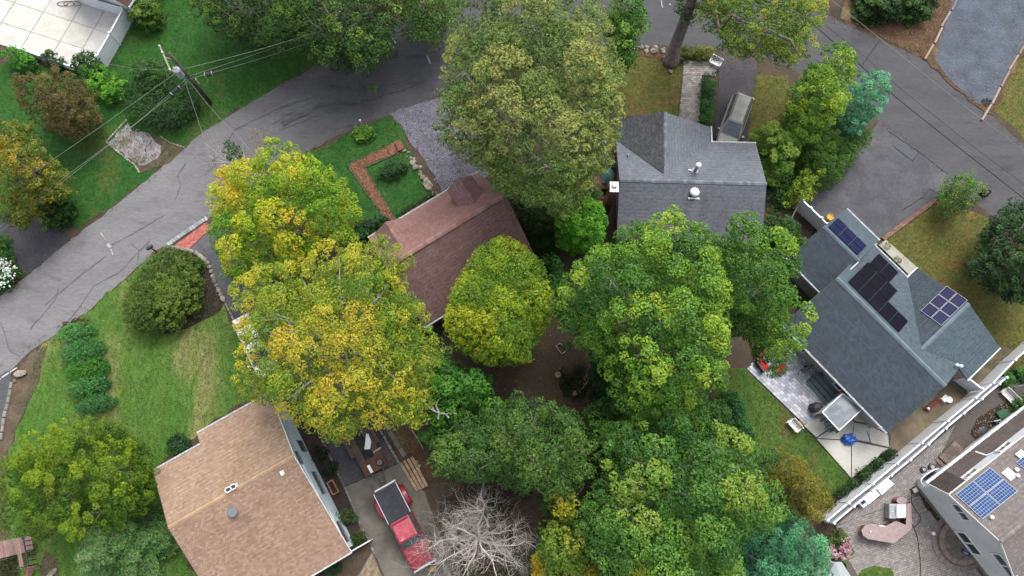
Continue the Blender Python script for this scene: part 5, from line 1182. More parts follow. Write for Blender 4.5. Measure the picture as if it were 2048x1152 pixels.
MB().obox(tc + Vector((-.06, -.34, -.2)), Vector((.12, 0, 0)), Vector((0, .1, 0)), Vector((0, 0, .4))).build('bracket', M_GREYMETAL, tr_, origin=world_loc(tr_))
MB().bar(W(392, 158, 3.4), W(400, 168, 2.6), .06, .06).build('conduit', M_WHITE, pole)
zz = 4.6
M_WIRE = mat('aluminium_wire', K(160, 168, 160), fine=.1, rough=.5); M_CABLE = mat('black_cable', (.03, .03, .035), fine=.2)
GW = 'lines of the utility pole'
def wire(name, label, pts, r, m, n=5): return tube_obj(name, curve(pts, 8), r, m, label, 'cable', GW, n=n)
wire('power_line', 'pale upper wire from the pole crossarm down to the left edge', [W(350, 147, ZP - .4), W(180, 268, ZP - .9), W(10, 384, ZP - 1.1), W(-140, 486, ZP - 1)], .015, M_WIRE)
wire('telephone_line', 'pale cable to the left of the pole, upper of the low pair', [W(372, 158, zz), W(270, 248, zz - .3), W(90, 384, zz - .4), W(-120, 545, zz - .2)], .015, M_WIRE)
wire('telephone_line', 'pale cable to the left of the pole, lower of the low pair', [W(376, 162, zz), W(336, 196, zz - .15), W(100, 384, zz - .4), W(-110, 552, zz - .2)], .015, M_WIRE)
wire('power_line', 'pale upper wire from the transformer to the trees at the top', [W(367, 138, ZP - .6), W(512, 101, ZP - .9), W(640, 62, ZP - 1)], .015, M_WIRE)
wire('telephone_line', 'cable from the pole to the top trees, upper of the lower pair', [W(380, 152, zz), W(512, 108, zz - .3), W(650, 58, zz - .3)], .013, M_WIRE)
wire('telephone_line', 'cable from the pole to the top trees, lowest of the three', [W(376, 159, zz), W(512, 120, zz - .3), W(660, 72, zz - .3)], .013, M_WIRE)
wire('service_drop', 'thin wire from the pole across the ivy mound and down over the street', [W(368, 156, zz), W(400, 252, zz - .6), W(428, 338, zz - .6), W(452, 420, zz)], .013, M_WIRE)
wire('service_drop', 'thin wire from the pole past its foot and over the street to the bare shrub', [W(378, 162, zz), W(432, 228, zz - .5), W(490, 288, zz - .5), W(560, 380, zz)], .013, M_WIRE)
wire('service_drop', 'thin wire from the transformer to the end of the white patio fence', [W(352, 138, ZP - 1), W(280, 138, 4.6), W(216, 128, 2.2)], .012, M_WIRE)
for lab, p0, p1, r in (('black splice case on the low cables left of the pole', (340, 190, zz - .1), (362, 172, zz - .1), .13), ('black amplifier box on the cables right of the pole', (408, 150, zz - .2), (427, 146, zz - .2), .17)):
    a, b_ = W(*p0), W(*p1); d = (b_ - a); cs_ = empty('splice_case', a, lab, 'cable box', GW)
    MB().tube([a, a + d * .06, a + d * .94, b_], [r * .5, r, r, r * .5], 10).build('case', M_CABLE, cs_)
    MB().tube([a + d * .1, a + d * .16], r * 1.1, 10).tube([a + d * .84, a + d * .9], r * 1.1, 10).build('clamp', M_GREYMETAL, cs_)
GR = 'cables over the right-hand street'
def cable(label, pts, r, m): return tube_obj('overhead_cable', curve(pts, 8), r, m, label, 'cable', GR, n=5)
cable('thick dark cable running the length of the right-hand street', [W(1560, -12, 6), W(1643, 63, 6), W(1723, 132, 5.9), W(1781, 185, 5.8), W(1903, 283, 5.8), W(2029, 382, 5.9), W(2140, 470, 6)], .035, M_CABLE)
cable('thin dark cable beside the thick one over the right-hand street', [W(1560, -22, 6.2), W(1650, 50, 6.2), W(1726, 110, 6.1), W(1793, 170, 6), W(1926, 277, 6), W(2046, 367, 6.1), W(2140, 440, 6.2)], .016, M_CABLE)
cable('pale wire along the far edge of the right-hand street', [W(1640, -18, 7), W(1726, 50, 6.9), W(1822, 127, 6.8), W(1909, 197, 6.8), W(2043, 297, 6.9), W(2140, 370, 7)], .014, M_WIRE)

# ---------------------------------------------------------------- red-brown house: brick walk, rocks
bw = sheet('brick_walk', WL([(694, 331), (801, 280), (814, 300), (731, 335), (793, 440), (777, 449)]), mat('walk_mortar', K(112, 104, 88), K(92, 92, 70), s=3, fine=.3), seed=72)
PBK = [K(176, 116, 92), K(158, 100, 80), K(190, 130, 104), K(150, 110, 90)]
zt = SHEET[0] + .03
pieces([(p.x, p.y) for p in WL([(700, 331), (772, 297), (780, 312), (727, 334)])], W(801, 282) - W(697, 330), .2, .1, .014, .01, zt, PBK, seed=8, name='brick', m=M_PAVER, parent=bw, jit=.004)
pieces([(p.x, p.y) for p in WL([(700, 332), (727, 335), (789, 438), (777, 446)])], W(790, 440) - W(728, 334), .2, .1, .014, .01, zt, PBK, seed=9, name='brick', m=M_PAVER, parent=bw, jit=.004)
stp = empty('brick_steps', W(790, 297), 'two brick steps at the gravel end of the L-shaped brick walk', 'steps')
for k, (x0, y0, x1, y1) in enumerate(((773, 295, 788, 288), (789, 287, 801, 281))):
    st = MB().prism(WL([(x0, y0), (x1, y1), (x1 + 9, y1 + 18), (x0 + 9, y0 + 18)]), 0, .12 + .14 * k, (.6, .55, .5)).build('step', M_BRICK, stp)
    pieces([(p.x, p.y) for p in WL([(x0 + .5, y0 + .5), (x1 - .5, y1), (x1 + 8, y1 + 17.5), (x0 + 9, y0 + 17.5)])], W(801, 282) - W(697, 330), .2, .1, .014, .1 + .14 * k, .15 + .14 * k, PBK, seed=20 + k, name='brick', m=M_PAVER, parent=st)
for lab, px in (('brick border along the outer edge of the L-shaped walk', [(801, 281), (695, 331), (777, 449)]), ('brick border along the inner edge of the L-shaped walk', [(812, 301), (730, 335), (791, 440)])):
    stone_row('brick_border', lab, 'edging', px, .2, .09, .09, [K(150, 130, 112), K(120, 110, 92)], seed=10, piece='brick', gap=.015)
rng = random.Random(31); sp = []
for i in range(30):
    t = i / 29; x = 812 + 58 * t + rng.uniform(-5, 6); y = 304 + 84 * t ** .92 + rng.uniform(-4, 4); sp.append((x, y, rng.uniform(.13, .26) if t < .6 else rng.uniform(.16, .3)))
rocks('rock_border', 'row of rounded field stones between the small lawn and the gravel drive', sp, 32)
b = W(724, 250, 0); lp = empty('marker_post', b, 'short white post at the edge of the street by the hosta clump', 'post'); MB().tube([b, b + Vector((0, 0, .8))], .04, 8).build('post', M_WHITEPAINT, lp); MB().lathe(b + Vector((0, 0, .8)), [(.08, 0), (.1, .06), (.05, .14)], 8).build('cap', M_WHITEPAINT, lp)

# ---------------------------------------------------------------- grey house: walk, bench, rocks, deck
pw = sheet('paver_walk', WL([(1366, 120), (1436, 126), (1432, 154), (1404, 152), (1399, 252), (1356, 240)]), mat('walk_joint', K(112, 106, 98), fine=.2), seed=73)
PPV = [K(196, 188, 180), K(178, 170, 164), K(208, 200, 192)]
zt = SHEET[0] + .03
for k, pl in enumerate(([(1367, 121), (1435, 127), (1431, 152), (1366, 150)], [(1366, 151), (1403, 152), (1398, 251), (1357, 239)])):
    pieces([(p.x, p.y) for p in WL(pl)], (1, .02), .3, .2, .022, .01, zt, PPV, seed=11 + k, name='paver', m=M_PAVER, parent=pw, jit=.004)
def bench(name, label, c, d, L=1.15, m=M_WHITEPAINT, back=True, group=None):
    """slatted garden bench: c the ground centre, d the way it faces"""
    d = Vector((d[0], d[1], 0)).normalized(); s = Vector((-d.y, d.x, 0)); c = Vector(c); root = empty(name, c, label, 'bench', group)
    for i in range(4): MB().obox(c - s * L / 2 + d * (-.2 + i * .115) + Vector((0, 0, .43)), s * L, d * .085, Vector((0, 0, .03))).build('seat_slat', m, root)
    if back:
        for i in range(3): MB().obox(c - s * L / 2 - d * (.24 + .035 * i) + Vector((0, 0, .55 + .13 * i)), s * L, d * .03, Vector((0, 0, .09))).build('back_slat', m, root)
    for sg in (-1, 1):
        q = c + s * sg * (L / 2 - .05)
        MB().obox(q - s * .025 + d * .18, s * .05, d * .05, Vector((0, 0, .62))).build('leg', m, root); MB().obox(q - s * .025 - d * .26, s * .05, d * .05, Vector((0, 0, .92))).build('leg', m, root)
        MB().obox(q - s * .03 - d * .26, s * .06, d * .5, Vector((0, 0, .04)) ).build('skid', m, root); MB().obox(q - s * .03 - d * .24 + Vector((0, 0, .62)), s * .06, d * .48, Vector((0, 0, .035))).build('armrest', m, root)
    return root
bench('garden_bench', 'white slatted bench at the top of the paved walk', W(1428, 130), (-.5, -.85), 1.05)
sp = [(1250 + rng.uniform(0, 80), 92 + rng.uniform(0, 14), rng.uniform(.15, .3)) for _ in range(18)]
rocks('rock_border', 'tumbled field stones along the street, left of the leaning trunk', sp, 33)
rock(None, W(1341, 143, .1), .2, rng, 'boulder', 'single pale stone on the lawn below the leaning trunk', 'rock')
dk = empty('wooden_deck', W(1205, 330), 'dark wooden deck with white rails beside the grey house', 'deck')
dz = .5
for i in range(15):
    x0 = 1176 + i * 3.9; MB().prism(WL([(x0, 284), (x0 + 3.5, 284), (x0 + 3.2, 378), (x0 - .3, 378)], dz), dz - .05, dz, (.42, .36, .33)).build('plank', M_WOOD, dk)
for i in range(4):
    MB().prism(WL([(1181, 391 + i * 8), (1212, 392 + i * 8), (1211, 397.5 + i * 8), (1180, 396.5 + i * 8)], .42 - .1 * i), .36 - .1 * i, .42 - .1 * i, (.9, .75, .55)).build('stair_tread', M_WOOD, dk)
for a, b_ in (((1218, 284), (1214, 328)), ((1214, 328), (1233, 324))):
    A, B = W(*a, 1.5), W(*b_, 1.5); MB().bar(A, B, .07, .06).build('rail', M_GREYMETAL, dk)
    MB().bar(A - Vector((0, 0, .9)), B - Vector((0, 0, .9)), .06, .05).build('rail', M_GREYMETAL, dk)
    for i in range(8): MB().bar(A.lerp(B, i / 7) - Vector((0, 0, .98)), A.lerp(B, i / 7), .035, .035, up=(1, 0, 0)).build('baluster', M_GREYMETAL, dk)
uc = W(1215, 347, 2.4); ub = Vector((uc.x, uc.y, dz)); um = empty('patio_umbrella', ub, 'small patio umbrella with blue, green and yellow panels on the wooden deck', 'umbrella')
MB().tube([ub, uc + Vector((0, 0, .05))], .025, 8).build('pole', M_WHITEPAINT, um); MB().lathe(ub, [(.22, 0), (.2, .08), (.05, .12)], 12).build('base', M_DARK, um)
cols = [K(60, 104, 140), K(90, 132, 84), K(150, 148, 70), K(64, 120, 110)]
for k in range(6):
    t0_, t1_ = k * math.pi / 3, (k + 1) * math.pi / 3; R_ = .62; top = uc + Vector((0, 0, .12))
    p = [top, uc + Vector((math.cos(t0_) * R_, math.sin(t0_) * R_, -.16)), uc + Vector((math.cos(t1_) * R_, math.sin(t1_) * R_, -.16))]
    m_ = [(p[0] + p[1]) / 2 + Vector((0, 0, .03)), (p[0] + p[2]) / 2 + Vector((0, 0, .03))]
    MB().face([top, m_[0], m_[1]]).face([m_[0], p[1], p[2], m_[1]]).face([p[1], p[1] - Vector((0, 0, .08)), p[2] - Vector((0, 0, .08)), p[2]]).build('panel', mat('canopy_%d' % (k % 4), cols[k % 4], fine=.1), um)
def chair(name, label, c, d, m, group=None):
    d = Vector((d[0], d[1], 0)).normalized(); s = Vector((-d.y, d.x, 0)); c = Vector(c); root = empty(name, c, label, 'chair', group)
    MB().obox(c - s * .25 - d * .24 + Vector((0, 0, .4)), s * .5, d * .5, Vector((0, 0, .05))).build('seat', m, root)
    MB().obox(c - s * .25 - d * .26 + Vector((0, 0, .45)), s * .5, d * .04, Vector((0, 0, .48)) - d * .12).build('backrest', m, root)
    for a in (-1, 1):
        for b2 in (-1, 1): MB().box(c + s * a * .22 + d * b2 * .21, .05, .05, .4).build('leg', m, root)
        MB().obox(c + s * (a * .25 - .025) - d * .24 + Vector((0, 0, .62)), s * .05, d * .46, Vector((0, 0, .03))).build('armrest', m, root)
    return root
chair('patio_chair', 'white plastic chair on the wooden deck, seen through the tall olive tree', W(1190, 318, dz), (1, .2), M_WHITEPAINT)
chair('patio_chair', 'white plastic chair at the top end of the wooden deck', W(1206, 288, dz), (-.3, -1), M_WHITEPAINT)

# ---------------------------------------------------------------- vehicles
def Tf(c, f):
    f = Vector((f[0], f[1], 0)).normalized(); s = Vector((f.y, -f.x, 0)); c = Vector(c)      # s points to the vehicle's right
    return lambda x, y, z: c + f * x + s * y + Vector((0, 0, z))
def loft(mb, T, st, z0, c=(1, 1, 1)):
    """body shell: stations (x, half width, belt height)"""
    rings = []
    for x, w, zt in st: rings.append([T(x, -w * .94, z0), T(x, -w, z0 + (zt - z0) * .45), T(x, -w * .97, zt - .1), T(x, -w * .84, zt), T(x, w * .84, zt), T(x, w * .97, zt - .1), T(x, w, z0 + (zt - z0) * .45), T(x, w * .94, z0)])
    for a, b in zip(rings, rings[1:]):
        for i in range(8): mb.face([a[i], a[(i + 1) % 8], b[(i + 1) % 8], b[i]], c)
    mb.face(rings[0][::-1], c); mb.face(rings[-1], c)
def wheel(root, T, x, y, r=.34, w=.22, rim=True):
    p, q = T(x, y - w / 2, r), T(x, y + w / 2, r)
    o = MB().tube([p, p.lerp(q, .12), p.lerp(q, .88), q], [r * .92, r, r, r * .92], 18).build('wheel', M_BLACK, root)
    e = 1 if y > 0 else -1
    MB().tube([T(x, y + e * (w / 2 - .02), r), T(x, y + e * (w / 2 + .012), r)], r * .62, 14).build('rim', M_STEEL, o, origin=world_loc(o))
def greenhouse(root, T, base, roof, z0, z1, wb, wr, m, glass, name='cabin', crown_=.06):
    """base/roof are (rear x, front x); glass panes sit 1 cm proud"""
    b0, b1 = base; r0, r1 = roof
    B = [T(b0, -wb, z0), T(b1, -wb, z0), T(b1, wb, z0), T(b0, wb, z0)]; R = [T(r0, -wr, z1), T(r1, -wr, z1), T(r1, wr, z1), T(r0, wr, z1)]
    k = .12; C = [T(r0 + k, -wr + k, z1 + crown_), T(r1 - k, -wr + k, z1 + crown_), T(r1 - k, wr - k, z1 + crown_), T(r0 + k, wr - k, z1 + crown_)]
    mb = MB()
    for i in range(4):
        j = (i + 1) % 4; mb.face([B[i], B[j], R[j], R[i]]); mb.face([R[i], R[j], C[j], C[i]])
    mb.face(C); cab = mb.build(name, m, root)
    def pane(i, s0, s1, t0, t1, nm):
        j = (i + 1) % 4; n = (B[j] - B[i]).cross(R[i] - B[i]).normalized(); cen = sum(B, Vector()) / 4
        if n.dot(B[i] - cen) < 0: n = -n
        g = lambda s_, t_: B[i].lerp(B[j], s_).lerp(R[i].lerp(R[j], s_), t_)
        pts = [g(s0, t0), g(s1, t0), g(s1, t1), g(s0, t1)]
        MB().obox(pts[0] + n * .002, Vector(), Vector(), Vector()) if False else None
        mm = MB(); top = [p + n * .014 for p in pts]; mm.face(top)
        for a in range(4): mm.face([pts[a], pts[(a + 1) % 4], top[(a + 1) % 4], top[a]])
        mm.build(nm, glass, root)
    pane(1, .05, .95, .06, .96, 'windshield'); pane(3, .08, .92, .15, .9, 'rear_window')
    return cab, pane
M_GLASSBLUE = mat('tinted_glass', (.03, .045, .06), (.05, .07, .09), s=2, fine=.1, rough=.06, spec=.9)
M_SILVER = mat('champagne_paint', K(196, 196, 184), K(176, 174, 160), K(206, 206, 198), s=1.5, fine=.12, rough=.3, spec=.5, t3=(.5, .6))
M_REDLENS = mat('red_lens', K(150, 26, 30), fine=.1, rough=.2); M_CLEARLENS = mat('clear_lens', K(210, 214, 216), fine=.05, rough=.15)
def van(name, label, c, f, m, L=4.9, Wd=1.9, H=1.72, rack=False):
    T = Tf(c, f); h = L / 2; w = Wd / 2; root = empty(name, c, label, 'van' if H > 1.8 else 'car', 'parked cars')
    mb = MB(); loft(mb, T, [(-h, w * .82, .92), (-h + .12, w * .95, 1.0), (-h + .9, w, 1.02), (h * .2, w, 1.0), (h * .56, w * .98, .98), (h - .35, w * .88, .84), (h - .05, w * .7, .7)], .24); mb.build('body', m, root)
    cab, pane = greenhouse(root, T, (-h + .1, h * .6), (-h + .32, h * .2), .99, H - .05, w * .9, w * .66, m, M_GLASSBLUE)
    for i in (0, 2):
        for s0, s1 in ((.04, .3), (.33, .6), (.63, .86)):
            if i == 2: s0, s1 = 1 - s1, 1 - s0
            pane(i, s0, s1, .12, .9, 'side_window')
    for x in (-h + 1.0, h - .95):
        for y in (-w + .1, w - .1): wheel(root, T, x, y)
    for y in (-1, 1):
        MB().obox(T(h - .42, y * w * .6 - .16, .62), T(.3, 0, 0) - T(0, 0, 0), T(0, .32, 0) - T(0, 0, 0), Vector((0, 0, .16))).build('headlight', M_CLEARLENS, root)
        MB().obox(T(-h - .02, y * w * .78 - .1, .7), T(.25, 0, 0) - T(0, 0, 0), T(0, .2, 0) - T(0, 0, 0), Vector((0, 0, .5))).build('taillight', M_REDLENS, root)
        MB().obox(T(h * .48, y * (w + .1) - .1, 1.02), T(.12, 0, 0) - T(0, 0, 0), T(0, .2, 0) - T(0, 0, 0), Vector((0, 0, .14))).build('mirror', m, root)
    MB().obox(T(-h - .06, -w * .8, .35), T(.14, 0, 0) - T(0, 0, 0), T(0, w * 1.6, 0) - T(0, 0, 0), Vector((0, 0, .28))).build('bumper', m, root); MB().obox(T(h - .12, -w * .68, .32), T(.16, 0, 0) - T(0, 0, 0), T(0, w * 1.36, 0) - T(0, 0, 0), Vector((0, 0, .24))).build('bumper', M_DARK, root)
    for y in (-1, 1): MB().bar(T(-h + .5, y * w * .6, H), T(h * .1, y * w * .6, H), .04, .04).build('roof_rail', M_DARK if not rack else M_GREYMETAL, root)
    if rack:
        for x in (-1.6, -.9, -.2): MB().bar(T(x, -w * .7, H + .03), T(x, w * .7, H + .03), .06, .06).build('rack_bar', M_GREYMETAL, root)
    return root
cr, cf = W(1481, 205, 0), W(1457, 291, 0); fdir = W(1455, 262, 1.5) - W(1479, 197, 1.5)
van('parked_car', 'champagne minivan with a dusty roof parked in the driveway of the grey house', W(1463, 252, 0), fdir, M_SILVER)
van('parked_van', 'white van with a roof rack mostly hidden under the yellow feathery tree', W(521, 694, 0), W(545, 745) - W(490, 625), M_WHITEPAINT, L=5.2, Wd=2.0, H=1.95, rack=True)

# red pickup
M_RED = mat('red_paintwork', K(172, 52, 66), K(156, 40, 54), s=1, fine=.12, rough=.28, spec=.5)
M_REDFADE = mat('faded_red_roof', K(228, 112, 124), K(206, 84, 98), K(238, 150, 156), s=2.5, fine=.25, rough=.4, t3=(.52, .62), s3=1.2)
M_COVER = mat('black_vinyl', (.012, .013, .018), (.02, .022, .03), s=2, fine=.3, fs=14, rough=.6)
M_CHROME = mat('chrome', (.5, .5, .52), fine=.05, rough=.2, metal=.9)
f = (W(848, 1132, .9) - W(770, 977, .9)); T = Tf(W(770, 976, 1.25).lerp(W(848, 1132, 1.0), .5), f); trk = None
cc = T(0, 0, 0); cc.z = 0; T = Tf(cc, f); trk = empty('pickup_truck', cc, 'red dually pickup truck with a black bed cover, parked under the bare grey tree', 'pickup', 'parked cars')
D = lambda x, y, z: T(x, y, z) - T(0, 0, 0)
L2 = 3.15
mb = MB(); loft(mb, T, [(-L2 + .05, .9, 1.18), (-L2 + .2, .96, 1.24), (-.75, .96, 1.24)], .5); mb.build('bed', M_RED, trk)
cov = MB().obox(T(-L2 + .1, -.86, 1.245), D(2.35, 0, 0), D(0, 1.72, 0), Vector((0, 0, .05))).build('bed_cover', M_COVER, trk)
for y in (-.92, .86): MB().obox(T(-L2 + .08, y, 1.245), D(2.38, 0, 0), D(0, .055, 0), Vector((0, 0, .07))).build('cover_rail', M_CHROME, cov, origin=world_loc(cov))
MB().obox(T(-L2 + .02, -.9, 1.245), D(.1, 0, 0), D(0, 1.8, 0), Vector((0, 0, .06))).build('cover_rail', M_DARK, cov, origin=world_loc(cov))
MB().obox(T(-L2, -.88, .62), D(.06, 0, 0), D(0, 1.76, 0), Vector((0, 0, .6))).build('tailgate', M_RED, trk)
for sg in (-1, 1):
    mb = MB(); n_ = 10
    ring = lambda y, k: [T(-1.95 + math.cos(t) * .78 * k, sg * y, .55 + max(0, math.sin(t)) * .55 * k) for t in [math.pi * i / n_ for i in range(n_ + 1)]]
    a, b_, c_ = ring(.95, 1.06), ring(1.2, 1.0), ring(1.27, .86)
    for r0, r1 in ((a, b_), (b_, c_)):
        for i in range(n_): mb.face([r0[i], r0[i + 1], r1[i + 1], r1[i]])
    mb.build('fender', M_RED, trk)
    wheel(trk, T, -1.95, sg * 1.06, .38, .24); wheel(trk, T, -1.95, sg * .76, .38, .22); wheel(trk, T, 2.05, sg * .82, .38, .25)
    MB().obox(T(-L2 - .02, sg * .86 - .07, .8), D(.08, 0, 0), D(0, .14, 0), Vector((0, 0, .36))).build('taillight', M_REDLENS, trk)
    MB().obox(T(L2 - .1, sg * .68 - .16, .8), D(.1, 0, 0), D(0, .32, 0), Vector((0, 0, .2))).build('headlight', M_CLEARLENS, trk)
    MB().obox(T(1.15, sg * 1.1 - .1, 1.28), D(.1, 0, 0), D(0, .2, 0), Vector((0, 0, .26))).build('mirror', M_DARK, trk)
mb = MB(); loft(mb, T, [(-.72, .95, 1.28), (1.3, .95, 1.26)], .45); mb.build('cab_body', M_RED, trk)
mb = MB(); loft(mb, T, [(1.3, .94, 1.22), (2.2, .92, 1.18), (2.95, .86, 1.1), (3.05, .8, 1.0)], .5); mb.build('hood', M_RED, trk)
cab, pane = greenhouse(trk, T, (-.74, 1.42), (-.62, .92), 1.24, 1.82, .9, .72, M_RED, M_GLASSBLUE, crown_=.03)
rf = MB().obox(T(-.5, -.62, 1.85), D(1.3, 0, 0), D(0, 1.24, 0), Vector((0, 0, .02))).build('roof_panel', M_REDFADE, trk)
for k in range(5): MB().obox(T(-.46, -.56 + k * .25, 1.87), D(1.22, 0, 0), D(0, .12, 0), Vector((0, 0, .022))).build('roof_rib', M_REDFADE, rf, origin=world_loc(rf))
MB().obox(T(-.5, -.64, 1.852), D(.09, 0, 0), D(0, 1.28, 0), Vector((0, 0, .05))).build('brake_light', M_REDLENS, rf, origin=world_loc(rf))
for i in (0, 2):
    for s0, s1 in ((.05, .42), (.47, .86)):
        if i == 2: s0, s1 = 1 - s1, 1 - s0
        pane(i, s0, s1, .1, .88, 'side_window')
MB().obox(T(L2 - .12, -.9, .45), D(.16, 0, 0), D(0, 1.8, 0), Vector((0, 0, .25))).build('bumper', M_CHROME, trk); MB().obox(T(L2 - .14, -.5, .74), D(.1, 0, 0), D(0, 1.0, 0), Vector((0, 0, .3))).build('grille', M_CHROME, trk)
MB().obox(T(-L2 - .14, -.85, .5), D(.14, 0, 0), D(0, 1.7, 0), Vector((0, 0, .16))).build('bumper', M_CHROME, trk)

# car trailer
M_RUST = mat('rusty_steel', K(112, 92, 86), K(92, 80, 78), s=2, fine=.35, rough=.8); M_DECKBROWN = mat('brown_deck_board', K(128, 88, 70), K(108, 74, 60), s=2, fine=.3, attr=True)
fr_ = (W(753, 940, .7) - W(722, 884, .7)); T = Tf(Vector((*W(753, 940, .7).xy, 0)), fr_); D = lambda x, y, z: T(x, y, z) - T(0, 0, 0)
tl = empty('car_trailer', T(-1.5, 0, 0), 'open car-hauler trailer with brown deck boards behind the red pickup', 'trailer')
for sg in (-1, 1):
    MB().obox(T(-4.4, sg * .62 - .27, .55), D(3.4, 0, 0), D(0, .54, 0), Vector((0, 0, .12))).obox(T(-4.4, sg * .86 - .03, .67), D(3.4, 0, 0), D(0, .06, 0), Vector((0, 0, .06))).build('track', M_RUST, tl)
    for x in (-2.9, -2.1): wheel(tl, T, x, sg * 1.02, .3, .2)
    MB().obox(T(-3.3, sg * 1.05 - .14, .64), D(1.6, 0, 0), D(0, .28, 0), Vector((0, 0, .03))).build('fender', M_RUST, tl)
for k in range(7): MB().obox(T(-1.0 + k * .15, -.9, .66), D(.14, 0, 0), D(0, 1.8, 0), Vector((0, 0, .04)), (1 + .1 * math.sin(k * 5), 1, 1)).build('deck_board', M_DECKBROWN, tl)
MB().obox(T(-1.02, -.92, .52), D(1.1, 0, 0), D(0, 1.84, 0), Vector((0, 0, .135))).build('deck_frame', M_RUST, tl)
for x in (-2.0, -3.1, -4.3): MB().obox(T(x, -.36, .5), D(.08, 0, 0), D(0, .72, 0), Vector((0, 0, .08))).build('crossbar', M_RUST, tl)
for sg in (-1, 1): MB().bar(T(.06, sg * .5, .48), T(1.25, 0, .48), .08, .1).build('tongue', M_RUST, tl)
MB().obox(T(1.2, -.06, .5), D(.25, 0, 0), D(0, .12, 0), Vector((0, 0, .12))).build('coupler', M_DARK, tl); MB().tube([T(.95, 0, .15), T(.95, 0, .95)], .035, 8).build('jack', M_GREYMETAL, tl)
MB().obox(T(-1.3, -1.06, .68), D(.12, 0, 0), D(0, .62, 0), Vector((0, 0, .08))).build('wheel_stop', mat('pale_plank', K(214, 196, 174), fine=.15), tl)
spw = T(-.35, -.5, .72); MB().tube([spw, spw + Vector((0, 0, .18))], .27, 16).build('spare_wheel', M_BLACK, tl); MB().tube([spw + Vector((0, 0, .12)), spw + Vector((0, 0, .2))], .2, 10).build('winch_cover', mat('stone_cover', K(140, 134, 120), fine=.3), tl)
MB().obox(T(-.62, .25, .72), D(.62, 0, 0), D(0, .2, 0), Vector((0, 0, .1))).build('light_bar', M_WHITEPAINT, tl)
a = W(733, 884, .7); MB().prism([a + Vector(q_) for q_ in ((-.12, -.55, 0), (.3, -.5, 0), (.36, .05, 0), (.12, .6, 0), (-.05, .6, 0))], .7, .74).build('plastic_panel', M_WHITEPAINT, None, 'white plastic panel lying across the trailer tracks', 'panel')

# ---------------------------------------------------------------- beds and walls by the tan house
stone_row('brick_edging', 'grey edging blocks between the mulch bed and the trailer driveway', 'edging', [(645, 880), (668, 930), (691, 978), (720, 1045), (752, 1112)], .3, .12, .1, [K(150, 142, 132), K(120, 114, 106), K(176, 168, 158)], seed=13)
stone_row('block_wall', 'low pale block wall on the right side of the trailer driveway', 'wall', [(752, 845), (776, 886), (798, 925)], .4, .17, .3, [K(176, 172, 160), K(156, 152, 142)], seed=14)
stone_row('stone_slabs', 'grey-green stone slabs laid along the leaf-covered bed', 'edging', [(770, 846), (786, 872), (802, 900)], .75, .4, .12, [K(132, 138, 120)], seed=15, piece='slab')
tm = empty('timber_steps', W(815, 945), 'long weathered timbers laid side by side beside the concrete driveway', 'steps')
for k in range(4):
    a, b_ = W(801 + k * 7.5, 925 - k * 4, .1), W(835 + k * 6.5, 982 - k * 3, .1)
    for j in range(3): MB().bar(a.lerp(b_, j / 3 + .006) + Vector((0, 0, -.06 + .04 * k)), a.lerp(b_, (j + 1) / 3 - .006) + Vector((0, 0, -.06 + .04 * k)), .22, .14, (1.05 + .12 * math.sin(k * 3 + j), .98, .85)).build('timber', M_WOOD, tm)
stone_row('garden_edging', 'weathered board edging between the leaf-covered bed and the deep green tree', 'edging', [(824, 860), (836, 878), (847, 897)], .9, .08, .2, [K(120, 100, 80)], m=M_GREYWOOD, seed=16, piece='board')
sp = [(833, 925, .2), (838, 932, .16), (826, 918, .14), (843, 958, .15), (848, 962, .12)]
rocks('loose_rocks', 'few loose pale stones at the side of the weathered timbers', sp, 34)
pf = empty('wooden_planter', W(665, 975), 'small open wooden planter frame in the dark mulch beside the tan house', 'planter'); q = [W(654, 966, .2), W(664, 960, .2), (W(677, 983, .2)), W(666, 990, .2)]
for a, b_ in zip(q, q[1:] + q[:1]): MB().bar(Vector((a.x, a.y, 0)), Vector((b_.x, b_.y, 0)), .07, .25, (1.1, .8, .65)).build('board', M_WOOD, pf)
for k, (lab, x, y, r, h, pal) in enumerate((('round green shrub in the mulch bed, second from the corner post', 694, 1032, 18, .9, ((48, 74, 30), (84, 108, 46), (110, 110, 60))), ('round green shrub in the mulch bed nearest the corner post', 716, 1080, 17, .9, ((44, 78, 28), (78, 112, 42))), ('dark shrub in the mulch bed beside the planter frame', 660, 938, 15, .8, ((36, 56, 26), (56, 78, 36))), ('small dark shrub in the mulch bed by the house window', 640, 908, 15, .8, ((34, 54, 28), (52, 80, 36))), ('green shrub at the bottom edge below the tan roof', 664, 1140, 16, .8, ((48, 86, 34), (76, 116, 46))), ('flowering green shrub in the corner of the tan house, beside the lawn', 356, 890, 24, .9, ((36, 80, 32), (62, 112, 42))))):
    shrub('bed_shrub', lab, disc(x, y, r), h, [K(*c) for c in pal], seed=200 + k, leaf=.12, group='shrubs around the tan house')
fence('wire_fence', 'thin white rail fence from the corner of the tan house to the driveway', [(702, 1103), (740, 1081)], 1.0, post=.07, cap=0, panel=.02, group=None)
gp = sheet('garden_path', WL([(690, 1190), (745, 1103), (768, 1160), (740, 1200)]), M_DRIVECONC, seed=74)
pieces([(p.x, p.y) for p in WL([(695, 1190), (744, 1106), (766, 1160), (740, 1200)])], W(745, 1103) - W(690, 1190), .22, .15, .02, .01, SHEET[0] + .03, [K(186, 160, 130), K(168, 142, 114), K(200, 178, 150)], seed=17, name='paver', m=M_PAVER, parent=gp)
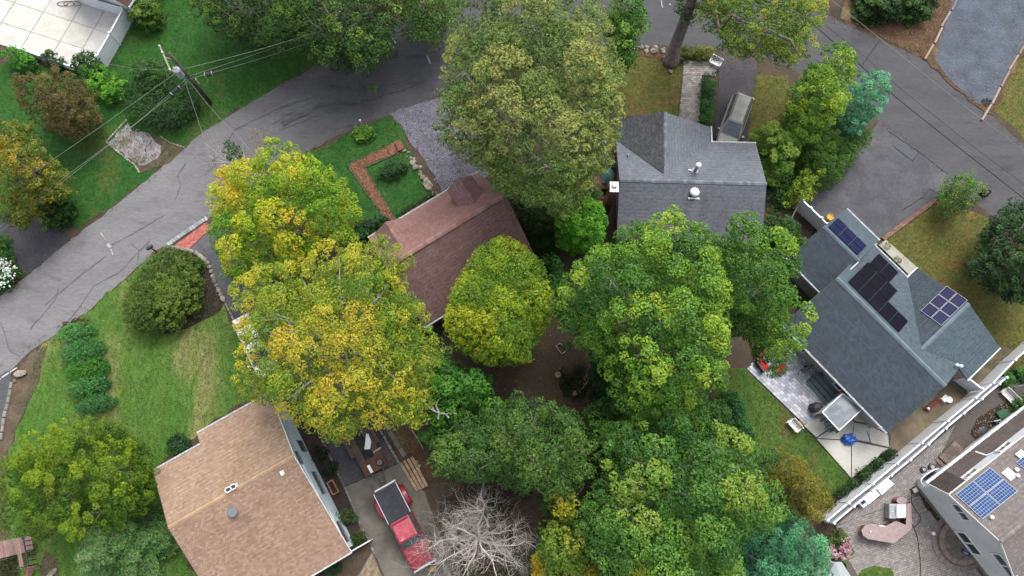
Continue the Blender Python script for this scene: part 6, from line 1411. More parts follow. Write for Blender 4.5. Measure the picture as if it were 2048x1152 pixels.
b = W(866, 1136, 0); stump = empty('tree_stump', b, 'round sawn tree stump in front of the red pickup', 'stump'); MB().lathe(b, [(.34, -.05), (.27, .1), (.25, .32)], 12).build('bark', M_BARK, stump); MB().lathe(b + Vector((0, 0, .32)), [(.22, 0), (.215, .012)], 12).build('cut_face', mat('sawn_wood', K(176, 150, 110), K(150, 124, 88), s=8, fine=.2), stump)

# brown deck, bottom left
M_DECKPINK = mat('mauve_deck', K(180, 146, 140), K(162, 130, 124), s=1.5, fine=.2, attr=True)
bd = empty('timber_deck', W(30, 1105), 'mauve-brown plank deck with dark railing and stairs in the bottom left corner', 'deck'); dz = .9
for k, pl in enumerate(([(-60, 1096), (63, 1070), (68, 1100), (-60, 1132)], [(33, 1109), (68, 1100), (74, 1128), (54, 1134), (40, 1160), (36, 1135)])):
    pieces([(p.x, p.y) for p in WL(pl, dz)], W(74, 1128, dz) - W(63, 1070, dz), 8.0, .14, .012, dz - .04, dz, [(1, 1, 1), (.9, .9, .9), (1.08, 1.06, 1.05)], seed=18 + k, bond=False, name='plank', m=M_DECKPINK, parent=bd, mode='obj')
for pts in ([(63, 1070), (74, 1128)], [(74, 1128), (54, 1133)], [(33, 1114), (0, 1121)]):
    A, B = W(*pts[0], dz + .9), W(*pts[1], dz + .9)
    A = W(*pts[0], dz) + Vector((0, 0, .9)); B = W(*pts[1], dz) + Vector((0, 0, .9))
    MB().bar(A, B, .08, .06).build('railing', M_DARK, bd)
    for i in range(7): p = A.lerp(B, i / 6); MB().bar(p - Vector((0, 0, .9)), p, .05, .05, up=(1, 0, 0)).build('baluster', M_DARK, bd)
for k in range(5):
    MB().prism(WL([(55 - k * 1.5, 1134 + k * 5), (69 - k * 1.5, 1131 + k * 5), (68 - k * 1.5, 1135 + k * 5), (54 - k * 1.5, 1138 + k * 5)], dz - .15 * (k + 1)), dz - .15 * (k + 1) - .04, dz - .15 * (k + 1), (1.1, .8, .8)).build('stair_tread', M_DECKPINK, bd)
shrub('planter_shrub', 'dark shrub with reddish leaves in the angle of the mauve-brown deck', [(0, 1122), (30, 1118), (34, 1150), (0, 1160)], .9, [K(48, 72, 34), K(78, 70, 46), K(100, 66, 54)], seed=210)
lg = W(103, 1148, .12); rock(None, lg, .2, random.Random(3), 'weathered_log', 'pale weathered log lying on dry grass right of the mauve-brown deck', 'log', sx=2.4, sz=.7, rz=.9)

# ---------------------------------------------------------------- dirt yard
rb = empty('raised_bed', W(1122, 696), 'small rectangular wooden bed frame on the shaded dirt yard', 'planter'); q = [W(*p, .15) for p in ((1112, 692), (1121, 686), (1132, 702), (1123, 708))]
for a, b_ in zip(q, q[1:] + q[:1]): MB().bar(Vector((a.x, a.y, 0)), Vector((b_.x, b_.y, 0)), .06, .2, (1.2, 1.2, 1.2)).build('board', M_GREYWOOD, rb)
b = W(1115, 750, 0); pot = empty('stone_planter', b, 'round stone ring planter on the dirt yard', 'planter'); MB().lathe(b, [(.2, 0), (.24, .3), (.16, .3), (.14, .2)], 14).build('ring', mat('pale_stone', K(170, 160, 124), fine=.25), pot); MB().lathe(b + Vector((0, 0, .05)), [(.13, 0), (.13, .14)], 10).build('soil', M_MULCH, pot)
rock(None, W(1120, 737, .08), .1, random.Random(5), 'garden_stone', 'little pale stone next to the round stone planter', 'rock')
gl = empty('wooden_ladder', W(1160, 765), 'old wooden ladder lying in weeds at the edge of the dirt yard', 'ladder')
A, B, C_, D_ = W(1142, 782, .2), W(1175, 748, .2), W(1155, 789, .2), W(1178, 760, .2)
MB().bar(A, B, .06, .08, (1.1, .9, .9)).build('rail', M_WOOD, gl); MB().bar(C_, D_, .06, .08, (1.1, .9, .9)).build('rail', M_WOOD, gl)
for k in range(7): MB().bar(A.lerp(B, (k + .5) / 7) + Vector((0, 0, .02)), C_.lerp(D_, (k + .5) / 7) + Vector((0, 0, .02)), .05, .04, (1, .85, .8)).build('rung', M_WOOD, gl)
MB().box(W(1149, 787, .28), .34, .34, .05, .6).build('paving_stone', mat('pale_paver', K(186, 172, 158), fine=.15), None, 'pale square paving stone resting on the old wooden ladder', 'stone')
shrub('weeds', 'dark straggling weeds around the old wooden ladder', [(1118, 735), (1165, 730), (1180, 770), (1165, 800), (1130, 800), (1115, 765)], .5, [K(30, 48, 26), K(52, 74, 34), K(70, 60, 40)], seed=211, airy=.55, cat='plant')
bh = W(1433, 541, 5.2); bb_ = Vector((bh.x, bh.y, 0)); bhs = empty('bird_house', bb_, 'terracotta-coloured bird house on a pole in the gap between the two light oaks', 'bird house')
MB().tube([bb_, bh], .04, 8).build('pole', M_GREYWOOD, bhs); MB().box(bh, .36, .3, .28).build('box', mat('terracotta', K(206, 140, 120), fine=.2), bhs)
MB().face([bh + Vector(v_) for v_ in ((-.26, -.24, .26), (.26, -.24, .26), (.26, 0, .48), (-.26, 0, .48))]).face([bh + Vector(v_) for v_ in ((-.26, .24, .26), (-.26, 0, .48), (.26, 0, .48), (.26, .24, .26))]).build('roof', mat('pink_tile', K(224, 164, 146), fine=.2), bhs)

# ---------------------------------------------------------------- terrace of the ranch house
ter = sheet('stone_terrace', WL([(1493, 738), (1530, 695), (1650, 690), (1722, 790), (1608, 849)]), mat('terrace_joint', K(120, 122, 130), fine=.2), seed=75)
pieces([(p.x, p.y) for p in WL([(1493, 738), (1530, 695), (1650, 690), (1722, 790), (1608, 849)])], W(1608, 849) - W(1493, 738), .34, .24, .022, .01, SHEET[0] + .03, [K(218, 220, 230, .52), K(200, 202, 214, .52), K(230, 232, 240, .52), K(184, 186, 200, .52)], seed=21, name='flagstone', m=M_PAVER, parent=ter, mode='obj', jit=.004)
cp = sheet('lower_patio', WL([(1607, 851), (1660, 815), (1722, 786), (1782, 872), (1778, 896), (1702, 957)]), mat('patio_joint', K(104, 98, 88), fine=.3), seed=76, c=(.4, .4, .4))
zt = SHEET[0] + .05; SHEET[0] += .06
for pl in ([(1608, 851), (1660, 816), (1712, 790), (1700, 828), (1633, 874)], [(1635, 876), (1701, 830), (1708, 845), (1703, 880)], [(1634, 878), (1702, 882), (1702, 955)], [(1704, 882), (1776, 897), (1704, 955)], [(1705, 878), (1709, 845), (1737, 850), (1739, 884)], [(1740, 885), (1738, 850), (1776, 870), (1778, 894)], [(1710, 842), (1702, 828), (1713, 792), (1722, 788), (1776, 867), (1737, 847)]):
    k = rngp.uniform(.95, 1.12); MB().prism(WL(pl, zt), 0, zt, (k * 1.22, k * 1.22, k * 1.2)).build('slab', M_CONC, cp)
M_RUSTSTAIN = None
def daybed(label, p, q_, w, group):
    a, b_ = W(*p), W(*q_); d = (b_ - a).normalized(); s = Vector((-d.y, d.x, 0)) * w; L = (b_ - a).length; root = empty('garden_sofa', a.lerp(b_, .5), label, 'sofa', group)
    MB().obox(a - s / 2 + Vector((0, 0, .08)), d * L, s, Vector((0, 0, .26))).build('frame', M_DARK, root)
    n = max(1, round(L / .6))
    for k in range(n): MB().obox(a - s * .46 + d * (L * k / n + .02) + Vector((0, 0, .34)), d * (L / n - .04), s * .92, Vector((0, 0, .14))).build('cushion', mat('red_cushion', K(214, 52, 52), K(196, 40, 44), s=2, fine=.1), root)
    MB().obox(a - s * .62 + Vector((0, 0, .1)), d * L, s * .14, Vector((0, 0, .6))).build('backrest', M_DARK, root)
    return root
GSO = 'red-cushioned sofas on the terrace'
daybed('short red-cushioned sofa at the left edge of the terrace, under the light oak', (1513, 690), (1522, 711), .55, GSO)
daybed('longer red-cushioned sofa at the left edge of the terrace, bent away from the short one', (1514, 718), (1530, 742), .62, GSO)
daybed('red-cushioned sofa on the terrace almost hidden by the light oak', (1546, 742), (1568, 734), .55, GSO)
M_SLATE = mat('slate_step', K(150, 168, 174), K(136, 154, 160), s=1.5, fine=.15)
st = empty('terrace_steps', W(1640, 775), 'grey-blue steps from the terrace up to the back door of the ranch house', 'steps')
A, B = W(1609, 765), W(1648, 810); out = W(1638, 741) - W(1609, 765)
for k in range(3): MB().prism([A + out * (.24 * k), B + out * (.24 * k), B + out * (.24 * k + .215), A + out * (.24 * k + .215)], 0, .17 * (k + 1)).build('step', M_SLATE, st)
MB().prism([A + out * .72, B + out * .72, B + out * 1.6, A + out * 1.6], 0, .6).build('landing', M_SLATE, st)
for a in (A,): MB().bar(a + out * .1 + Vector((0, 0, 1.0)), a + out * 1.3 + Vector((0, 0, 1.4)), .04, .04).bar(a + out * .1, a + out * .1 + Vector((0, 0, 1.0)), .05, .05, up=(1, 0, 0)).build('handrail', M_DARK, st)
def pot_(label, x, y, z, r, h, c, plant=None):
    b = W(x, y, z); root = empty('flower_pot', b, label, 'pot', 'flower pots'); MB().lathe(b, [(r * .7, 0), (r, h), (r * 1.08, h), (r * 1.08, h + .04), (r * .9, h + .04), (r * .86, h - .03)], 14).build('pot', mat('glaze_%s' % label.split()[0], c, fine=.12, rough=.5), root); MB().lathe(b + Vector((0, 0, h - .06)), [(r * .84, 0), (r * .82, .02)], 12).build('soil', M_MULCH, root)
pot_('crimson flower pot on the landing by the ranch house wall', 1644, 748, .6, .17, .3, K(140, 30, 50))
pot_('tan flower pot at the lower corner of the landing', 1675, 784, .6, .2, .3, K(176, 150, 104))
pot_('yellow flower pot on the grass beside the white lawn bench', 1598, 848, 0, .2, .28, K(190, 140, 56))
pot_('orange-yellow bucket planter at the end of the fence by the garage', 1655, 438, .2, .26, .5, K(236, 186, 40))
b = W(1626, 817, .03); gr = empty('covered_grill', b, 'round grill under a black cover at the corner of the terrace', 'grill'); MB().lathe(b, [(.42, 0), (.46, .5), (.44, .85), (.3, .98), (.08, 1.02)], 8).build('cover', M_COVER, gr); MB().lathe(b + Vector((0, 0, 1.0)), [(.06, 0), (.06, .06)], 8).build('handle', M_DARK, gr)
# bicycle leaning by the steps
a, b_ = W(1598, 753, 0), W(1632, 741, 0); bx = empty('bicycle', a.lerp(b_, .5), 'black bicycle leaning over beside the grey-blue steps', 'bicycle'); d = (b_ - a).normalized(); s = Vector((-d.y, d.x, 0)); up = (Vector((0, 0, 1)) * .75 + s * .66).normalized()
for c0 in (a + d * .25, b_ - d * .25):
    cen = c0 + up * .34
    MB().tube([cen + (d * math.cos(t) + up * math.sin(t)) * .33 for t in [math.pi * 2 * i / 18 for i in range(19)]], .022, 5).build('wheel', M_BLACK, bx)
w1, w2 = a + d * .25 + up * .34, b_ - d * .25 + up * .34; bb2 = w1.lerp(w2, .42) + up * -.04; se = w1.lerp(w2, .3) + up * .42; hd = w2 - d * .12 + up * .42
MB().tube([w1, bb2, se, w1], .02, 5).tube([bb2, hd, se], .02, 5).tube([hd, w2], .02, 5).build('frame', M_DARK, bx); nrm = d.cross(up)
MB().tube([hd + up * .08 - nrm * .26, hd + up * .1, hd + up * .08 + nrm * .26], .018, 5).build('handlebar', M_DARK, bx); MB().obox(se + up * .05 - d * .13 - nrm * .06, d * .26, nrm * .12, up * .05).build('saddle', M_BLACK, bx)
# grey canopy over the lower patio
M_FABRIC = mat('grey_canopy', K(170, 178, 186), K(152, 160, 168), K(136, 142, 150), s=.9, s2=2.5, fine=.1, rough=.6, t3=(.5, .66), s3=.7)
q = [W(1685, 787, 2.3), W(1724, 818, 2.3), W(1678, 861, 2.25), W(1644, 824, 2.25)]
cn = empty('canopy_tent', Vector((q[0].x, q[0].y, 0)), 'grey fabric canopy on posts beside the ranch house gutter', 'canopy')
mb = MB(); N_ = 8
g = lambda s_, t_: q[0].lerp(q[1], s_).lerp(q[3].lerp(q[2], s_), t_) + Vector((0, 0, .16 * math.sin(math.pi * s_) * math.sin(math.pi * t_) + .02 * math.sin(s_ * 19 + t_ * 7)))
for i in range(N_):
    for j in range(N_): mb.face([g(i / N_, j / N_), g((i + 1) / N_, j / N_), g((i + 1) / N_, (j + 1) / N_), g(i / N_, (j + 1) / N_)])
mb.build('canopy', M_FABRIC, cn, smooth=True)
for p in q: MB().tube([Vector((p.x, p.y, 0)), p], .035, 6).build('post', M_GREYMETAL, cn)
for a, b_ in zip(q, q[1:] + q[:1]): MB().bar(a, b_, .06, .05).build('beam', M_WHITE, cn)
mb = MB(); a, b_ = W(1627, 831, 1.7), W(1683, 786, 2.28); c_, d_ = W(1634, 836, 1.75), W(1690, 792, 2.28)
mb.face([a, b_, q[0], q[3]]); mb.build('side_flap', mat('grey_green_flap', K(176, 188, 184), K(160, 172, 170), s=1, fine=.1), cn)
def crumple(name, px_pts, z0, z1, m, parent, seed, k=14):
    """gathered cloth hanging along a line"""
    rg = random.Random(seed); A, B = W(*px_pts[0], z1), W(*px_pts[1], z1); mb = MB(); n = (B - A).cross(Vector((0, 0, 1))).normalized(); top, mid_, bot = [], [], []
    for i in range(k + 1):
        p = A.lerp(B, i / k); o_ = n * (.16 * (-1) ** i * rg.uniform(.5, 1)); top.append(p + o_ * .3); mid_.append(p + o_ + Vector((0, 0, -(z1 - z0) * .5))); bot.append(p + o_ * 1.4 + n * rg.uniform(-.1, .25) + Vector((0, 0, -(z1 - z0))))
    for r0, r1 in ((top, mid_), (mid_, bot)):
        for i in range(k): mb.face([r0[i], r0[i + 1], r1[i + 1], r1[i]])
    return mb.build(name, m, parent)
M_SHEER = mat('pale_netting', K(208, 214, 222), K(180, 188, 198), s=4, fine=.2, rough=.5)
crumple('curtain', ((1680, 862), (1716, 828)), 1.2, 2.2, M_SHEER, cn, 3); crumple('curtain', ((1644, 826), (1676, 860)), 1.0, 2.2, M_SHEER, cn, 4, 10)
# blue tarp
bm = bmesh.new(); bmesh.ops.create_icosphere(bm, subdivisions=4, radius=1.0); rg = random.Random(4); ks = [(Vector((rg.gauss(0, 1), rg.gauss(0, 1), rg.gauss(0, 1))).normalized(), rg.uniform(4, 11), rg.uniform(0, 6)) for _ in range(9)]
for v_ in bm.verts:
    p = v_.co.copy(); f_ = 1 + sum(.075 * math.sin(p.dot(kk) * fq + ph) for kk, fq, ph in ks); v_.co = Vector((p.x * .5 * f_, p.y * .42 * f_, max(0, p.z * .36 * f_ + .2)))
me = bpy.data.meshes.new('blue_tarp'); bm.to_mesh(me); bm.free(); link_mesh(me, 'blue_tarp', mat('blue_tarp_vinyl', K(20, 120, 220), K(14, 90, 190), s=5, fine=.2, rough=.4, spec=.5), None, W(1695, 879, .1), 'crumpled bright blue tarp heaped on the lower patio', 'tarp')
bench('lawn_bench', 'white slatted bench on the grass at the corner of the terrace', W(1584, 852), (-.75, -.6), 1.0)
MB().bar(W(1733, 862, .1), W(1742, 886, .1), .05, .04).build('pole', M_DARK, None, 'dark pole lying on the lower patio right of the blue tarp', 'pole')

# ---------------------------------------------------------------- fences on the right
fence('vinyl_fence', 'long white privacy fence above the row of round shrubs, ranch house side', [(1655, 1041), (1697, 1006), (1745, 968), (1794, 927), (1843, 886), (1895, 842), (1951, 796), (1986, 766), (2030, 720), (2075, 680)], 1.8)
fence('vinyl_fence', 'second white fence running close behind the long one, paver patio side', [(1668, 1046), (1707, 1013), (1745, 982), (1782, 951), (1820, 920), (1856, 889), (1891, 857), (1927, 827), (1963, 798), (1998, 768), (2013, 755)], 1.55)
fence('vinyl_gate', 'white fence gate between the corner of the ranch house and the long fence', [(1936, 755), (1964, 777)], 1.8, cat='gate')
fence('vinyl_fence', 'short white fence from the garage corner to the loose yellow-green shrub', [(1605, 400), (1622, 416), (1643, 436), (1655, 448)], 1.8)
MB().tube([W(1601, 403, 1.2), W(1576, 449, .3)], .06, 6).build('wooden_pole', mat('bleached_pole', K(196, 184, 160), fine=.2), None, 'bleached wooden pole propped against the short white fence', 'pole')
for k, (x, y) in enumerate(((1778, 909), (1755, 928), (1728, 947), (1707, 968), (1684, 986), (1663, 1005))):
    shrub('clipped_shrub', 'round shrub under the long white fence, %s' % ('beside the lower patio corner', 'second from the lower patio corner', 'third from the lower patio corner', 'fourth from the lower patio corner', 'fifth from the lower patio corner', 'last one, beside the gold cypress')[k], disc(x, y, 14, 11, rot=-.7), .85, [K(28, 64, 28), K(48, 96, 36), K(72, 120, 46)], seed=220 + k, group='row of round shrubs under the long white fence')
bs = empty('brick_stoop', W(1862, 806), 'red brick stoop with a white basin against the side of the ranch house', 'stoop')
ms = MB().prism(WL([(1846, 816), (1874, 795), (1882, 804), (1856, 824)]), 0, .2, (.55, .5, .5)).build('base', M_BRICK, bs)
pieces([(p.x, p.y) for p in WL([(1847, 816), (1874, 796), (1881, 804), (1856, 823)], .2)], W(1874, 795) - W(1846, 816), .2, .1, .014, .18, .235, [K(150, 84, 74), K(132, 72, 64)], seed=24, name='brick', m=M_PAVER, parent=ms)
MB().box(W(1884, 798, .02), .5, .4, .45, .7).build('cabinet', M_WHITEPAINT, None, 'cream utility cabinet beside the brick stoop', 'cabinet'); MB().lathe(W(1895, 800, .02), [(.2, 0), (.26, .25), (.22, .28)], 12).build('basin', M_WHITE, None, 'white basin standing next to the cream utility cabinet', 'basin'); MB().lathe(W(1855, 817, .24), [(.1, 0), (.1, .16), (.04, .2)], 10).build('white_jug', M_WHITE, None, 'white jug standing on the brick stoop', 'jug')
fw = sheet('front_walk', WL([(1756, 491), (1770, 480), (1834, 537), (1818, 552)]), M_CONC, seed=77, c=(1.0, 1.0, .95))
for k, (x, y) in enumerate(((1766, 493), (1792, 522))): shrub('front_plant', ('spiky green plant at the garage end of the front walk', 'pale green plant half way along the front walk')[k], disc(x, y, 9, 7), .6, [K(96, 116, 60), K(140, 150, 90)], seed=230 + k, leaf=.2, asp=.25, dens=50, cat='plant')
be = sheet('brick_edge', WL([(1869, 396), (1874, 403), (1768, 482), (1760, 476)]), mat('edge_mortar', K(110, 92, 84), fine=.2), seed=78)
pieces([(p.x, p.y) for p in WL([(1868, 397), (1873, 404), (1768, 482), (1761, 476)])], W(1869, 396) - W(1762, 477), .2, .1, .012, .01, SHEET[0] + .03, [K(164, 122, 108), K(148, 108, 96), K(178, 138, 122)], seed=25, name='brick', m=M_PAVER, parent=be)
TIM = [K(198, 178, 164), K(180, 160, 148)]
stone_row('timber_kerb', 'pale timber kerb on the left side of the bluestone lot', 'kerb', [(1916, -8), (1882, 58), (1851, 118)], 1.9, .17, .16, TIM, m=mat('pale_kerb_timber', (1, 1, 1), (.85, .84, .82), s=3, fine=.15, attr=True), seed=26, piece='timber')
stone_row('timber_kerb', 'pale timber kerb on the right side of the bluestone lot', 'kerb', [(2054, 78), (2016, 145), (1979, 213)], 1.9, .17, .16, TIM, m=mat('pale_kerb_timber', (1, 1, 1)), seed=27, piece='timber')
scatter('leaf_pile', WL(disc(1973, 205, 10, 9)), 90, [K(70, 56, 54), K(52, 42, 42)], .2, z=.08, seed=80, label='dark heap of wet leaves at the foot of the right-hand timber kerb', cat='leaf pile')
bg_ = bmesh.new(); bmesh.ops.create_icosphere(bg_, subdivisions=3, radius=1.0)
for v_ in bg_.verts:
    p = v_.co.copy(); f_ = 1 + sum(.08 * math.sin(p.dot(kk) * fq * .7 + ph) for kk, fq, ph in ks); v_.co = Vector((p.x * .4 * f_, p.y * .3 * f_, max(0, p.z * .3 * f_ + .2)))
me = bpy.data.meshes.new('rubbish_bag'); bg_.to_mesh(me); bg_.free(); link_mesh(me, 'rubbish_bag', M_COVER, None, W(1967, 386, .02), 'black rubbish bag at the kerb beside the small thin tree', 'bag')

# ---------------------------------------------------------------- paver patio, bottom right
pp_ = sheet('paver_patio', WL([(1668, 1049), (2013, 757), (2130, 700), (2200, 800), (2200, 1300), (1700, 1300), (1690, 1110)]), mat('patio_bed', K(112, 104, 98), fine=.3), seed=79)
PPA = [K(182, 174, 168), K(176, 168, 163), K(188, 180, 175), K(170, 162, 159)]
zt = SHEET[0] + .03; dirp = W(1870, 1110) - W(1740, 1150)
for k, pl in enumerate(([(1671, 1050), (2013, 760), (2075, 775), (1846, 974), (1838, 990)], [(1671, 1051), (1837, 991), (1990, 1190), (1760, 1230), (1694, 1118)])):
    pieces([(p.x, p.y) for p in WL(pl)], (W(2013, 760) - W(1671, 1050)) if k == 0 else dirp, .24, .15, .02, .01, zt, PPA, seed=28 + k, name='paver', m=M_PAVER, parent=pp_, jit=.004)
gb = sheet('grass_patch', WL([(1702, 1170), (1722, 1138), (1745, 1130), (1766, 1136), (1778, 1136), (1796, 1170), (1790, 1220), (1700, 1220)]), M_LAWNBACK, rough=.05, step=.3, z=zt + .03, seed=80)
scatter('grass', WL([(1704, 1170), (1724, 1140), (1745, 1132), (1778, 1138), (1794, 1170), (1788, 1200), (1706, 1200)]), 120, GP['g'], .1, h=.07, z=zt + .1, seed=81, asp=.3)
sheet('grass_edge', WL([(1682, 1122), (1700, 1096), (1708, 1102), (1690, 1128)]), M_LAWNBACK, z=zt + .03, seed=82)
sheet('pebble_bed', WL([(1938, 868), (1950, 838), (1985, 815), (2010, 800), (2040, 835), (1975, 885), (1950, 880)]), M_MULCH, z=zt + .012, rough=.06, step=.3, seed=83)
scatter('pebbles', WL([(1938, 868), (1950, 838), (1985, 815), (2010, 800), (2040, 835), (1975, 885)]), 60, [K(150, 128, 100), K(110, 96, 78), K(176, 160, 130), K(90, 80, 68)], .11, z=zt + .04, seed=84, asp=.9)
sheet('gravel_bed', WL([(1836, 985), (1850, 985), (1905, 1045), (1895, 1058), (1870, 1040), (1845, 1010)]), M_MULCH, z=zt + .012, rough=.05, step=.3, seed=85)
scatter('pebbles', WL([(1836, 985), (1850, 985), (1905, 1045), (1895, 1058), (1870, 1040), (1845, 1010)]), 60, [K(150, 132, 104), K(112, 100, 80), K(96, 100, 60)], .11, z=zt + .04, seed=86, asp=.9)
# L-shaped counter with the grill
M_COUNTER = mat('pink_granite', K(196, 172, 168), K(182, 158, 155), K(204, 184, 178), s=3, fine=.15, fs=30, rough=.5)
ctr = empty('bar_counter', W(1790, 1060), 'L-shaped outdoor bar with a pinkish stone top on the paver patio', 'counter')
top_px = [(1731, 1050), (1740, 1047), (1770, 1053), (1792, 1042), (1812, 1050), (1813, 1009), (1822, 1006), (1824, 1057), (1788, 1087), (1736, 1078), (1726, 1071), (1723, 1060)]
bp = [Vector((*p.xy, 0)) for p in WL(top_px, 1.0)]; cen = sum(bp, Vector()) / len(bp)
MB().prism(bp, .94, 1.01).build('counter_top', M_COUNTER, ctr)
for pl in ([(1733, 1052), (1770, 1056), (1792, 1045), (1822, 1056), (1788, 1084), (1737, 1075), (1727, 1066)], [(1813.5, 1010), (1821, 1008), (1822, 1055), (1813.5, 1052)]):
    base = MB().prism(WL(pl, 1.0), 0, .94, (.8, .8, .8)).build('base', mat('bar_brick', K(130, 104, 92), K(112, 90, 80), s=2, fine=.25, fs=18, attr=True), ctr)
    ring = [Vector((*p.xy, 0)) for p in WL(pl, 1.0)]; k = 0; mb = MB(); rg = random.Random(8)
    for a, b_ in zip(ring, ring[1:] + ring[:1]):
        d = (b_ - a); L = d.length; d.normalize(); n = Vector((d.y, -d.x, 0)); n = n if n.dot(a - cen) > 0 else -n
        for r in range(11):
            x = -(r % 2) * .11
            while x < L:
                x0, x1 = max(0, x), min(L, x + .21)
                if x1 - x0 > .04: g_ = rg.uniform(.8, 1.2); mb.obox(a + d * x0 + Vector((0, 0, .01 + r * .083)), d * (x1 - x0), n * .012, Vector((0, 0, .07)), (g_, g_, g_))
                x += .22
    mb.build('brick', M_BRICK, base, kind='stuff', origin=world_loc(base))
MB().prism(WL(disc(1803, 1001, 10, 7, n=12, jit=0), 1.0), .94, 1.01).build('counter_top', M_COUNTER, ctr); MB().prism(WL(disc(1803, 1001, 8, 5.5, n=12, jit=0), 1.0), 0, .94).build('base', M_BRICK, ctr)
gq = WL([(1779, 1008), (1813, 1007), (1813, 1040), (1779, 1037)], .95); gq = [Vector((p.x, p.y, 0)) for p in gq]
grl = empty('gas_grill', gq[0], 'stainless gas grill with a bright lid built into the outdoor bar', 'grill')
ex, ey = gq[1] - gq[0], gq[3] - gq[0]
MB().obox(gq[0] + Vector((0, 0, .1)), ex, ey, Vector((0, 0, .82))).build('body', M_STEEL, grl)
mb = MB(); o_ = gq[0] + ex * .38 + ey * .06; n_ = 8
prof = [(math.cos(math.pi * i / n_), math.sin(math.pi * i / n_)) for i in range(n_ + 1)]
pr = [[o_ + ex * (.29 - .29 * c) + ey * (.88 * e) + Vector((0, 0, .93 + .24 * s_)) for c, s_ in prof] for e in (0, 1)]
for i in range(n_): mb.face([pr[0][i], pr[0][i + 1], pr[1][i + 1], pr[1][i]])
mb.face(pr[0]); mb.face(pr[1][::-1]); mb.build('lid', M_WHITE, grl)
MB().obox(gq[0] + ex * .02 + ey * .06 + Vector((0, 0, .925)), ex * .33, ey * .88, Vector((0, 0, .02))).build('control_panel', M_GREYMETAL, grl)
for k in range(4): MB().lathe(gq[0] + ex * .15 + ey * (.2 + .2 * k) + Vector((0, 0, .945)), [(.035, 0), (.03, .04)], 8).build('knob', M_DARK, grl)
MB().tube([gq[0] + ex * .3 + ey * .15 + Vector((0, 0, 1.05)), gq[0] + ex * .3 + ey * .85 + Vector((0, 0, 1.05))], .02, 6).build('lid_handle', M_CHROME, grl)
MB().lathe(W(1740, 1063, 1.01), [(.05, 0), (.05, .1)], 8).build('cup', M_WHITE, None, 'small white cup standing on the outdoor bar', 'cup')
MB().box(W(1764, 1052, 1.01), .45, .06, .03, -.1).build('tray', M_WHITE, None, 'narrow white tray at the inner edge of the outdoor bar', 'tray')
def chest(label, pl, h, z=.0):
    p = [Vector((q_.x, q_.y, 0)) for q_ in WL(pl, h)]; c_ = sum(p, Vector()) / 4; root = empty('storage_chest', c_, label, 'storage box', 'white storage boxes along the fence')
    MB().prism([c_ + (q_ - c_) * .96 for q_ in p], 0, h - .06).build('box', M_WHITE, root); MB().prism(p, h - .06, h).build('lid', M_WHITE, root)
    a, b_ = p[2], p[3]; m_ = a.lerp(b_, .5); d = (b_ - a).normalized(); o_ = (m_ - c_).normalized(); MB().obox(m_ - d * .08 + Vector((0, 0, h - .14)), d * .16, o_ * .03, Vector((0, 0, .06))).build('latch', M_GREYMETAL, root)
chest('large white storage box by the second fence, nearest the railing', [(1753, 977), (1775, 955), (1788, 968), (1764, 990)], .75)
chest('middle white storage box beside the largest one', [(1727, 998), (1751, 979), (1760, 990), (1737, 1009)], .7)
chest('smallest white storage box, at the lower end of the row', [(1718, 1006), (1727, 999), (1736, 1009), (1727, 1016)], .6)
MB().box(W(1726, 1005, .62), .3, .2, .03, .6).build('folded_towel', mat('purple_cloth', K(70, 60, 120), fine=.2), None, 'purple folded cloth on the smallest white storage box', 'cloth')
# round step, front steps, well railing
F = lambda x, y, z: F0(x, -y, z)
u = F(1, 0, 0) - F(0, 0, 0); v = F(0, 1, 0) - F(0, 0, 0)
rs_ = empty('round_steps', F(.4, 5.2, 0), 'half-round paver steps below the patio door of the dormer house', 'steps')
for R_, z0, z1 in ((2.0, 0, .2), (1.55, .2, .36)):
    n_ = 22; arc = [F(.5 - R_ * math.sin(math.pi * i / n_), 5.2 - R_ * math.cos(math.pi * i / n_), 0) for i in range(n_ + 1)]; arc2 = [F(.5 - (R_ - .34) * math.sin(math.pi * i / n_), 5.2 - (R_ - .34) * math.cos(math.pi * i / n_), 0) for i in range(n_ + 1)]
    st_ = MB().prism(arc2, z0, z1 + .02, (.62, .58, .56)).build('step', M_STONE, rs_)
    for i in range(n_):
        k = rngp.uniform(.85, 1.15); a, b_, c_, d_ = arc[i], arc[i + 1], arc2[i + 1], arc2[i]
        MB().prism([a.lerp(b_, .03), a.lerp(b_, .97), d_.lerp(c_, .97), d_.lerp(c_, .03)], z0, z1 + .03, tuple(x * k for x in K(168, 150, 140))).build('edge_stone', M_PAVER, st_, origin=world_loc(st_))
fsx = empty('front_steps', W(1895, 910), 'brown paver landing with two steps in front of the dormer house', 'steps')
A, B, C_, D_ = W(1872, 913), W(1904, 881), W(1930, 906), W(1898, 938)
ld = MB().prism([A, B, C_, D_], 0, .34, (.6, .56, .52)).build('landing', M_STONE, fsx)
pieces([(p.x, p.y) for p in (A, B, C_, D_)], B - A, .4, .3, .02, .3, .38, [K(158, 140, 128), K(140, 124, 114), K(170, 152, 138)], seed=33, name='flagstone', m=M_PAVER, parent=ld, mode='obj')
o_ = (A - B).normalized()
for k in range(2): MB().prism([A + o_ * (.03 + .34 * k), A + o_ * (.34 + .34 * k), D_ + o_ * (.34 + .34 * k), D_ + o_ * (.03 + .34 * k)], 0, .23 - .11 * k, K(158, 140, 128)).build('step', M_PAVER, fsx)
rl = empty('well_railing', W(1856, 955), 'curved white slatted railing round a window well at the corner of the dormer house', 'railing')
arc = [W(1876 + 0 - 36 * math.sin(t), 940 + 34 * (1 - math.cos(t)) * .95, .8) for t in [math.pi * .5 * i / 14 for i in range(15)]]
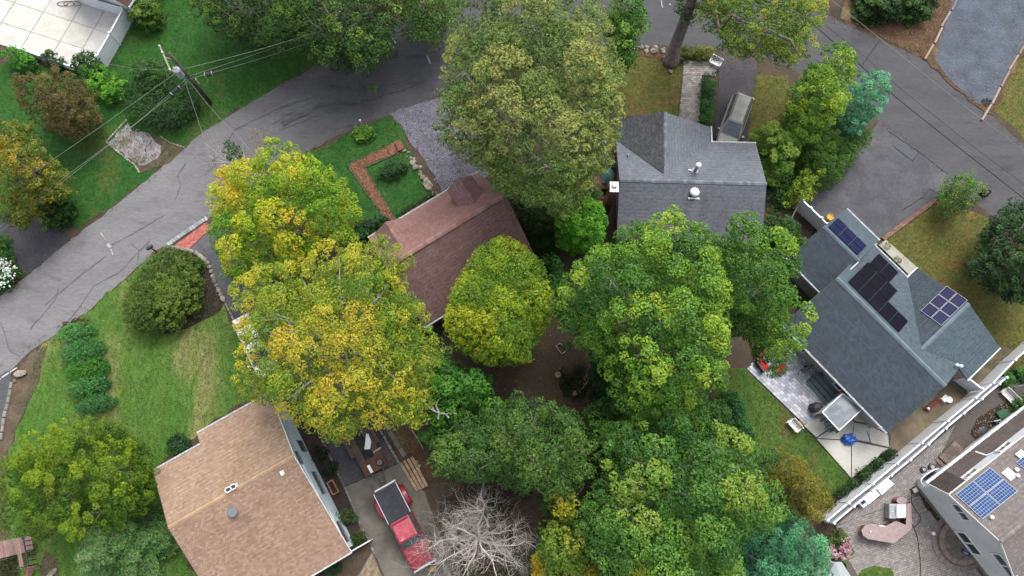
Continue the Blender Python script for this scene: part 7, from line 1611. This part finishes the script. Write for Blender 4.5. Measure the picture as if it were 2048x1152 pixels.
arc = curve([W(1877, 937, .85), W(1866, 941, .85), (W(1850, 951, .85)), W(1842, 961, .85), W(1846, 971, .85)], 4); arc = [Vector((p.x, p.y, 0)) for p in arc]
for a, b_ in zip(arc, arc[1:]):
    MB().bar(a.lerp(b_, .2), a.lerp(b_, .8), .03, .85).build('slat', M_WHITE, rl)
MB().tube([p + Vector((0, 0, .86)) for p in arc], .05, 6).build('top_rail', M_WHITE, rl); MB().tube([p + Vector((0, 0, .1)) for p in arc], .04, 6).build('bottom_rail', M_WHITE, rl)
M_NAVY = mat('navy_cover', K(46, 58, 92), K(36, 46, 76), s=2, fine=.15, rough=.4)
MB().prism(WL([(1850, 960), (1858, 950), (1872, 944), (1880, 950), (1860, 968)], .3), .1, .34).build('well_cover', M_NAVY, None, 'dark blue cover inside the curved white railing', 'cover')
MB().lathe(W(1966, 864, .03), [(.55, 0), (.5, .12), (.3, .22), (.05, .26)], 16).build('well_dome', mat('slate_dome', K(70, 78, 92), fine=.2, rough=.4), None, 'dark blue dome cover beside the front gutter of the dormer house', 'cover')
bwd = empty('window_well', W(1879, 1030), 'blue-grey corrugated window well lid against the wall of the dormer house', 'cover')
for k in range(5): MB().bar(F(.42, 2.3 + k * .3, .12), F(-.15, 2.3 + k * .3, .12), .24, .05).build('rib', mat('well_lid', K(110, 124, 136), K(92, 106, 118), s=2, fine=.15), bwd)
for lab, x, y, r in (('black kettle-like pot near the corner railing', 1860, 934, .27), ('black round pot beside the front steps', 1843, 939, .22)): 
    b = W(x, y, .03); o_ = empty('garden_pot', b, lab, 'pot'); MB().lathe(b, [(r * .7, 0), (r, .2), (r * .95, .36), (r * .7, .38)], 12).build('bowl', M_DARK, o_); MB().lathe(b + Vector((0, 0, .37)), [(r * .6, 0), (r * .55, .02)], 12).build('lid', M_GREYMETAL, o_)
b = W(1826, 980, .03); ck = empty('utility_crate', b, 'black crate with a pale top beside the curved railing', 'crate'); MB().box(b, .5, .42, .3, .4).build('crate', M_DARK, ck); MB().box(b + Vector((0, 0, .3)), .36, .3, .05, .4).build('lid', M_GREYMETAL, ck)
tube_obj('garden_hose', curve([W(1823, 985, zt + .03), W(1824, 1006, zt + .03), W(1836, 1026, zt + .03), W(1841, 1038, zt + .03), W(1833, 1051, zt + .03), W(1827, 1055, zt + .03)]), .022, M_BLACK, 'short black hose looping from the black crate', 'hose')
tube_obj('garden_hose', curve([W(1819, 1002, zt + .03), W(1822, 1040, zt + .03), W(1834, 1072, zt + .03), W(1838, 1100, zt + .03), W(1841, 1130, zt + .03), W(1842, 1180, zt + .03)]), .022, M_BLACK, 'long black hose running down the paver patio to the bottom edge', 'hose')
MB().lathe(W(1867, 1067, zt + .03), [(.14, 0), (.13, .04)], 14).build('drain_lid', M_WHITE, None, 'small white round lid on the paver patio', 'lid')
a, b_ = W(1925, 1102, .4), W(1938, 1109, .4); dbb = empty('dumbbell', a, 'small blue dumbbell-like toy on the half-round steps', 'toy'); MB().tube([a, b_], .05, 8).build('bar', M_GREYMETAL, dbb)
for p in (a, b_): d = (b_ - a).normalized(); MB().tube([p - d * .07, p + d * .07], .13, 10).build('weight', mat('toy_blue', K(50, 90, 170), fine=.1), dbb)
# hydrangea, shed, swing corner
hy2 = shrub('hydrangea', 'hydrangea covered in pink flowers at the end of the white fences', [(1650, 1090), (1662, 1060), (1690, 1060), (1698, 1085), (1692, 1108), (1676, 1122), (1652, 1118)], 1.3, [K(70, 100, 36), K(110, 140, 44)], seed=240)
blooms('flower_heads', [(1646, 1090), (1672, 1090), (1692, 1072), (1701, 1086), (1696, 1110), (1679, 1124), (1650, 1121)], 1.5, [K(236, 150, 190), K(250, 200, 220), K(210, 110, 160)], 90, .12, 241, hy2)
sb = [Vector((*p.xy, 0)) for p in WL([(1650, 1162), (1671, 1124), (1684, 1124), (1706, 1158), (1690, 1200), (1660, 1200)], 2.1)]; c_ = sum(sb, Vector()) / 6
shd = empty('garden_shed', c_, 'small shed with a pale grey roof at the bottom edge below the pink hydrangea', 'shed'); MB().prism([c_ + (p - c_) * .9 for p in sb], 0, 2.05).build('wall', M_GREYSIDE, shd)
mb = MB(); ap_ = c_ + Vector((0, 0, 2.55))
for a, b_ in zip(sb, sb[1:] + sb[:1]): mb.face([a + Vector((0, 0, 2.05)), b_ + Vector((0, 0, 2.05)), c_ + (b_ - c_) * .25 + Vector((0, 0, 2.5)), c_ + (a - c_) * .25 + Vector((0, 0, 2.5))])
mb.face([c_ + (p - c_) * .25 + Vector((0, 0, 2.5)) for p in sb]); mb.build('roof', mat('pale_roof', K(200, 210, 212), K(186, 196, 200), s=1, fine=.08), shd)
bench('garden_bench', 'white slatted bench in the corner of the paver patio under the white arch', W(2012, 796), (-.75, -.65), 1.5)
ar = empty('garden_arch', W(2040, 775), 'white arched arbour with slats at the right edge', 'arbour'); 
for k in (0, 1):
    off = Vector((.35, -.45, 0)) * (k * 1.6)
    MB().tube([W(2026, 774, 0) + off, W(2026, 774, 0) + off + Vector((0, 0, 1.7)), W(2032, 766, 0) + off + Vector((0, 0, 2.15)), W(2042, 764, 0) + off + Vector((.2, 0, 2.25)), W(2060, 780, 0) + off + Vector((0, 0, 1.7)), W(2060, 780, 0) + off], .05, 6).build('arch', M_WHITE, ar)
for k in range(7):
    t = k / 6; p = W(2026 + 32 * t, 772 + 8 * t - 12 * math.sin(math.pi * t), 0) + Vector((0, 0, 1.75 + .5 * math.sin(math.pi * t))); MB().bar(p, p + Vector((.56, -.72, 0)), .06, .04).build('slat', M_WHITE, ar)
for k, (lab, pl, h) in enumerate((('leafy green bush between the two white fences and the arch', [(1996, 760), (2016, 745), (2050, 730), (2070, 760), (2024, 765), (2008, 782)], 1.1), ('green bush at the right edge below the arch', [(2030, 795), (2060, 780), (2070, 815), (2040, 825), (2022, 820)], 1.0))):
    shrub('patio_shrub', lab, pl, h, [K(40, 96, 34), K(70, 136, 46), K(110, 166, 66)], seed=250 + k, leaf=.16)
MB().box(W(2004, 828, .03), .6, .5, .35, .5).box(W(2004, 828, .38), .66, .56, .05, .5).build('green_bin', mat('green_plastic', K(70, 120, 84), fine=.12, rough=.45), None, 'green lidded bin in the pebble bed', 'bin')
b = W(1986, 846, .03); hr = empty('hose_reel', b, 'black hose reel on a white stand in the pebble bed', 'hose reel'); MB().tube([b + Vector((-.12, 0, .3)), b + Vector((.12, .1, .3))], .22, 12).build('reel', M_DARK, hr); MB().tube([b + Vector((-.3, .1, 0)), b + Vector((-.25, .1, .55)), b + Vector((.2, .2, .6)), b + Vector((.3, .2, 0))], .03, 6).build('stand', M_WHITE, hr)
# ================================================================ bare trees, dead limb, spruce
M_PALEBARK = mat('pale_bare_bark', K(206, 198, 190, .72), K(176, 166, 158, .72), s=3, fine=.25)
def grow(mb, p, d, L, r, depth, rng, curl=.35, n_seg=5, kids=(5, 4, 4, 0), up=.1, sides=4):
    pts = [Vector(p)]; d = d.normalized()
    for i in range(n_seg):
        d = (d + Vector((rng.gauss(0, curl), rng.gauss(0, curl), rng.gauss(up, curl * .8)))).normalized(); pts.append(pts[-1] + d * (L / n_seg))
    mb.tube(pts, [r * (1 - .72 * i / n_seg) for i in range(n_seg + 1)], max(3, sides), cap=False)
    if depth <= 0: return
    for k in range(kids[-depth] if depth <= len(kids) else 3):
        i = rng.randrange(1, n_seg + 1); q = pts[i]; a = rng.uniform(0, 6.28); e = d.orthogonal().normalized(); f = d.cross(e)
        nd = d * rng.uniform(.4, 1.0) + (e * math.cos(a) + f * math.sin(a)) * rng.uniform(.5, 1.0); nd.z += rng.uniform(-.1, .3)
        grow(mb, q, nd, L * rng.uniform(.45, .72), r * .5 * (1 - .5 * i / n_seg), depth - 1, rng, curl * 1.12, max(3, n_seg - 1), kids, up, sides - 1)
rng = random.Random(77)
b = W(958, 1072, 0); bt = empty('bare_tree', b, 'bare pale grey tree with a tangle of curling twigs in front of the red pickup', 'tree', 'trees of the neighbourhood')
mb = MB(); mb.tube([b - Vector((0, 0, .1)), b + Vector((0, 0, .5)), b + Vector((.1, .05, 2.0))], [.34, .24, .2], 9); mb.build('trunk', M_PALEBARK, bt, smooth=True)
mb = MB(); top = b + Vector((.1, .05, 1.9))
for k in range(20):
    a = k * 2.4 + rng.uniform(-.3, .3); el = rng.uniform(.25, .95); d = Vector((math.cos(a), math.sin(a), el)); grow(mb, top + Vector((0, 0, rng.uniform(-.4, .2))), d, rng.uniform(2.8, 4.0), rng.uniform(.05, .095), 3, rng, .37, 7, (8, 6, 4), -.02, 5)
mb.build('branches', M_PALEBARK, bt)
b = W(522, 352, 0); b2 = empty('bare_tree', b, 'small dead shrub with white branches poking out above the yellow-green maple', 'tree', 'trees of the neighbourhood')
mb = MB()
for k in range(4): grow(mb, b + Vector((0, 0, .1)), Vector((rng.uniform(-.7, .2), rng.uniform(-.2, .7), 1.1)), rng.uniform(2.8, 3.6), .05, 2, rng, .2, 5, (7, 6), .12, 5)
mb.build('branches', M_PALEBARK, b2)
foliage_obj('seed_heads', WL([(492, 262), (540, 256), (548, 290), (520, 310), (494, 298)], 3.4), 2.6, 3.2, 4.2, [K(150, 116, 104), K(172, 146, 130), K(110, 120, 80)], parent=b2, kind='stuff', seed=300, leaf=.1, cr=.28, dens=26, lobe=.8, depth=.4, airy=.3)
shrub('sapling', 'small bright green sapling above the yellow-green maple, at the edge of the street', [(447, 300), (466, 284), (482, 300), (486, 330), (470, 340), (452, 322)], 2.6, [K(40, 96, 40), K(66, 130, 52)], zm=1.6, z0=.8, seed=301, leaf=.17, dens=80, airy=.2)
mb = MB(); z_ = 6.6
for pl in ([(876, 838), (878, 826), (868, 822), (858, 815), (849, 820)], [(878, 826), (872, 812), (875, 801), (882, 796)], [(878, 826), (892, 828), (904, 824), (914, 828)], [(868, 822), (862, 808), (855, 808)], [(892, 828), (898, 836)]): mb.tube([W(x, y, z_ + .1 * i) for i, (x, y) in enumerate(pl)], [.075, .06, .05, .035, .02][:len(pl)], 6)
dl = mb.build('dead_limb', M_GREYBARK, None, 'pale dead forked limb sticking out of the deep green tree', 'branch')
# spruce
rg = np.random.default_rng(55); b = W(276, 1092, 0); sp = empty('spruce_tree', b, 'spruce with whorled feathery branches at the bottom edge beside the tan roof', 'tree', 'trees of the neighbourhood')
H_ = 7.5; tp = Vector((b.x, b.y, H_)); MB().tube([b, tp], [.2, .02], 8).build('trunk', M_BARK, sp, smooth=True)
mb = MB(); Cs, Ns = [], []
for z in np.arange(.8, H_ - .1, .36):
    n = 6 if z < H_ * .7 else 5; R_ = (1 - z / H_) ** .85 * 4.0 + .15
    for k in range(n):
        a = rg.uniform(0, 6.28); L = R_ * rg.uniform(.7, 1.1); d = np.array([math.cos(a), math.sin(a)]); q = []
        for i in range(6):
            t = i / 5; q.append(np.array([b.x + d[0] * L * t, b.y + d[1] * L * t, z - .35 * L * t + .28 * L * t * t]))
        mb.tube([Vector(p) for p in q], [.035, .03, .025, .02, .014, .008], 4, cap=False)
        m = int(L * 15)
        for j in range(m):
            t = (j + .5) / m; i = min(4, int(t * 5)); p = q[i] * (1 - (t * 5 - i)) + q[i + 1] * (t * 5 - i); sl_ = (.75 * (1 - t) + .14) * L * .5
            for sg in (-1, 1):
                for s_ in np.arange(.08, sl_, .11):
                    Cs.append(p + np.array([-d[1] * sg * s_ + d[0] * s_ * .6, d[0] * sg * s_ + d[1] * s_ * .6, -.12 * s_]) + rg.normal(0, .03, 3)); Ns.append([rg.normal(0, .35), rg.normal(0, .35), 1])
mb.build('branches', M_BARK, sp)
Cs, Ns = np.array(Cs), np.array(Ns); t = rg.random(len(Cs))[:, None]; cl = np.array(K(54, 96, 42, .7)) * (1 - t) + np.array(K(110, 150, 80, .7)) * t
link_mesh(leaf_mesh('needles', Cs, Ns, .19, .34, cl, world_loc(sp), rg), 'needles', M_NEEDLE, sp)

shrub('undergrowth', 'red-brown and green weeds under the bare pale grey tree', [(880, 1000), (960, 960), (1040, 990), (1060, 1080), (1040, 1180), (900, 1180), (880, 1090)], .9, [K(60, 52, 36), K(96, 84, 50), K(56, 96, 40), K(110, 84, 60)], seed=320, leaf=.15, cr=.35, dens=50, airy=.45, kind='stuff')
